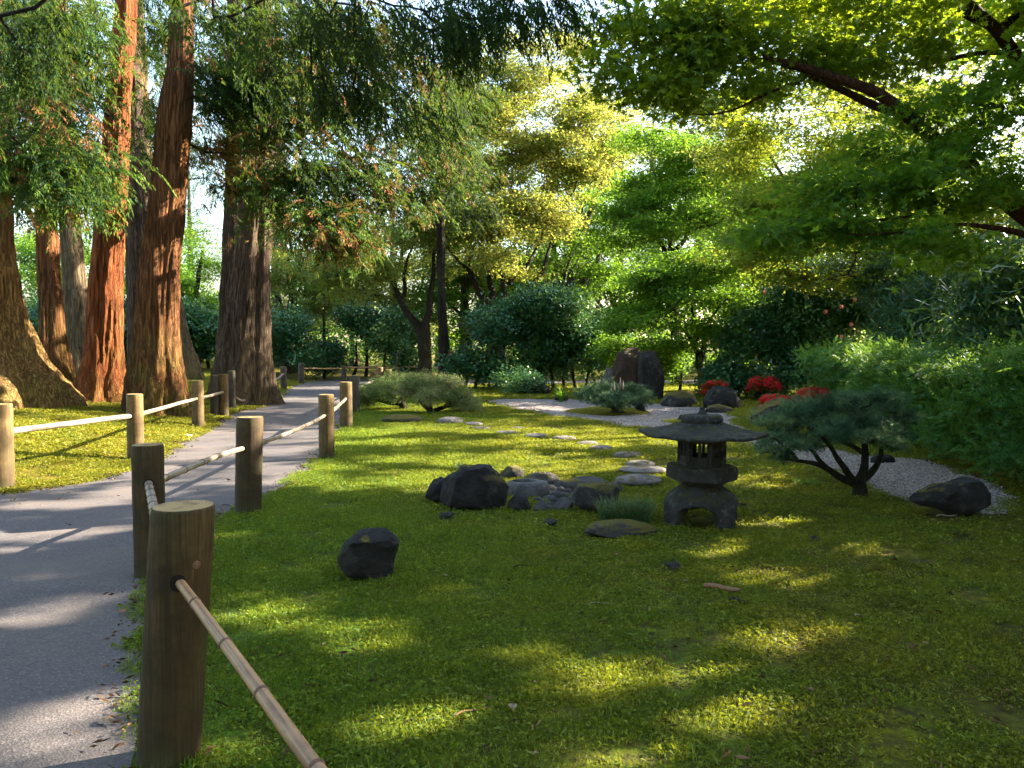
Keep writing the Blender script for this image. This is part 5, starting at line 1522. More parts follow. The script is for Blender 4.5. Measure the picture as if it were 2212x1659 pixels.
# ================================================================== BROADLEAVED TREES
def broad(name, label, depth, trunks, pads, proto, fmat, lmat, group=None, base=None, extra=None, **kw):
    """trunks: polylines of (x, y, half width) from the foot upwards, at that depth"""
    lines = [line(q, depth) for q in trunks]
    b = lines[0][0][0]
    zb = float(H(b[0], b[1]))
    t = thing(name, label, "tree", (b[0], b[1], zb), group)
    a = Acc(); roots = []
    for k, (p, r) in enumerate(lines):
        if k == 0 or p[0][2] < zb + 0.4:
            p = np.vstack([[p[0][0], p[0][1], zb - 0.1], p]) if p[0][2] > zb - 0.1 else p; r = np.concatenate([[r[0] * 1.25], r])[-len(p):]
        if k: p = p + np.linspace(0, 1, len(p))[:, None] * np.array([0, rng.normal() * 0.25 * np.linalg.norm(p[-1] - p[0]) * 0.5, 0])
        if k: r = r * np.linspace(0.95, 0.45, len(r))
        p, r = densify(p, r, 0.22, 0.09, k + int(depth))
        tube(a, p, r, 14, rough=0.06, seed=k)
        roots.append((p, r))
    a.build("trunk", lmat, t, True)
    crown(t, roots, pads_world(pads) + (extra or []), proto, fmat, lmat, **kw)
    return t

MK = dict(per=9, spread=0.36, fl=0.35, pitch=0.45, step=0.4, wiggle=0.16, tip=0.0125, rise=0.12, dens=1.6, split=5, edge=0.8, scale=(1.0, 1.5))
broad("maple_tree", "grey maple with a forked twisting trunk behind the laceleaf maples", 32,
      [[(918, 808, 17), (919, 770, 14), (917, 735, 14), (914, 718, 15)], [(914, 720, 12), (890, 690, 9), (862, 650, 9), (845, 605, 8), (832, 560, 6), (822, 530, 4)], [(914, 720, 12), (928, 680, 9), (927, 640, 9), (935, 600, 8), (940, 560, 7), (950, 500, 5)], [(868, 655, 5), (875, 610, 5), (880, 560, 4), (900, 520, 3)], [(848, 600, 5), (815, 610, 4), (800, 590, 3)]],
      [(850, 500, 110, 40, 32, 60), (790, 560, 90, 40, 31, 50), (740, 610, 70, 30, 31, 30), (900, 560, 80, 30, 33, 30), (960, 480, 90, 40, 32, 50), (700, 560, 60, 30, 33, 20)], 'leafy', M['maple_yellow'], M['limb'], tint=(0.35, 0.2), **MK)
broad("maple_tree", "many stemmed maple with pale yellow leaves rising above the central camellias", 33,
      [[(1062, 820, 15), (1060, 700, 13), (1058, 660, 12)], [(1058, 662, 10), (1030, 620, 8), (1010, 580, 7), (985, 560, 5), (960, 520, 4)], [(1060, 662, 10), (1062, 610, 7), (1050, 570, 6), (1040, 500, 5), (1070, 420, 4), (1110, 330, 3)], [(1085, 820, 12), (1086, 640, 10), (1090, 590, 8), (1080, 560, 6), (1060, 500, 4)], [(1088, 620, 7), (1120, 590, 6), (1150, 560, 5), (1170, 510, 4), (1185, 440, 3)], [(1115, 645, 7), (1150, 620, 6), (1170, 590, 6), (1190, 540, 5), (1210, 470, 4), (1250, 380, 3)]],
      [(1120, 480, 120, 40, 33, 60), (1050, 400, 110, 50, 33, 60), (1180, 380, 120, 50, 34, 80), (1120, 300, 120, 50, 34, 80), (1040, 230, 110, 60, 34, 70), (1150, 210, 110, 50, 35, 60), (1010, 500, 80, 40, 32, 40), (1230, 300, 80, 60, 34, 45), (1090, 130, 110, 40, 35, 30), (980, 330, 60, 60, 33, 25), (1080, 560, 90, 30, 32, 30), (1200, 250, 90, 60, 34, 50), (1250, 190, 80, 50, 35, 40), (1300, 300, 80, 60, 35, 40), (1080, 340, 90, 60, 34, 40), (1200, 130, 80, 50, 35, 30), (1350, 380, 60, 50, 35, 24)],
      'leafy', M['maple_yellow'], M['limb'], tint=(0.72, 0.18), **MK)
broad("maple_tree", "tall thin leaved tree with orange tinted tips behind the yellow maple", 38,
      [[(1215, 800, 12), (1225, 640, 9), (1240, 560, 8), (1270, 480, 7), (1300, 400, 5), (1330, 330, 4)], [(1240, 560, 6), (1220, 450, 5), (1250, 330, 4), (1270, 220, 3)]],
      [(1290, 330, 90, 60, 38, 45), (1320, 220, 90, 60, 38, 40), (1250, 170, 80, 50, 38, 30), (1380, 300, 70, 60, 38, 25), (1210, 80, 80, 30, 38, 14)], 'leafy', M['maple_yellow'], M['limb_grey'], tint=(0.85, 0.15), **{**MK, 'per': 5})
broad("maple_tree", "leaning bare stemmed maples between yellow maple and the rounded green one", 36,
      [[(1235, 800, 9), (1250, 640, 8), (1290, 560, 6), (1330, 480, 5), (1350, 430, 3)], [(1180, 820, 8), (1210, 650, 7), (1240, 540, 5), (1262, 440, 4)], [(1300, 800, 8), (1295, 650, 6), (1330, 560, 5), (1370, 500, 4)]],
      [(1250, 560, 90, 40, 36, 25), (1330, 470, 60, 50, 36, 25), (1200, 590, 90, 40, 36, 25), (1290, 620, 60, 40, 35, 20)], 'leafy', M['maple_green'], M['limb_grey'], tint=(0.5, 0.2), **MK)
broad("maple_tree", "rounded fresh green maple standing behind the broad dark boulder", 24,
      [[(1520, 838, 11), (1519, 800, 9), (1512, 775, 10)], [(1512, 778, 8), (1498, 745, 7), (1480, 700, 4), (1440, 660, 3)], [(1514, 778, 8), (1522, 740, 7), (1530, 690, 4), (1560, 640, 3)], [(1500, 745, 5), (1505, 690, 4), (1490, 620, 3)]],
      [(1480, 575, 110, 26, 24, 70), (1400, 615, 75, 22, 24, 45), (1560, 600, 80, 22, 24, 50), (1380, 670, 65, 22, 23.5, 40), (1480, 650, 110, 26, 23.5, 70), (1590, 660, 60, 24, 24, 40), (1420, 710, 70, 20, 23, 34), (1550, 715, 80, 20, 23.5, 40), (1350, 700, 40, 16, 23.5, 16), (1470, 740, 60, 16, 23, 20)],
      'leafy_s', M['maple_green'], M['limb'], tint=(0.62, 0.2), **{**MK, 'spread': 0.26, 'fl': 0.22})
broad("maple_tree", "large green maple with branching limbs above and behind the rounded one", 31,
      [[(1465, 820, 12), (1450, 640, 10), (1446, 560, 9)], [(1446, 562, 7), (1480, 520, 6), (1490, 470, 5), (1480, 420, 4)], [(1446, 562, 6), (1420, 510, 5), (1400, 450, 4), (1380, 400, 3)], [(1447, 560, 6), (1452, 500, 5), (1440, 440, 4), (1470, 360, 3)]],
      [(1400, 430, 100, 40, 31, 60), (1500, 400, 110, 40, 31, 70), (1450, 330, 110, 36, 31, 60), (1560, 330, 100, 36, 31, 60), (1400, 500, 80, 30, 30, 36), (1530, 480, 90, 30, 30, 44), (1600, 420, 70, 50, 31, 36), (1340, 480, 50, 40, 31, 22)],
      'leafy', M['maple_green'], M['limb'], tint=(0.6, 0.2), **MK)
broad("maple_tree", "glowing yellow green maple filling the upper right behind the dark branches", 21,
      [[(1985, 800, 16), (1990, 700, 14), (2010, 620, 12), (2060, 560, 10)], [(2010, 622, 9), (1960, 600, 7), (1890, 560, 6), (1820, 540, 4), (1760, 530, 3)], [(2060, 560, 9), (2100, 520, 7), (2090, 440, 5), (2040, 360, 4)], [(2060, 562, 8), (2000, 490, 6), (1930, 420, 5), (1850, 360, 4), (1780, 300, 3)], [(2100, 520, 7), (2160, 440, 5), (2190, 340, 4)]],
      [(1700, 250, 110, 40, 21, 60), (1820, 280, 120, 40, 21, 70), (1760, 360, 120, 40, 20, 70), (1900, 380, 120, 40, 20, 70), (1680, 420, 100, 40, 20, 60), (1820, 450, 120, 36, 20, 60), (1660, 500, 90, 30, 20, 40), (1760, 550, 120, 24, 19, 44), (1940, 520, 110, 30, 20, 50), (2060, 470, 110, 50, 20, 60), (1900, 590, 110, 20, 19, 34),
       (1950, 200, 130, 50, 21, 60), (2080, 280, 120, 60, 20, 60), (1800, 180, 110, 30, 21, 34), (2150, 560, 90, 40, 20, 40), (1640, 330, 60, 50, 22, 30), (1700, 600, 60, 20, 20, 20), (1600, 560, 50, 20, 21, 14)],
      'leafy_s', M['maple_gold'], M['limb_red'], tint=(0.5, 0.22), **{**MK, 'per': 9})
# the near maple: its limbs come in from the right
def near_maple():
    D = 8.2
    tx = np.array([[7.6, 8.6, -0.1], [7.5, 8.6, 1.0], [7.3, 8.5, 2.0]])
    t = thing("maple_tree", "near maple whose dark limbs and star shaped leaves hang in from the upper right", "tree", (7.6, 8.6, 0))
    a = Acc(); roots = []
    defs = [(tx, np.array([0.22, 0.18, 0.16]))]
    def L2(pts, d, d2=None):
        n = len(pts)
        P_ = np.array([at(p[0], p[1], d + ((d2 - d) * i / (n - 1) if d2 else 0)) for i, p in enumerate(pts)])
        return P_, np.array([p[2] / FPX * d for p in pts])
    fork = tx[-1]
    p, r = L2([(2290, 520, 24), (2212, 458, 22), (2138, 399, 18), (2086, 347, 16), (2010, 290, 14), (1951, 243, 13), (1892, 194, 11), (1808, 167, 9), (1708, 135, 8), (1650, 122, 4)], 8.2, 7.6); p = np.vstack([fork, p]); r = np.concatenate([[0.15], r]); defs.append((p, r))
    defs.append(L2([(1951, 243, 9), (1906, 240, 9), (1860, 222, 8), (1808, 194, 7), (1767, 167, 6), (1742, 160, 4)], 8.0))
    defs.append(L2([(1742, 165, 4), (1700, 185, 3), (1652, 208, 3), (1590, 240, 2.2), (1527, 252, 1.6), (1495, 246, 1)], 7.9, 7.4))
    p, r = L2([(2330, 260, 22), (2225, 165, 16), (2185, 105, 13), (2150, 60, 12), (2110, 25, 11), (2070, -30, 9)], 9.0, 8.5); p = np.vstack([fork, p]); r = np.concatenate([[0.15], r]); defs.append((p, r))
    defs.append(L2([(2150, 62, 9), (2110, 48, 9), (2075, 30, 8), (2040, 15, 7), (1990, -10, 5)], 8.7))
    defs.append(L2([(2200, 110, 6), (2110, 118, 5), (2030, 133, 5), (1947, 139, 3.5), (1900, 134, 2)], 8.8))
    p, r = L2([(2260, 520, 9), (2212, 502, 7), (2150, 492, 6), (2104, 483, 5), (2060, 478, 3.5), (1960, 500, 2.5), (1830, 505, 1.8)], 7.4, 7.0); defs.append((p, r))
    defs.append(L2([(2138, 399, 7), (2080, 440, 5), (2048, 462, 4), (1960, 470, 3), (1860, 480, 2)], 7.9, 7.2))
    for k, (p, r) in enumerate(defs):
        p, r = densify(p, r, 0.12, 0.02, k + 5)
        tube(a, p, r, 12, rough=0.07, seed=k); roots.append((p, r))
    a.build("trunk", M['limb_red'], t, True)
    dark = pads_world([(1660, 505, 75, 26, 7.2, 34), (1780, 495, 90, 26, 7.3, 40), (1750, 420, 60, 26, 7.4, 20), (1830, 400, 70, 30, 7.4, 34), (1880, 330, 60, 30, 7.6, 28), (1950, 400, 90, 36, 7.4, 46), (2060, 420, 90, 40, 7.5, 46), (2030, 330, 80, 40, 7.6, 44), (2120, 250, 90, 50, 7.6, 60), (2020, 240, 60, 40, 7.7, 34),
                       (2170, 380, 60, 50, 7.6, 34), (1940, 500, 90, 24, 7.2, 34), (2080, 540, 80, 24, 7.3, 18), (2180, 180, 60, 50, 7.6, 30)])
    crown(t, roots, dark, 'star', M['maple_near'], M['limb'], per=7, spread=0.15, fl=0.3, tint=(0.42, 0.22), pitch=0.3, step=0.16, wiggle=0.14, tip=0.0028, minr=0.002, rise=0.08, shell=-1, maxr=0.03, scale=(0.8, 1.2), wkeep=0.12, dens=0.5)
    lit = pads_world([(1400, 190, 60, 30, 7.6, 22), (1320, 150, 50, 36, 7.6, 16), (1400, 80, 80, 36, 7.8, 34), (1500, 40, 90, 40, 7.8, 44), (1500, 130, 90, 40, 7.8, 44), (1600, 90, 90, 50, 8, 44), (1480, 220, 50, 30, 7.7, 16), (1640, 190, 60, 36, 8.0, 24), (1740, 120, 70, 40, 8, 34), (1840, 130, 70, 40, 8.3, 30), (1960, 100, 90, 50, 8.5, 40),
                      (1850, 30, 90, 34, 8.4, 34), (1960, 20, 80, 30, 8.6, 24), (1720, 20, 60, 20, 8.4, 8), (2180, 30, 50, 40, 8.8, 20), (1300, 60, 40, 40, 7.8, 9), (1640, 20, 80, 30, 8.2, 18)])
    over = [(np.array([5.0, 9.5, 7.0]), np.array([2.6, 2.4, 0.9]), 150), (np.array([7.5, 7.5, 6.0]), np.array([2.6, 2.4, 1.0]), 150), (np.array([2.6, 8.4, 6.6]), np.array([2.0, 1.8, 0.7]), 90), (np.array([8.5, 10.5, 7.0]), np.array([2.4, 2.4, 1.2]), 130)]
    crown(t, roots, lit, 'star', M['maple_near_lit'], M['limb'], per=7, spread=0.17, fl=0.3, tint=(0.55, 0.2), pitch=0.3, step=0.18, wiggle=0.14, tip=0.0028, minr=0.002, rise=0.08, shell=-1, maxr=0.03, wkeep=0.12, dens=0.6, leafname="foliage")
    crown(t, roots, over, 'shade', M['maple_near'], M['limb'], wkeep=0.0, margin=0.08, per=5, spread=0.3, fl=0.4, tint=(0.5, 0.2), step=0.5, tip=0.006, shell=-1, maxr=0.05, leafname="foliage")
near_maple()
# trees beside the garden, right of the view, that shade the lawn
def side_tree(x, y, h, r, lb, n=330):
    t = thing("maple_tree", lb, "tree", (x, y, 0), "trees right of the lawn")
    p, rd = densify(np.array([[x, y, -0.1], [x + .1, y, 1.5], [x - .2, y + .2, h * 0.6], [x, y, h]]), np.array([0.22, 0.17, 0.12, 0.03]), 0.4, 0.08, int(x * 3))
    a = Acc(); tube(a, p, rd, 14, rough=0.05); a.build("trunk", M['limb'], t, True)
    crown(t, [(p[4:], rd[4:])], [(np.array([x, y, h * 0.72]), np.array([r, r, h * 0.3]), n), (np.array([x, y, h * 0.45]), np.array([r * 0.8, r * 0.8, h * 0.14]), n // 3)], 'shade', M['maple_green'], M['limb'], wkeep=0.04, margin=0.08, per=6, spread=0.35, fl=0.5, step=0.6, tip=0.008, shell=-1, maxr=0.07)
side_tree(12.0, 7.2, 8.6, 3.0, "spreading tree right of the lawn, past the near maple")
side_tree(10.2, 2.6, 8.0, 2.9, "spreading tree right of the lawn, level with the camera")
side_tree(15.6, 11.8, 9.6, 3.6, "tall tree right of the lawn, behind the hedge")
side_tree(18.8, 18.5, 11.5, 4.2, "tall tree right of the lawn beyond the bamboo", 380)
side_tree(21.0, 24.5, 12.5, 4.2, "tallest tree right of the lawn, furthest back", 300)
side_tree(11.2, 10.6, 7.8, 2.2, "small tree right of the lawn between hedge and bamboo", 220)
side_tree(8.0, -1.6, 7.5, 2.6, "tree right of the lawn behind the camera")
broad("maple_tree", "tall yellow maple high in the upper right behind the near dark limbs", 27,
      [[(1790, 800, 12), (1792, 640, 9), (1800, 500, 8), (1810, 380, 6), (1830, 260, 5)], [(1780, 500, 7), (1720, 400, 5), (1660, 290, 4), (1600, 200, 3)], [(1795, 400, 6), (1900, 280, 5), (2000, 160, 3)]],
      [(1620, 200, 90, 50, 27, 40), (1700, 130, 100, 50, 27, 50), (1850, 100, 120, 60, 27, 70), (2000, 120, 120, 60, 27, 70), (1900, 220, 120, 60, 27, 60), (2120, 180, 110, 70, 27, 60), (1760, 40, 90, 30, 27, 20), (1980, 20, 120, 40, 27, 44), (1600, 300, 90, 40, 27, 36), (1520, 240, 60, 40, 27, 20), (2180, 60, 90, 50, 27, 44)],
      'leafy', M['maple_yellow'], M['limb'], tint=(0.4, 0.2), **MK)
broad("alder_tree", "pale leaved tree filling the gap behind the yellow maple, left side", 42,
      [[(1000, 800, 9), (1005, 600, 7), (1020, 420, 5), (1010, 260, 3)]],
      [(1000, 520, 100, 60, 42, 50), (1060, 400, 100, 60, 42, 50), (980, 280, 80, 60, 42, 40), (1080, 280, 90, 60, 42, 40), (940, 600, 70, 40, 42, 30), (1060, 600, 80, 40, 42, 36), (1040, 160, 80, 50, 42, 26)], 'leafy', M['maple_yellow'], M['limb_grey'], tint=(0.3, 0.2), **{**MK, 'scale': (1.3, 1.9)})
broad("alder_tree", "green leaved tree filling the gap behind the yellow maple, right side", 43,
      [[(1200, 800, 9), (1200, 600, 7), (1190, 420, 5), (1210, 260, 3)]],
      [(1190, 560, 100, 60, 43, 50), (1230, 450, 100, 60, 43, 50), (1300, 560, 90, 50, 43, 40), (1170, 330, 90, 60, 43, 40), (1270, 360, 80, 60, 43, 36), (1340, 640, 80, 40, 43, 30), (1150, 640, 80, 40, 42, 30)], 'leafy', M['maple_green'], M['limb_grey'], tint=(0.55, 0.2), **{**MK, 'scale': (1.3, 1.9)})
broad("alder_tree", "green tree closing the view behind the large green maple", 44,
      [[(1600, 800, 9), (1590, 600, 7), (1570, 420, 5), (1580, 320, 3)]],
      [(1540, 560, 90, 60, 44, 50), (1640, 520, 90, 60, 44, 50), (1600, 400, 90, 50, 44, 40), (1480, 480, 80, 60, 44, 36), (1700, 430, 80, 50, 44, 36), (1660, 640, 100, 50, 44, 40), (1440, 640, 80, 50, 44, 30), (1800, 560, 90, 60, 44, 40)], 'leafy', M['maple_green'], M['limb_grey'], tint=(0.7, 0.2), **{**MK, 'scale': (1.3, 1.9)})

def sky_block_tree(x, y, h, r, lb):  # unseen trees added to cut sky light on posts, rocks and lantern
    t = thing("cedar_tree", lb, "tree", (x, y, 0), "unseen trees added behind the camera to cut sky light")
    p, rd = densify(np.array([[x, y, -0.1], [x, y, h * 0.5], [x, y, h]]), np.array([0.45, 0.3, 0.05]), 0.6, 0.05, int(x * 3))
    a = Acc(); tube(a, p, rd, 14, rough=0.05); a.build("trunk", M['bark_brown'], t, True)
    crown(t, [(p[3:], rd[3:] * 0.5)], [(np.array([x, y, h * q]), np.array([r * (1.15 - q * 0.6), r * (1.15 - q * 0.6), h * 0.11]), 70) for q in (0.22, 0.4, 0.6, 0.8)], 'shade', M['far_green'], M['limb'], wkeep=0.0, margin=0.08, per=5, spread=0.4, fl=0.6, step=0.8, tip=0.008, shell=-1, maxr=0.07)
sky_block_tree(-5.5, -5.5, 13, 4.0, "unseen cedar added behind the camera to cut sky light, left")
sky_block_tree(1.0, -7.5, 13, 4.2, "unseen cedar added straight behind the camera to cut sky light")
sky_block_tree(7.5, -7.0, 12, 4.0, "unseen cedar added behind the camera to cut sky light, right")
sky_block_tree(-11.0, 0.5, 14, 4.0, "unseen cedar added left of the path to cut sky light")

for k, (px, d, lb) in enumerate([(640, 41, "between the great cedar and the grey maple"), (860, 42, "right behind the grey maple trunk"), (1010, 40, "left of the many stemmed maple"), (1160, 41, "right of the many stemmed maple"), (1330, 40, "behind the leaning bare stemmed maples"), (1640, 40, "between green and golden maples"), (1780, 36, "behind the coral flowered camellia"), (1920, 34, "behind the bamboo thicket")]):
    broad("maple_tree", "low bushy yellow green maple " + lb, d, [[(px, 800, 8), (px + 6, 700, 7), (px - 8, 620, 5), (px + 10, 540, 4)], [(px, 700, 5), (px + 50, 620, 4), (px + 70, 560, 3)], [(px, 705, 5), (px - 45, 640, 4), (px - 70, 580, 3)]],
          [(px, 560, 90, 40, d, 40), (px - 60, 640, 70, 40, d, 40), (px + 60, 640, 70, 40, d, 40), (px, 700, 90, 30, d, 30), (px + 20, 480, 80, 40, d, 24)], 'leafy', M['maple_yellow' if k in (0, 1, 3) else 'maple_green'], M['limb'], group="bushy maples closing the view behind the camellias", tint=(0.4 if k < 4 else 0.6, 0.22), **{**MK, 'scale': (1.2, 1.8), 'dens': 1.2})
# ================================================================== SHRUBS
def shrub(name, label, cat, depth, pads, proto, fmat, stems, lmat=None, group=None, **kw):
    """stems: x positions (in the photograph) where it leaves the ground"""
    roots = []; base = None
    for k, (px, tx_, ty) in enumerate(stems):
        p0 = at(px, 800, depth + rng.normal() * 0.25); p0[2] = float(H(p0[0], p0[1])) - 0.08
        p1 = at(tx_, ty, depth + rng.normal() * 0.3)
        mid = 0.5 * (p0 + p1) + rng.normal(size=3) * 0.12
        p, r = densify([p0, mid, p1], np.array([0.06, 0.045, 0.025]) * depth / 24, 0.2, 0.06, k + int(depth * 3)); roots.append((p, r))
        base = p0 if base is None else base
    t = thing(name, label, cat, (base[0], depth, float(H(base[0], depth))), group)
    for p, r in roots:
        a = Acc(); tube(a, p, r, 8, rough=0.08); a.build("stem", lmat or M['limb'], t, True)
    crown(t, roots, pads_world(pads), proto, fmat, lmat or M['limb'], wells=kw.pop('wells', True), **kw)
    return t
def flowers(t, mat, spots, size=0.05, name="flower"):
    for px, py, d in spots:
        c = at(px, py, d); a = Acc()
        for k in range(3):
            n = 7; r_ = size * (1.0 - 0.28 * k)
            th = np.arange(n) * 6.283 / n + k * 0.4
            V = [c + np.array([0, -0.012 * k, 0])]
            for q_ in th:
                for dd, s_ in ((-0.32, 0.8), (0, 1.0), (0.32, 0.8)):
                    V.append(c + np.array([math.cos(q_ + dd) * r_ * s_, -0.02 * k - 0.02 * s_, math.sin(q_ + dd) * r_ * s_]))
            F = []
            for m in range(n): F += [[0, 1 + 3 * m, 2 + 3 * m], [0, 2 + 3 * m, 3 + 3 * m]]
            a.add(np.array(V), np.array(F), 0.3 + 0.3 * k)
        a.build(name, mat, t)
CK = dict(per=9, spread=0.24, fl=0.8, pitch=0.5, step=0.3, wiggle=0.15, tip=0.008, minr=0.006, shell=0.3, edge=0.35, dens=1.25, split=3, padtint=0.12)
s1 = shrub("camellia", "long camellia bank with pink flowers behind the far fence, right of the great cedar", "shrub", 37, [(640, 735, 60, 50, 37, 90), (720, 715, 70, 56, 37, 130), (800, 715, 70, 56, 37, 130), (870, 740, 50, 46, 37, 80), (600, 760, 30, 30, 37, 30)], 'camellia', M['camellia'],
           [(610, 615, 770), (650, 640, 740), (700, 705, 740), (760, 770, 740), (820, 830, 740), (880, 870, 760)], scale=(1.3, 1.9), **{**CK, 'spread': 0.28}, tint=(0.45, 0.2))
flowers(s1, M['pink'], [(671, 783, 36), (700, 781, 36), (716, 779, 36), (733, 784, 36.2), (728, 690, 36), (775, 778, 36)], 0.09)
shrub("maple_shrub", "sunlit yellow green maple low behind the camellia bank", "shrub", 40, [(700, 640, 80, 40, 40, 60), (780, 610, 80, 40, 40, 60), (640, 600, 50, 50, 40, 24), (850, 640, 60, 30, 40, 36), (900, 700, 30, 50, 40, 24)], 'leafy', M['maple_yellow'], [(700, 700, 640), (790, 785, 620)], tint=(0.4, 0.2), per=8, spread=0.35, fl=0.3, tip=0.01, step=0.4)
broad("crooked_tree", "thin tree with several crooked dark stems between great cedar and grey maple", 40, [[(622, 800, 8), (625, 690, 6), (632, 640, 5), (622, 580, 4), (630, 540, 3), (622, 480, 2.5)], [(630, 712, 7), (655, 680, 5), (668, 640, 4), (658, 590, 3), (668, 520, 3)], [(634, 708, 5), (640, 650, 4), (650, 600, 3.5), (648, 530, 2.5)]],
      [(620, 480, 50, 50, 40, 12), (680, 540, 50, 50, 40, 16), (650, 600, 60, 30, 40, 10)], 'leafy', M['maple_green'], M['limb'], tint=(0.5, 0.2), **MK)
s2 = shrub("camellia", "large dark glossy camellia in the middle behind the gravel's left end", "shrub", 27.5, [(1060, 740, 70, 44, 27.5, 110), (1130, 705, 90, 40, 27.5, 150), (1220, 700, 90, 40, 27.5, 150), (1290, 720, 45, 40, 27.5, 60), (1010, 770, 40, 30, 27, 36), (1130, 770, 90, 34, 27, 100), (1240, 760, 90, 36, 27, 100), (1300, 780, 40, 30, 27, 30), (1170, 662, 60, 16, 27.5, 40)], 'camellia', M['camellia'],
           [(1005, 1015, 770), (1020, 1030, 760), (1065, 1090, 750), (1080, 1060, 740), (1130, 1150, 740), (1160, 1200, 745), (1200, 1180, 740), (1215, 1240, 745), (1245, 1230, 740), (1265, 1290, 750), (1290, 1270, 760)], scale=(1.1, 1.7), **CK, tint=(0.5, 0.22))
flowers(s2, M['azalea_red'], [(974, 762, 27), (1078, 682, 27)], 0.07)
shrub("camellia", "low camellia seedling drooping over the dark stone at the gravel's far edge", "shrub", 24.6, [(1135, 828, 34, 12, 24.4, 22)], 'camellia', M['camellia'], [(1130, 1135, 822)], scale=(0.8, 1.1), **CK, tint=(0.6, 0.1))
s3 = shrub("camellia", "tall camellia with coral flowers right of the rounded green maple", "shrub", 22.5, [(1640, 720, 60, 60, 22.5, 110), (1720, 690, 80, 60, 22.5, 160), (1800, 690, 80, 56, 22.5, 160), (1870, 720, 55, 50, 22.5, 80), (1600, 780, 50, 40, 22.3, 60), (1700, 790, 80, 40, 22.3, 100), (1820, 790, 80, 40, 22.3, 90), (1740, 640, 60, 20, 22.5, 40)], 'camellia', M['camellia'],
           [(1590, 1600, 760), (1640, 1650, 760), (1700, 1700, 750), (1760, 1770, 750), (1830, 1830, 750)], scale=(1.0, 1.5), **CK, tint=(0.42, 0.2))
flowers(s3, M['pink'], [(1783, 673, 20.6), (1817, 663, 20.6), (1838, 701, 20.6), (1816, 727, 20.6), (1905, 718, 21.0), (1900, 745, 21.0), (1846, 648, 20.8), (1652, 632, 21.6), (1858, 640, 21.5)], 0.07)
shrub("camellia", "sunlit small leaved shrub behind the standing boulders", "shrub", 24.5, [(1420, 770, 50, 30, 24.5, 50), (1470, 790, 50, 34, 25, 50), (1560, 790, 50, 30, 25.5, 40), (1330, 740, 50, 30, 25, 36)], 'camellia', M['maple_green'], [(1430, 1430, 780), (1470, 1475, 780), (1550, 1555, 790)], scale=(0.9, 1.3), **CK, tint=(0.3, 0.2))
for (x0, lb) in ((70, "dark shrub far behind the leftmost cedars"), (330, "dark shrub seen between the red and brown cedars"), (450, "camellia seen between brown and great grey cedars"), (235, "green undergrowth shrub behind the red cedar")):
    shrub("camellia", lb, "shrub", 38 + x0 % 7, [(x0, 740, 90, 44, 39, 60), (x0 - 40, 680, 80, 40, 40, 40), (x0 + 60, 700, 60, 40, 38, 40)], 'camellia', M['camellia'], [(x0, x0, 740), (x0 + 50, x0 + 50, 740)], group="shrubs behind the cedars", scale=(1.7, 2.4), **{**CK, 'spread': 0.35}, tint=(0.4, 0.25))
for x0, y0, d, lb in ((430, 660, 42, "fresh green maple between brown and great grey cedars"), (120, 620, 44, "green maple glimpsed between the left cedars"), (300, 680, 44, "green maple behind the reddish grey cedar")):
    broad("maple_tree", lb, d, [[(x0, 800, 8), (x0 + 5, 700, 6), (x0 - 5, 620, 5), (x0 + 8, 540, 3)]], [(x0, y0, 60, 30, d, 30), (x0 - 40, y0 - 60, 60, 30, d, 26), (x0 + 30, y0 - 90, 60, 30, d, 26), (x0, y0 + 50, 60, 24, d, 20)], 'leafy', M['maple_green'], M['limb'], group="small maples behind the cedars", tint=(0.4, 0.2), **MK)

# bamboo thicket
def bamboo(name, label, depth, pads, stems, tint):
    t_ = shrub(name, label, "bamboo", depth, pads, 'lance', M['bamboo_leaf'], stems, M['bamboo_old'], per=10, spread=0.2, fl=0.9, pitch=(0.3, 0.4), step=0.4, wiggle=0.05, tip=0.004, minr=0.004, shell=0.3, scale=(1.3, 2.2), dens=0.75, split=3, padtint=0.15, tint=(tint[0] - 0.05, tint[1]), outward=None)
    return t_
bamboo("bamboo", "tall dark bamboo thicket behind the right hedge", 18, [(1790, 590, 60, 24, 23.5, 60), (1880, 600, 80, 36, 23.5, 120), (1970, 610, 80, 44, 19, 120), (2060, 640, 60, 50, 17, 80), (1960, 690, 40, 46, 18, 60), (2020, 700, 70, 46, 17, 100), (2080, 740, 50, 40, 16, 40)], [(1980, 1950, 620), (2000, 1990, 620), (2060, 2060, 640)], (0.4, 0.2))
bamboo("bamboo", "nearer bamboo clump arching in at the right edge of the view", 11.5, [(2190, 600, 70, 50, 11.5, 90), (2160, 680, 70, 50, 11.2, 90), (2230, 700, 70, 60, 11, 70), (2130, 740, 40, 26, 11, 30), (2240, 560, 60, 50, 11, 50)], [(2200, 2190, 640), (2240, 2230, 620), (2170, 2160, 680)], (0.6, 0.2))

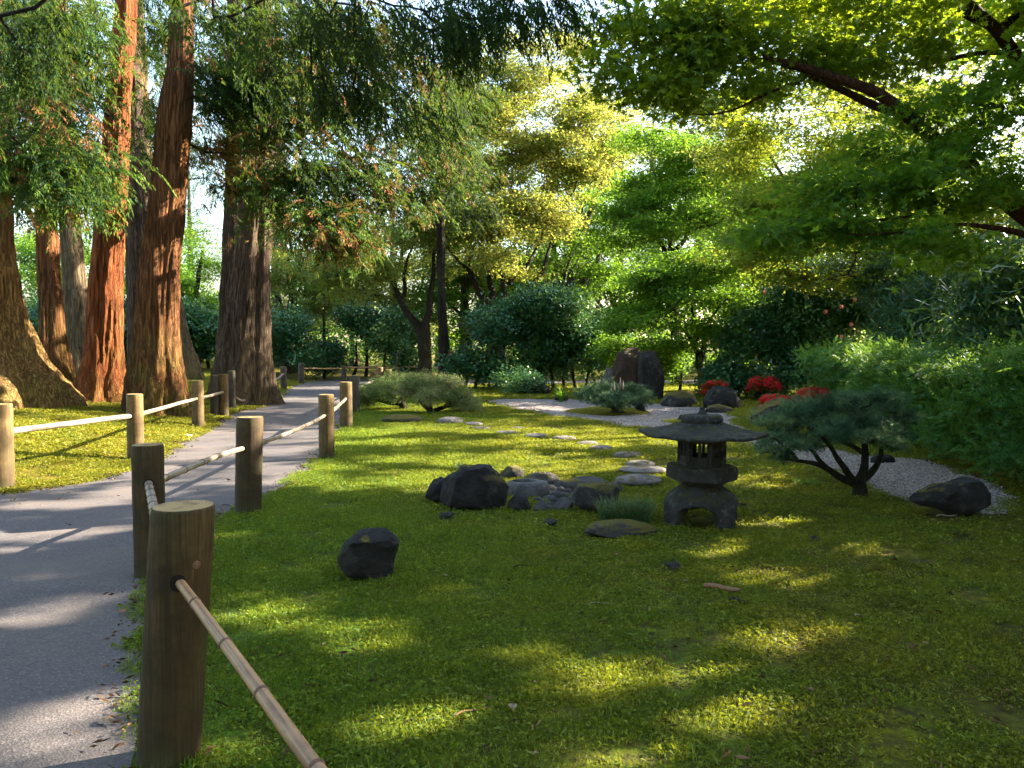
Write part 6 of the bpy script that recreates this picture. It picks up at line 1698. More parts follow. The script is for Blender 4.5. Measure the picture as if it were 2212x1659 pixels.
# hedge along the right bank
def hedge():
    t_ = thing("hedge", "dense feathery leaved clipped hedge along the right bank of the gravel bed", "hedge", (5.6, 10, 0))
    pts = np.array([[6.6, 16.2], [6.3, 13.5], [5.9, 11.3], [5.45, 9.3], [5.25, 7.6], [5.3, 6.0], [5.6, 4.6]])
    stems, rr = [], []; cl = []
    for k in range(26):
        u = k / 25 * (len(pts) - 1); i0 = min(int(u), len(pts) - 2); p = pts[i0] + (pts[i0 + 1] - pts[i0]) * (u - i0)
        d = pts[i0 + 1] - pts[i0]; d = d / np.linalg.norm(d); side = np.array([-d[1], d[0]]) * -1
        for m in range(3):
            c = p + side * (-0.3 - 0.8 * m) * -1
            c = np.array([p[0] + 0.55 + 0.8 * m, p[1] + rng.normal() * 0.1])
            z0 = float(H(c[0], c[1]))
            q_, r_ = densify([[c[0], c[1], z0 - 0.05], [c[0] + rng.normal() * 0.1, c[1], 0.5], [c[0] + rng.normal() * 0.15, c[1] + rng.normal() * 0.15, 1.0]], np.array([0.03, 0.02, 0.012]), 0.15)
            rr.append((q_, r_))
            n = 52 if m == 0 else (24 if m == 1 else 14)
            w = rng.random((n, 3)); ph = w[:, 2]
            x = p[0] + 0.05 + 0.8 * m + w[:, 0] * 0.85 - (0.35 * np.sin(ph * math.pi) if m == 0 else 0)
            y = p[1] + (w[:, 1] - 0.5) * 0.75
            z = 0.16 + ph * 1.16 if m == 0 else 0.7 + 0.62 * ph
            # front face and top carry the leaves
            top = rng.random(n) < 0.5
            z = np.where(top, 1.28 + 0.09 * vnoise(np.stack([x * 1.3, y * 1.3, x * 0], -1), 61) + 0.05 * rng.normal(size=n), z)
            cl.append(np.stack([x, y, z], -1))
    a = Acc()
    for q_, r_ in rr: tube(a, q_, r_, 6)
    a.build("stems", M['limb'], t_, True)["kind"] = "stuff"
    cl = np.concatenate(cl)
    N, par, rad, nr = grow(rr, cl[::3], 0.25, 0.15, 0.004)
    a = Acc(); limbs_mesh(a, N, par, rad, nr, 0.002, 4); a.build("branches", M['limb'], t_, True)
    pos = np.repeat(cl, 3, 0) + rng.normal(size=(len(cl) * 3, 3)) * 0.1
    n = len(pos); tt = np.clip(0.35 + 0.35 * (pos[:, 2] > 1.2) * rng.random(n) + 0.15 * rng.normal(size=n), 0, 1)
    a = Acc(); scatter(a, PR['pinnate'], pos, rng.random(n) * 6.28, rng.normal(size=n) * 0.5, rng.normal(size=n) * 0.5, 0.9 + 0.5 * rng.random(n), tt, 0.25)
    a.cut_gaps(0.1, 0.05); a.build("foliage", M['hedge'], t_)["kind"] = "stuff"
    # inner dead twigs and shade leaves
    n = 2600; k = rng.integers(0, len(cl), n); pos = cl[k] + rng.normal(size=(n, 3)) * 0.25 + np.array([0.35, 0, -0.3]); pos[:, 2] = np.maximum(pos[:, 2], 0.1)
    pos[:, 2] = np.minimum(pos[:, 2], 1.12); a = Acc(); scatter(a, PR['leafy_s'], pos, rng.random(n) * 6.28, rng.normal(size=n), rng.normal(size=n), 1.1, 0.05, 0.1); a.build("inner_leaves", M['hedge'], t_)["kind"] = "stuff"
hedge()

# ------------------------------------------------------------------ clipped pines and laceleaf maples
def small_tree(name, label, cat, depth, paths, pads, proto, fmat, lmat, dz=None, **kw):
    roots = []
    b = line(paths[0], depth)[0][0]; zb = float(H(b[0], b[1]))
    t_ = thing(name, label, cat, (b[0], b[1], zb))
    a = Acc()
    for k, q_ in enumerate(paths):
        p, r = line(q_, depth)
        if k == 0: p = np.vstack([[p[0][0], p[0][1], zb - 0.06], p]); r = np.concatenate([[r[0] * 1.2], r])
        else: p = p + np.linspace(0, 1, len(p))[:, None] ** 0.8 * np.array([0, (dz[k] if dz else rng.normal() * 0.2), 0])
        p, r = densify(p, r, 0.05 * depth / 7.4, 0.012 * depth / 7.4, k + 3)
        tube(a, p, r, 10, rough=0.16, seed=k); roots.append((p, r))
    a.build("trunk", lmat, t_, True)
    crown(t_, roots, pads_world(pads), proto, fmat, lmat, **kw)
    CLEAR.append((b[0], b[1], 0.08 * depth / 7.4, 0.08 * depth / 7.4))
    return t_
small_tree("pine_tree", "low spreading pine with many crooked dark branches, front right", "pine", 7.35,
    [[(1857, 1080, 17), (1858, 1060, 15), (1853, 1042, 14)], [(1850, 1046, 9), (1815, 1034, 8), (1785, 1012, 7), (1760, 1000, 6), (1722, 992, 4), (1690, 990, 3), (1660, 975, 2)], [(1848, 1040, 8), (1815, 1005, 7), (1790, 975, 5), (1770, 950, 4), (1745, 930, 3), (1715, 915, 2)],
     [(1855, 1040, 10), (1872, 1010, 9), (1876, 975, 7), (1872, 940, 5), (1885, 905, 3)], [(1876, 985, 6), (1850, 965, 5), (1820, 955, 4), (1800, 930, 3), (1785, 900, 2)], [(1860, 1038, 8), (1895, 1012, 7), (1915, 992, 5), (1922, 955, 4), (1945, 935, 3), (1962, 920, 2)],
     [(1800, 1020, 5), (1775, 1000, 5), (1772, 980, 4), (1745, 962, 3), (1715, 950, 2.5), (1690, 935, 2)], [(1722, 992, 3), (1700, 972, 3), (1675, 960, 2), (1655, 940, 1.5)], [(1880, 955, 4), (1905, 935, 3), (1900, 900, 2)]],
    [(1700, 925, 50, 26, 7.3, 40), (1755, 902, 55, 22, 7.35, 50), (1825, 882, 58, 24, 7.4, 66), (1890, 884, 54, 26, 7.4, 56), (1770, 920, 60, 26, 7.5, 30), (1860, 930, 70, 24, 7.5, 30), (1945, 915, 34, 24, 7.4, 30), (1850, 915, 80, 24, 7.75, 40), (1780, 925, 60, 20, 7.0, 24), (1680, 960, 40, 26, 7.3, 26), (1672, 985, 30, 14, 7.25, 16), (1720, 955, 40, 20, 7.2, 24), (1900, 930, 50, 24, 7.2, 26), (1800, 900, 90, 24, 7.6, 40), (1790, 945, 60, 16, 7.3, 26), (1870, 935, 60, 20, 7.2, 30), (1930, 955, 30, 16, 7.35, 14)],
    'needle', M['pine'], M['limb'], dz=[0, -0.15, -0.35, 0.1, 0.35, 0.2, 0.35, -0.2, -0.25], per=5, dens=1.7, spread=0.03, split=4, padtint=0.14, fl=0.8, tint=(0.5, 0.25), scale=(0.8, 1.15), pitch=0.4, step=0.05, wiggle=0.38, tip=0.003, minr=0.0012, rise=0.1, shell=-1, maxr=0.02, wells=False)
small_tree("pine_tree", "low blue green pine with upright candles on the mossy gravel islet", "pine", 17.0,
    [[(1335, 890, 11), (1332, 880, 10)], [(1332, 882, 7), (1310, 872, 6), (1290, 862, 4), (1270, 855, 3)], [(1333, 882, 7), (1350, 868, 6), (1370, 858, 4), (1388, 855, 3)], [(1333, 880, 6), (1335, 862, 4), (1330, 850, 3)]],
    [(1280, 855, 34, 14, 17, 60), (1310, 847, 30, 15, 17, 55), (1345, 852, 34, 14, 17, 60), (1380, 860, 26, 14, 17, 45), (1330, 866, 50, 12, 16.6, 60)],
    'needle_far', M['pine'], M['limb'], per=5, spread=0.08, fl=0.8, tint=(0.6, 0.2), scale=(0.8, 1.2), pitch=0.4, step=0.12, wiggle=0.2, tip=0.006, minr=0.003, shell=-1, maxr=0.04, wells=False)
pine2 = [o for o in scene.objects if o.get("label", "").startswith("low blue green pine")][0]
for px, py, h in [(1321, 832, 14), (1327, 830, 16), (1340, 822, 24), (1346, 828, 18), (1336, 834, 12)]:
    a = Acc(); b0, b1 = at(px, py + 14, 16.8), at(px, py - h * 0.3, 16.8); tube(a, [b0, 0.5 * (b0 + b1), b1], [0.02, 0.018, 0.008], 7); a.build("candle", M['bamboo_old'], pine2, True)
small_tree("laceleaf_maple", "blue green laceleaf maple with weeping crown, left of the two by the path", "dwarf maple", 18.2,
    [[(873, 890, 9), (868, 876, 8), (866, 868, 8)], [(866, 872, 5), (846, 874, 4), (830, 868, 3), (812, 864, 2)], [(866, 870, 6), (858, 856, 4), (840, 846, 3)], [(867, 868, 6), (872, 850, 4), (866, 836, 3)], [(868, 868, 4), (886, 858, 3), (898, 844, 2)]],
    [(845, 828, 44, 17, 18.2, 60), (800, 846, 30, 15, 18.2, 32), (882, 826, 32, 16, 18.2, 34), (825, 846, 40, 12, 17.8, 26), (788, 864, 14, 8, 18, 10)],
    'lace', M['laceleaf'], M['limb'], per=6, dens=1.15, spread=0.07, fl=0.9, tint=(0.25, 0.25), scale=(0.8, 1.2), pitch=0.5, step=0.15, wiggle=0.2, tip=0.005, minr=0.003, shell=0.3, maxr=0.03, wells=False)
small_tree("laceleaf_maple", "pale sunlit laceleaf maple with weeping crown, right of the two by the path", "dwarf maple", 17.4,
    [[(934, 905, 9), (936, 892, 9), (934, 884, 8)], [(933, 888, 6), (915, 876, 5), (903, 866, 4), (898, 850, 3)], [(936, 888, 5), (955, 880, 4), (975, 874, 3), (1000, 880, 2)], [(930, 882, 5), (922, 862, 4), (930, 845, 3)], [(960, 878, 3), (985, 866, 2.5), (1000, 858, 2)]],
    [(912, 826, 46, 18, 17.4, 52), (955, 834, 42, 19, 17.4, 52), (988, 858, 34, 15, 17.4, 38), (1014, 874, 22, 12, 17.3, 18), (940, 852, 50, 12, 17.0, 20), (884, 842, 24, 12, 17.4, 18)],
    'lace', M['laceleaf'], M['limb'], per=6, dens=1.15, spread=0.07, fl=0.9, tint=(0.7, 0.3), scale=(0.8, 1.2), pitch=0.5, step=0.15, wiggle=0.2, tip=0.005, minr=0.003, shell=0.3, maxr=0.03, wells=False)

# azaleas
def azalea(label, pads, depth, stem, red=1.0, dense=26):
    c0 = at(stem[0], stem[1], depth); zb = float(H(c0[0], depth))
    t_ = thing("azalea", label, "azalea", (c0[0], depth, zb))
    P_ = pads_world([(p[0], p[1], p[2], p[3], depth + (p[4] if len(p) > 4 else 0), 1) for p in pads])
    a = Acc(); roots = []
    for k in range(3):
        p, r = densify([[c0[0] + 0.05 * (k - 1), depth, zb - 0.05], [c0[0] + 0.02 * (k - 1), depth + 0.05 * k, zb + 0.12], P_[k % len(P_)][0]], np.array([0.03, 0.024, 0.01]), 0.06, 0.02, k); roots.append((p, r)); a = Acc(); tube(a, p, r, 7, rough=0.1); a.build("stem", M['limb'], t_, True)
    G_, F_ = [], []
    for c, r, _ in P_:
        n = int(dense * 14 * r[0] * max(r[1], .2) * 3) + 60
        u = rng.normal(size=(n, 3)); u /= np.linalg.norm(u, axis=1, keepdims=True); u[:, 2] = np.where(u[:, 2] < -0.2, -u[:, 2], u[:, 2])
        G_.append(c + u * r * (0.6 + 0.35 * rng.random((n, 1))))
        m = int(n * red); u2 = u[:m] + rng.normal(size=(m, 3)) * 0.03; u2[:, 2] = np.abs(u2[:, 2])
        keep = vnoise(u2 * 4.2 + c, 5) < 0.34
        F_.append((c + u2 * r * (0.97 + 0.08 * rng.random((m, 1))))[keep])
    G_ = np.concatenate(G_); F_ = np.concatenate(F_)
    N, par, rad, nr = grow(roots, G_[::6], 0.1, 0.1, 0.003); a = Acc(); limbs_mesh(a, N, par, rad, nr, 0.0015, 4); a.build("branches", M['limb'], t_, True)
    a = Acc(); n = len(G_); scatter(a, [P_leafy(k, 9, 0.05, 0.028, 0.05, 0.8, 0.6) for k in range(3)], G_, rng.random(n) * 6.28, scale=0.9 + 0.4 * rng.random(n), tint=rng.random(n) * 0.8); a.build("foliage", M['azalea_green'], t_)["kind"] = "stuff"
    def star(k):
        r_ = np.random.default_rng(k); V, F = [], []
        for q_ in range(3):
            o = r_.normal(size=3) * 0.025; ph = r_.random() * 6; b = len(V); V.append(o)
            ax = rotmats(np.array([r_.random() * 6]), np.array([r_.normal() * 0.5]), np.array([r_.normal() * 0.5]))[0]
            for m in range(5):
                for e, s_ in ((-0.4, 0.024), (0, 0.034), (0.4, 0.024)):
                    an = ph + m * 1.2566 + e; V.append(o + ax @ np.array([math.cos(an) * s_, math.sin(an) * s_, 0.012]))
            for m in range(5): F += [[b, b + 1 + 3 * m, b + 2 + 3 * m], [b, b + 2 + 3 * m, b + 3 + 3 * m]]
        return np.array(V), np.array(F), np.full(len(V), 0.5)
    a = Acc(); n = len(F_); scatter(a, [star(k) for k in range(3)], F_, rng.random(n) * 6.28, rng.normal(size=n) * 0.5, scale=1.0 + 0.5 * rng.random(n), tint=rng.random(n)); a.build("blossoms", M['azalea_red'], t_)["kind"] = "stuff"
azalea("round red flowering azalea on a dark stem before the tall camellia", [(1650, 834, 33, 19), (1630, 844, 16, 10), (1665, 842, 20, 12)], 21.0, (1652, 866), 1.0)
azalea("long low red azalea draped behind the large mossy boulder", [(1675, 868, 30, 12), (1705, 870, 20, 10), (1655, 882, 12, 10)], 15.4, (1690, 880), 1.0, 40)
azalea("arched red azalea between the mossy boulder and the hedge", [(1760, 855, 32, 15), (1735, 872, 18, 14), (1790, 868, 14, 10)], 14.6, (1765, 900), 0.9, 40)
azalea("small orange red azalea sitting behind the broad dark boulder", [(1548, 832, 22, 8), (1530, 838, 14, 7), (1545, 850, 30, 12)], 20.6, (1548, 850), 0.5)
azalea("green azalea nearly out of bloom, left of the hedge's end", [(1800, 885, 30, 14), (1830, 880, 20, 12)], 13.6, (1810, 905), 0.08, 40)

# ------------------------------------------------------------------ tufts of sedge and small plants
def sedge(label, px, py, width, height, n, cat="grass clump", name="sedge_clump", mat='grass_clump', bw=0.006, centres=1):
    g = G(px, py); w = width / FPX * g[1]; h = height / FPX * g[1]
    a = Acc(); V, F, T = [], [], []
    for k in range(n):
        ci = (k % centres + 0.5) / centres - 0.5
        o = np.array([g[0] + ci * w * 0.62 + rng.normal() * w * 0.05, g[1] + rng.normal() * 0.05, g[2] - 0.01])
        y = rng.random() * 6.283; ln = 0.15 + 0.75 * rng.random(); L_ = h * (0.75 + 0.5 * rng.random())
        d = np.array([math.cos(y), math.sin(y), 0]); sd = np.array([-d[1], d[0], 0]) * bw * 0.5
        p = [o + d * L_ * ln * u ** 1.4 + np.array([0, 0, L_ * (u - 0.38 * ln * u ** 2.2)]) for u in (0, 0.35, 0.7, 1.0)]
        b = len(V); V += [p[0] - sd, p[0] + sd, p[1] - sd, p[1] + sd, p[2] - sd * 0.7, p[2] + sd * 0.7, p[3]]
        F += [[b, b + 1, b + 3], [b, b + 3, b + 2], [b + 2, b + 3, b + 5], [b + 2, b + 5, b + 4], [b + 4, b + 5, b + 6]]; tt = rng.random(); T += [tt * 0.5, tt * 0.5, tt * .7, tt * .7, tt, tt, tt]
    a.add(np.array(V), np.array(F), np.array(T))
    o = a.build(name, M[mat]); tag(o, label, cat)
    return o
sedge("long bladed sedge clump between the mossy boulder and the lantern's foot", 1352, 1128, 175, 62, 620, centres=4)
sedge("small blue green grass tuft behind the left shoulder of the craggy boulder", 992, 1020, 44, 24, 90, bw=0.008)
sedge("bright green grass tuft growing left of the front pine", 1745, 1050, 90, 20, 160, centres=3, mat='hedge')
sedge("little green seedling at the foot of the lantern", 1493, 1128, 20, 10, 20, mat='hedge')
sedge("young fern at the left tip of the mossy gravel islet", 1212, 868, 30, 34, 60, cat="fern", name="fern", mat='maple_green', bw=0.03)
sedge("tiny leafy weed growing at the craggy stones' front edge", 1180, 1108, 60, 10, 90, cat="weed", name="weed", mat='bamboo_leaf', centres=4)
sedge("grass tuft against the foot of the nearest post", 418, 1650, 60, 40, 90, centres=2, mat='blades')
sedge("grass tuft against the foot of the second post", 352, 1262, 50, 26, 60, centres=2, mat='blades')
sedge("ragged grass tuft against the third post", 568, 1112, 44, 20, 60, centres=2, mat='blades')

# ------------------------------------------------------------------ litter lying about
def twig(px, py, lpx, ang, label, r=0.0035, mat='bamboo_old', bend=0.15, cat="twig", name="twig"):
    g = G(px, py); L_ = lpx / FPX * g[1] / max(0.35, abs(math.cos(ang)))
    d = np.array([math.cos(ang), math.sin(ang), 0]); s_ = np.array([-d[1], d[0], 0])
    pts = [g + d * L_ * (u - 0.5) + s_ * bend * L_ * math.sin(math.pi * u) + np.array([0, 0, r + 0.012 + 0.006 * math.sin(u * 7)]) for u in np.linspace(0, 1, 8)]
    a = Acc(); tube(a, pts, [r * 0.7] + [r] * 6 + [r * 0.4], 7)
    tag(a.build(name, M[mat], None, True), label, cat)
def dead_leaf(px, py, s, label, col='litter'):
    g = G(px, py); s = s / FPX * g[1]; yaw = rng.random() * 6.28
    V = []; n = 7
    for k in range(n):
        u = k / (n - 1); w = math.sin(math.pi * u ** 0.8) * 0.3 * s
        for q_ in (-1, 0, 1):
            x, y = (u - 0.5) * s, q_ * w
            V.append([g[0] + x * math.cos(yaw) - y * math.sin(yaw), g[1] + x * math.sin(yaw) + y * math.cos(yaw), g[2] + 0.018 + 0.25 * s * (q_ * q_) * 0.5 + 0.12 * s * math.sin(u * 3)])
    F = [[3 * k + j, 3 * k + j + 1, 3 * k + j + 4, 3 * k + j + 3] for k in range(n - 1) for j in (0, 1)]
    a = Acc(); a.add(np.array(V), np.array(F)); tag(a.build("fallen_leaf", M[col]), label, "leaf")
M['litter'] = simple("dead_leaf", (0.2, 0.10, 0.05), 0.7, 0.4, 60)
M['litter_pale'] = simple("dead_leaf_pale", (0.26, 0.18, 0.11), 0.7, 0.3, 60)
M['cone'] = simple("pine_cone", (0.03, 0.028, 0.026), 0.8, 0.5, 60, 0.2, 0.8)
twig(1595, 1306, 36, -0.5, "pale grey stick ending beside a brown bare streak on the lawn", 0.011, 'limb_grey')
twig(1560, 1280, 70, -0.45, "mossy brown surface root behind the pale stick", 0.016, 'litter', 0.05)
twig(2045, 1119, 46, 0.05, "pale curved bark strip in front of the pointed rock", 0.008, 'bamboo_old', 0.12, "bark strip", "bark_strip")
twig(1140, 1228, 70, 0.3, "thin dark twig lying left of centre on the moss", 0.004, 'limb')
twig(1300, 1310, 60, 0.0, "thin tan straw on the moss below the flat slab", 0.003, 'bamboo_old')
twig(1020, 1548, 80, 0.5, "thin brown twig near the bottom of the lawn", 0.004, 'litter')
twig(900, 1570, 60, 0.3, "dark twig pressed into the moss near the bamboo rail", 0.006, 'limb')
twig(1490, 1100, 18, 0.8, "tiny orange twig before the round topped dark stone", 0.004, 'litter_pale')
for px, py, s, lb, c in [(268, 1330, 26, "curled brown leaf on the path near the tallest post", 'litter'), (1108, 1540, 34, "tan curled leaf on the moss at the bottom centre", 'litter_pale'), (1157, 1638, 16, "small white leaf at the bottom of the lawn", 'litter_pale'), (1852, 1338, 18, "small grey leaf on the brown moss", 'litter_pale'),
                         (1330, 1205, 16, "brown leaf on the moss between the slab and wedge rock", 'litter'), (2180, 1140, 14, "pale speck of leaf near the right edge", 'litter_pale'), (960, 1250, 14, "white petal on the grass beside the wedge rock", 'litter_pale'), (1480, 1262, 14, "white petal on the moss below the lantern", 'litter_pale'),
                         (700, 1400, 14, "small pale leaf on the grass near the bamboo rail", 'litter_pale'), (1750, 1500, 20, "brown leaf on the thin moss, lower right", 'litter'), (2000, 1400, 22, "brown leaf on dark moss toward the right edge", 'litter'), (520, 1180, 14, "pale leaf on the grass by the third post", 'litter_pale')]:
    dead_leaf(px, py, s, lb, c)
for px, py, s, lb in [(1455, 1231, 34, "dark pine cone on the moss below the lantern"), (1759, 1170, 26, "dark small cone on the moss right of the lantern"), (1190, 1137, 30, "dark tuft of bark litter in front of the pebble bed"), (965, 1124, 34, "dark bark litter before the craggy boulder")]:
    g = G(px, py); w = s / FPX * g[1]; a = Acc()
    v, f = rock_mesh((w, w, w * 0.6), px, 3, 6, 0.3); a.add(v + np.array([g[0], g[1], g[2] - 0.005]), f)
    cs = [P_leafy(px, 20, w * 0.45, w * 0.2, w * 0.25)]
    scatter(a, cs, np.array([[g[0], g[1], g[2] + w * 0.3]]), np.array([0.3]))
    tag(a.build("pine_cone", M['cone']), lb, "pine cone")
# crumpled clear plastic at the moss edge
g = G(405, 945); a = Acc(); v, f = rock_mesh((0.16, 0.12, 0.06), 5, 3, 12, 0.35); a.add(v + g, f)
m, nt, out = mat_new("plastic_film"); nt.links.new(principled(nt, (0.75, 0.75, 0.72), 0.15, None, 0.6), out.inputs[0])
tag(a.build("plastic_scrap", m), "crumpled clear plastic wrapper at the edge of moss and path", "litter")
# slim garden light on a stake by the far path
t = thing("garden_light", "slim grey stake with a small tilted head beside the grey maple trunk", "garden light", at(856, 818, 31) * np.array([1, 1, 0]))
a = Acc(); tube(a, [at(856, 822, 31) * np.array([1, 1, 0]), at(857, 765, 31)], [0.035, 0.035], 8); a.build("stake", M['limb_grey'], t, True)
a = Acc(); tube(a, [at(853, 768, 31), at(866, 758, 31)], [0.03, 0.05], 8); a.build("lamp_head", M['limb_grey'], t, True)

# two more lanterns among the trees at the far left
def hex_lantern(px, roof_y, wpx, depth, label, full):
    c = at(px, roof_y, depth); zb = float(H(c[0], depth)); hgt = c[2] - zb; R_ = wpx / 2 / FPX * depth
    t_ = thing("stone_lantern", label, "lantern", (c[0], depth, zb))
    O = np.array([c[0], depth, zb]); M_ = M['rock_grey']
    def ring(r, z, n=6): th = np.arange(n) * 6.28318 / n + 0.4; return np.stack([r * np.cos(th), r * np.sin(th), np.full(n, z)], -1) + O
    def solid(nm, rs, n=6):
        V = np.array([ring(r, z, n) for r, z in rs]); i = np.arange(len(rs) - 1)[:, None] * n; j = np.arange(n)[None]
        a_ = Acc(); a_.add(V.reshape(-1, 3), np.stack([i + j, i + (j + 1) % n, i + n + (j + 1) % n, i + n + j], -1).reshape(-1, 4)); a_.build(nm, M_, t_)
    solid("foot", [(0.5 * R_, 0), (0.5 * R_, 0.15), (0.2 * R_, 0.2)])
    solid("shaft", [(0.26 * R_, 0.18), (0.24 * R_, hgt - 0.75)], 12)
    solid("platform", [(0.25 * R_, hgt - 0.76), (0.6 * R_, hgt - 0.62), (0.6 * R_, hgt - 0.5), (0.1, hgt - 0.5)])
    for k in range(6):
        a_ = Acc(); th = k * 6.28318 / 6 + 0.4; p = O + np.array([0.48 * R_ * math.cos(th), 0.48 * R_ * math.sin(th), hgt - 0.51]); tube(a_, [p, p + np.array([0, 0, 0.42])], [0.07, 0.07], 6); a_.build("chamber_post", M_, t_)
    solid("roof", [(0.4 * R_, hgt - 0.1), (R_, hgt - 0.02), (R_, hgt + 0.05), (0.3 * R_, hgt + 0.33), (0.06, hgt + 0.38)])
    solid("finial", [(0.07, hgt + 0.37), (0.11, hgt + 0.45), (0.02, hgt + 0.58)], 10)
hex_lantern(140, 678, 52, 33, "tall pale stone lantern glimpsed between second and third cedars, upper roof", True)
hex_lantern(147, 762, 44, 30, "lower stone lantern glimpsed between second and third cedars", True)

# ------------------------------------------------------------------ woods far behind
def far_tree(kind, seed):
    r0 = np.random.default_rng(seed); t_ = thing("far_tree", "x", "tree", (0, 0, 0))
    if kind == 'pine':
        p, r = densify(np.array([[0, 0, -0.2], [0.2, 0, 5], [-0.2, 0.1, 11], [0.1, 0, 17]]), np.array([0.4, 0.3, 0.2, 0.06]), 0.6, 0.15, seed)
        pads = [(np.array([r0.normal() * 2.0, r0.normal() * 2.0, z]), np.array([2.2, 2.2, 0.6]), 26) for z in np.linspace(8, 17, 9)]; proto, mt = 'far', M['far_green']
    elif kind == 'conifer':
        p, r = densify(np.array([[0, 0, -0.2], [0, 0, 8], [0, 0, 19]]), np.array([0.4, 0.28, 0.04]), 0.8, 0.04, seed)
        pads = [(np.array([0, 0, z]), np.array([3.0 * (20 - z) / 16 + 0.4] * 2 + [0.8]), int(30 * (20 - z) / 16) + 8) for z in np.linspace(3.5, 18.5, 11)]; proto, mt = 'far_conifer', M['far_green']
    else:
        p, r = densify(np.array([[0, 0, -0.2], [0.2, 0, 3], [0, 0.2, 6], [0.4, 0, 11]]), np.array([0.3, 0.24, 0.16, 0.04]), 0.6, 0.1, seed)
        pads = [(np.array([r0.normal() * 2.6, r0.normal() * 2.6, 4 + 8 * r0.random()]), np.array([2.2, 2.2, 1.0]), 30) for _ in range(12)]; proto, mt = 'far', M['maple_green']
    a = Acc(); tube(a, p, r, 10); a.build("trunk", M['limb_grey'], t_, True)
    crown(t_, [(p[3:], r[3:])], pads, proto, mt, M['limb_grey'], per=5, spread=0.6, fl=0.4, tint=(0.5, 0.25), step=1.0, tip=0.02, minr=0.012, wiggle=0.15, shell=0.2, wells=False, sides=4, maxr=0.12, limbname="branches")
    return t_
def copy_tree(src, loc, rz, s, label):
    c = src.copy(); link(c); c.location = loc; c.rotation_euler = (0, 0, rz); c.scale = (s, s, s); c["label"] = label
    for ch in [x for x in scene.objects if x.parent == src]:
        d = ch.copy(); link(d); d.parent = c
    return c
FT = {k: far_tree(k, 5 + i) for i, k in enumerate(('pine', 'conifer', 'broad'))}
used = set()
rows = [  # px, distance, kind, scale, label
    (1410, 58, 'pine', 1.2, "dark open crowned pine against the sky right of the yellow maple"), (1340, 70, 'pine', 1.15, "hazy pine behind the orange tipped tree"), (1500, 75, 'pine', 1.1, "hazy pine high behind the green maples"), (1620, 62, 'broad', 1.1, "broad grey green tree behind the large green maple"),
    (1760, 66, 'conifer', 1.0, "far conifer behind the golden maple"), (1700, 48, 'conifer', 0.62, "blue green conifer above the coral flowered camellia"), (1880, 70, 'pine', 1.2, "far pine behind the right maple, left of its trunk"), (2010, 60, 'broad', 1.2, "far broad tree behind the bamboo thicket"),
    (2150, 72, 'conifer', 1.1, "far conifer near the right edge"), (2300, 62, 'broad', 1.2, "far broad tree just beyond the right edge"), (1180, 62, 'conifer', 1.0, "far conifer behind the yellow maple's right half"), (1060, 56, 'broad', 1.0, "far broad tree behind the yellow maple's left half"),
    (950, 60, 'conifer', 1.05, "far conifer behind the grey maple"), (850, 70, 'conifer', 1.1, "far conifer above the camellia bank"), (760, 58, 'broad', 0.75, "far broad tree behind the sunlit low maple"), (540, 66, 'conifer', 1.0, "far conifer hidden by the great grey cedar"),
    (415, 64, 'conifer', 0.95, "far conifer between brown and great cedars"), (330, 52, 'broad', 0.9, "far broad tree behind the brown cedar"), (240, 60, 'conifer', 1.1, "far conifer behind the red cedar"), (140, 56, 'broad', 0.85, "far broad tree behind the slim cedars"),
    (20, 60, 'conifer', 1.1, "far conifer behind the leftmost cedar"), (-120, 56, 'conifer', 1.1, "far conifer left of the view"), (-300, 60, 'broad', 1.2, "far broad tree left of the view"), (2500, 66, 'conifer', 1.2, "far conifer right of the view"), (1270, 80, 'conifer', 1.0, "furthest conifer behind the yellow maple"), (680, 80, 'pine', 0.8, "furthest pine behind the crooked stems")]
first = {}
for k, (px, d, kind, s, lb) in enumerate(rows):
    p = at(px, 754, d); loc = (p[0], p[1], -0.1)
    if kind not in first:
        first[kind] = FT[kind]; 
        FT[kind]["label"] = lb; FT[kind]["group"] = "trees far behind the garden"
        firstloc = (kind, loc, s)
        FT[kind]["_loc"] = list(loc) + [s]
    else:
        c = copy_tree(FT[kind], loc, 1.3 * k, s * (0.95 + 0.1 * random.random()), lb)
for kind, o_ in FT.items():
    v = list(o_["_loc"]); del o_["_loc"]; o_.location = v[:3]; o_.scale = (v[3],) * 3
# undergrowth that closes the view under the far trees
def undergrowth():
    n = 2600; az = (rng.random(n) * 2 - 1) * 0.95; d = 44 + 34 * rng.random(n)
    x = az * d; pos = np.stack([x, d, 0.2 + rng.random(n) ** 1.1 * (4.2 + 2.0 * vnoise(np.stack([x * 0.15, d * 0.15, x * 0], -1), 8))], -1)
    a = Acc(); m = np.repeat(pos, 3, 0) + rng.normal(size=(n * 3, 3)) * 0.7; m[:, 2] = np.abs(m[:, 2]) + 0.05
    scatter(a, PR['far'], m, rng.random(len(m)) * 6.28, rng.normal(size=len(m)) * 0.4, rng.normal(size=len(m)) * 0.4, 1.2, np.clip(0.5 + 0.3 * rng.normal(size=len(m)), 0, 1))
    o_ = a.build("undergrowth", M['maple_green']); tag(o_, "mixed green undergrowth filling the woods far behind the garden", "undergrowth", kind="stuff")
undergrowth()
lawn()
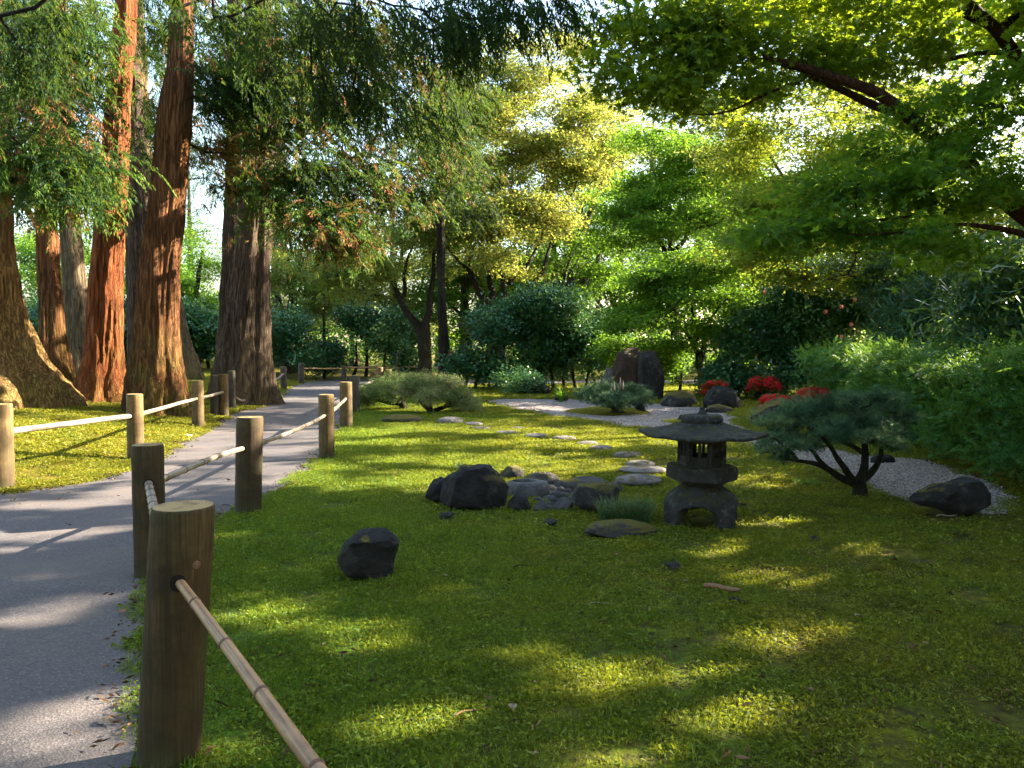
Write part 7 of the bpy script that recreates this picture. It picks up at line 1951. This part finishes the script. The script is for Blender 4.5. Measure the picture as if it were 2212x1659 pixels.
def lawn_litter():
    n = 2600; d = np.sqrt(2.2 ** 2 + (16 ** 2 - 2.2 ** 2) * rng.random(n) ** 1.5); x = (rng.random(n) * 2 - 1) * (0.75 * d + 0.5)
    k = ~in_poly(x, d, BED_P) & (vnoise(np.stack([x * 0.9, d * 0.9, x * 0], -1), 71) > -0.35); x, d = x[k], d[k]
    onp = in_poly(x, d, PATH_P); k = ~onp | (rng.random(len(x)) < 0.25); x, d = x[k], d[k]
    e = PATH_P[(PATH_P[:, 1] > 1.5) & (PATH_P[:, 1] < 20) & (np.abs(PATH_P[:, 0]) < 13)]
    e = np.repeat(e, 6, 0) + rng.normal(size=(len(e) * 6, 2)) * np.array([0.09, 0.09])
    x, d = np.concatenate([x, e[:, 0]]), np.concatenate([d, e[:, 1]])
    pos = np.stack([x, d, H(x, d) + 0.012], -1); n = len(pos)
    chips = []
    for s_ in range(5):
        r = np.random.default_rng(s_ + 200); sp = []
        for q_ in range(3):
            y = r.random() * 6.28; dd = np.array([math.cos(y), math.sin(y), 0.15 * r.normal()])
            sp.append((np.array([r.normal() * .015, r.normal() * .015, 0.004 * q_]), dd, 0.035 * (0.5 + r.random()), 0.006 + 0.008 * r.random(), np.array([r.normal(), r.normal(), 1.0]), r.random()))
        chips.append(frond_set(sp))
    a = Acc(); scatter(a, chips, pos, rng.random(n) * 6.28, rng.normal(size=n) * 0.3, rng.normal(size=n) * 0.3, 0.6 + 0.8 * rng.random(n), rng.random(n), 0.3)
    o_ = a.build("lawn_litter", leaf_mat("litter_chips", [(0.0, (0.03, 0.018, 0.01)), (0.7, (0.10, 0.055, 0.025)), (1.0, (0.24, 0.15, 0.08))], (0.1, 0.06, 0.03), 0.1, 0.8, 0.1)); tag(o_, "brown needles and bark crumbs scattered over moss and path edge", "litter", kind="stuff")
lawn_litter()
def gravel_bits():
    n = 9000; lo, hi = BED_P.min(0), BED_P.max(0)
    y = lo[1] + (hi[1] - lo[1]) * rng.random(n * 6) ** 1.8; x = lo[0] + (hi[0] - lo[0]) * rng.random(n * 6)
    k = in_poly(x, y, BED_P) & (rng.random(n * 6) < np.clip(10 / y, 0.15, 1) ** 1.5); x, y = x[k][:14000], y[k][:14000]
    pr = []
    for s_ in range(4):
        v, f = rock_mesh((0.016, 0.013, 0.009), s_ + 3, 2, 6, 0.1) if s_ % 2 else rock_mesh((0.02, 0.015, 0.01), s_ + 8, 2, 6, 0.1)
        v2, f2 = v[:], f
        a = Acc()
        for q_ in range(5): a.add(v * (0.7 + 0.6 * random.random()) + np.array([random.gauss(0, .03), random.gauss(0, .03), 0]), f)
        o_ = bpy.data.objects.new("gravel_stone", a.mesh("gravel_stone", True)); o_.data.materials.append(M['gravel']); pr.append(o_)
    pos = np.stack([x, y, bedz(x, y) - 0.002], -1)
    gn_scatter("gravel", pr, pos, rng.random(len(pos)) * 6.28, 0.7 + 0.7 * rng.random(len(pos)), label="pale pinkish gravel stones covering the winding bed", cat="gravel")
gravel_bits()
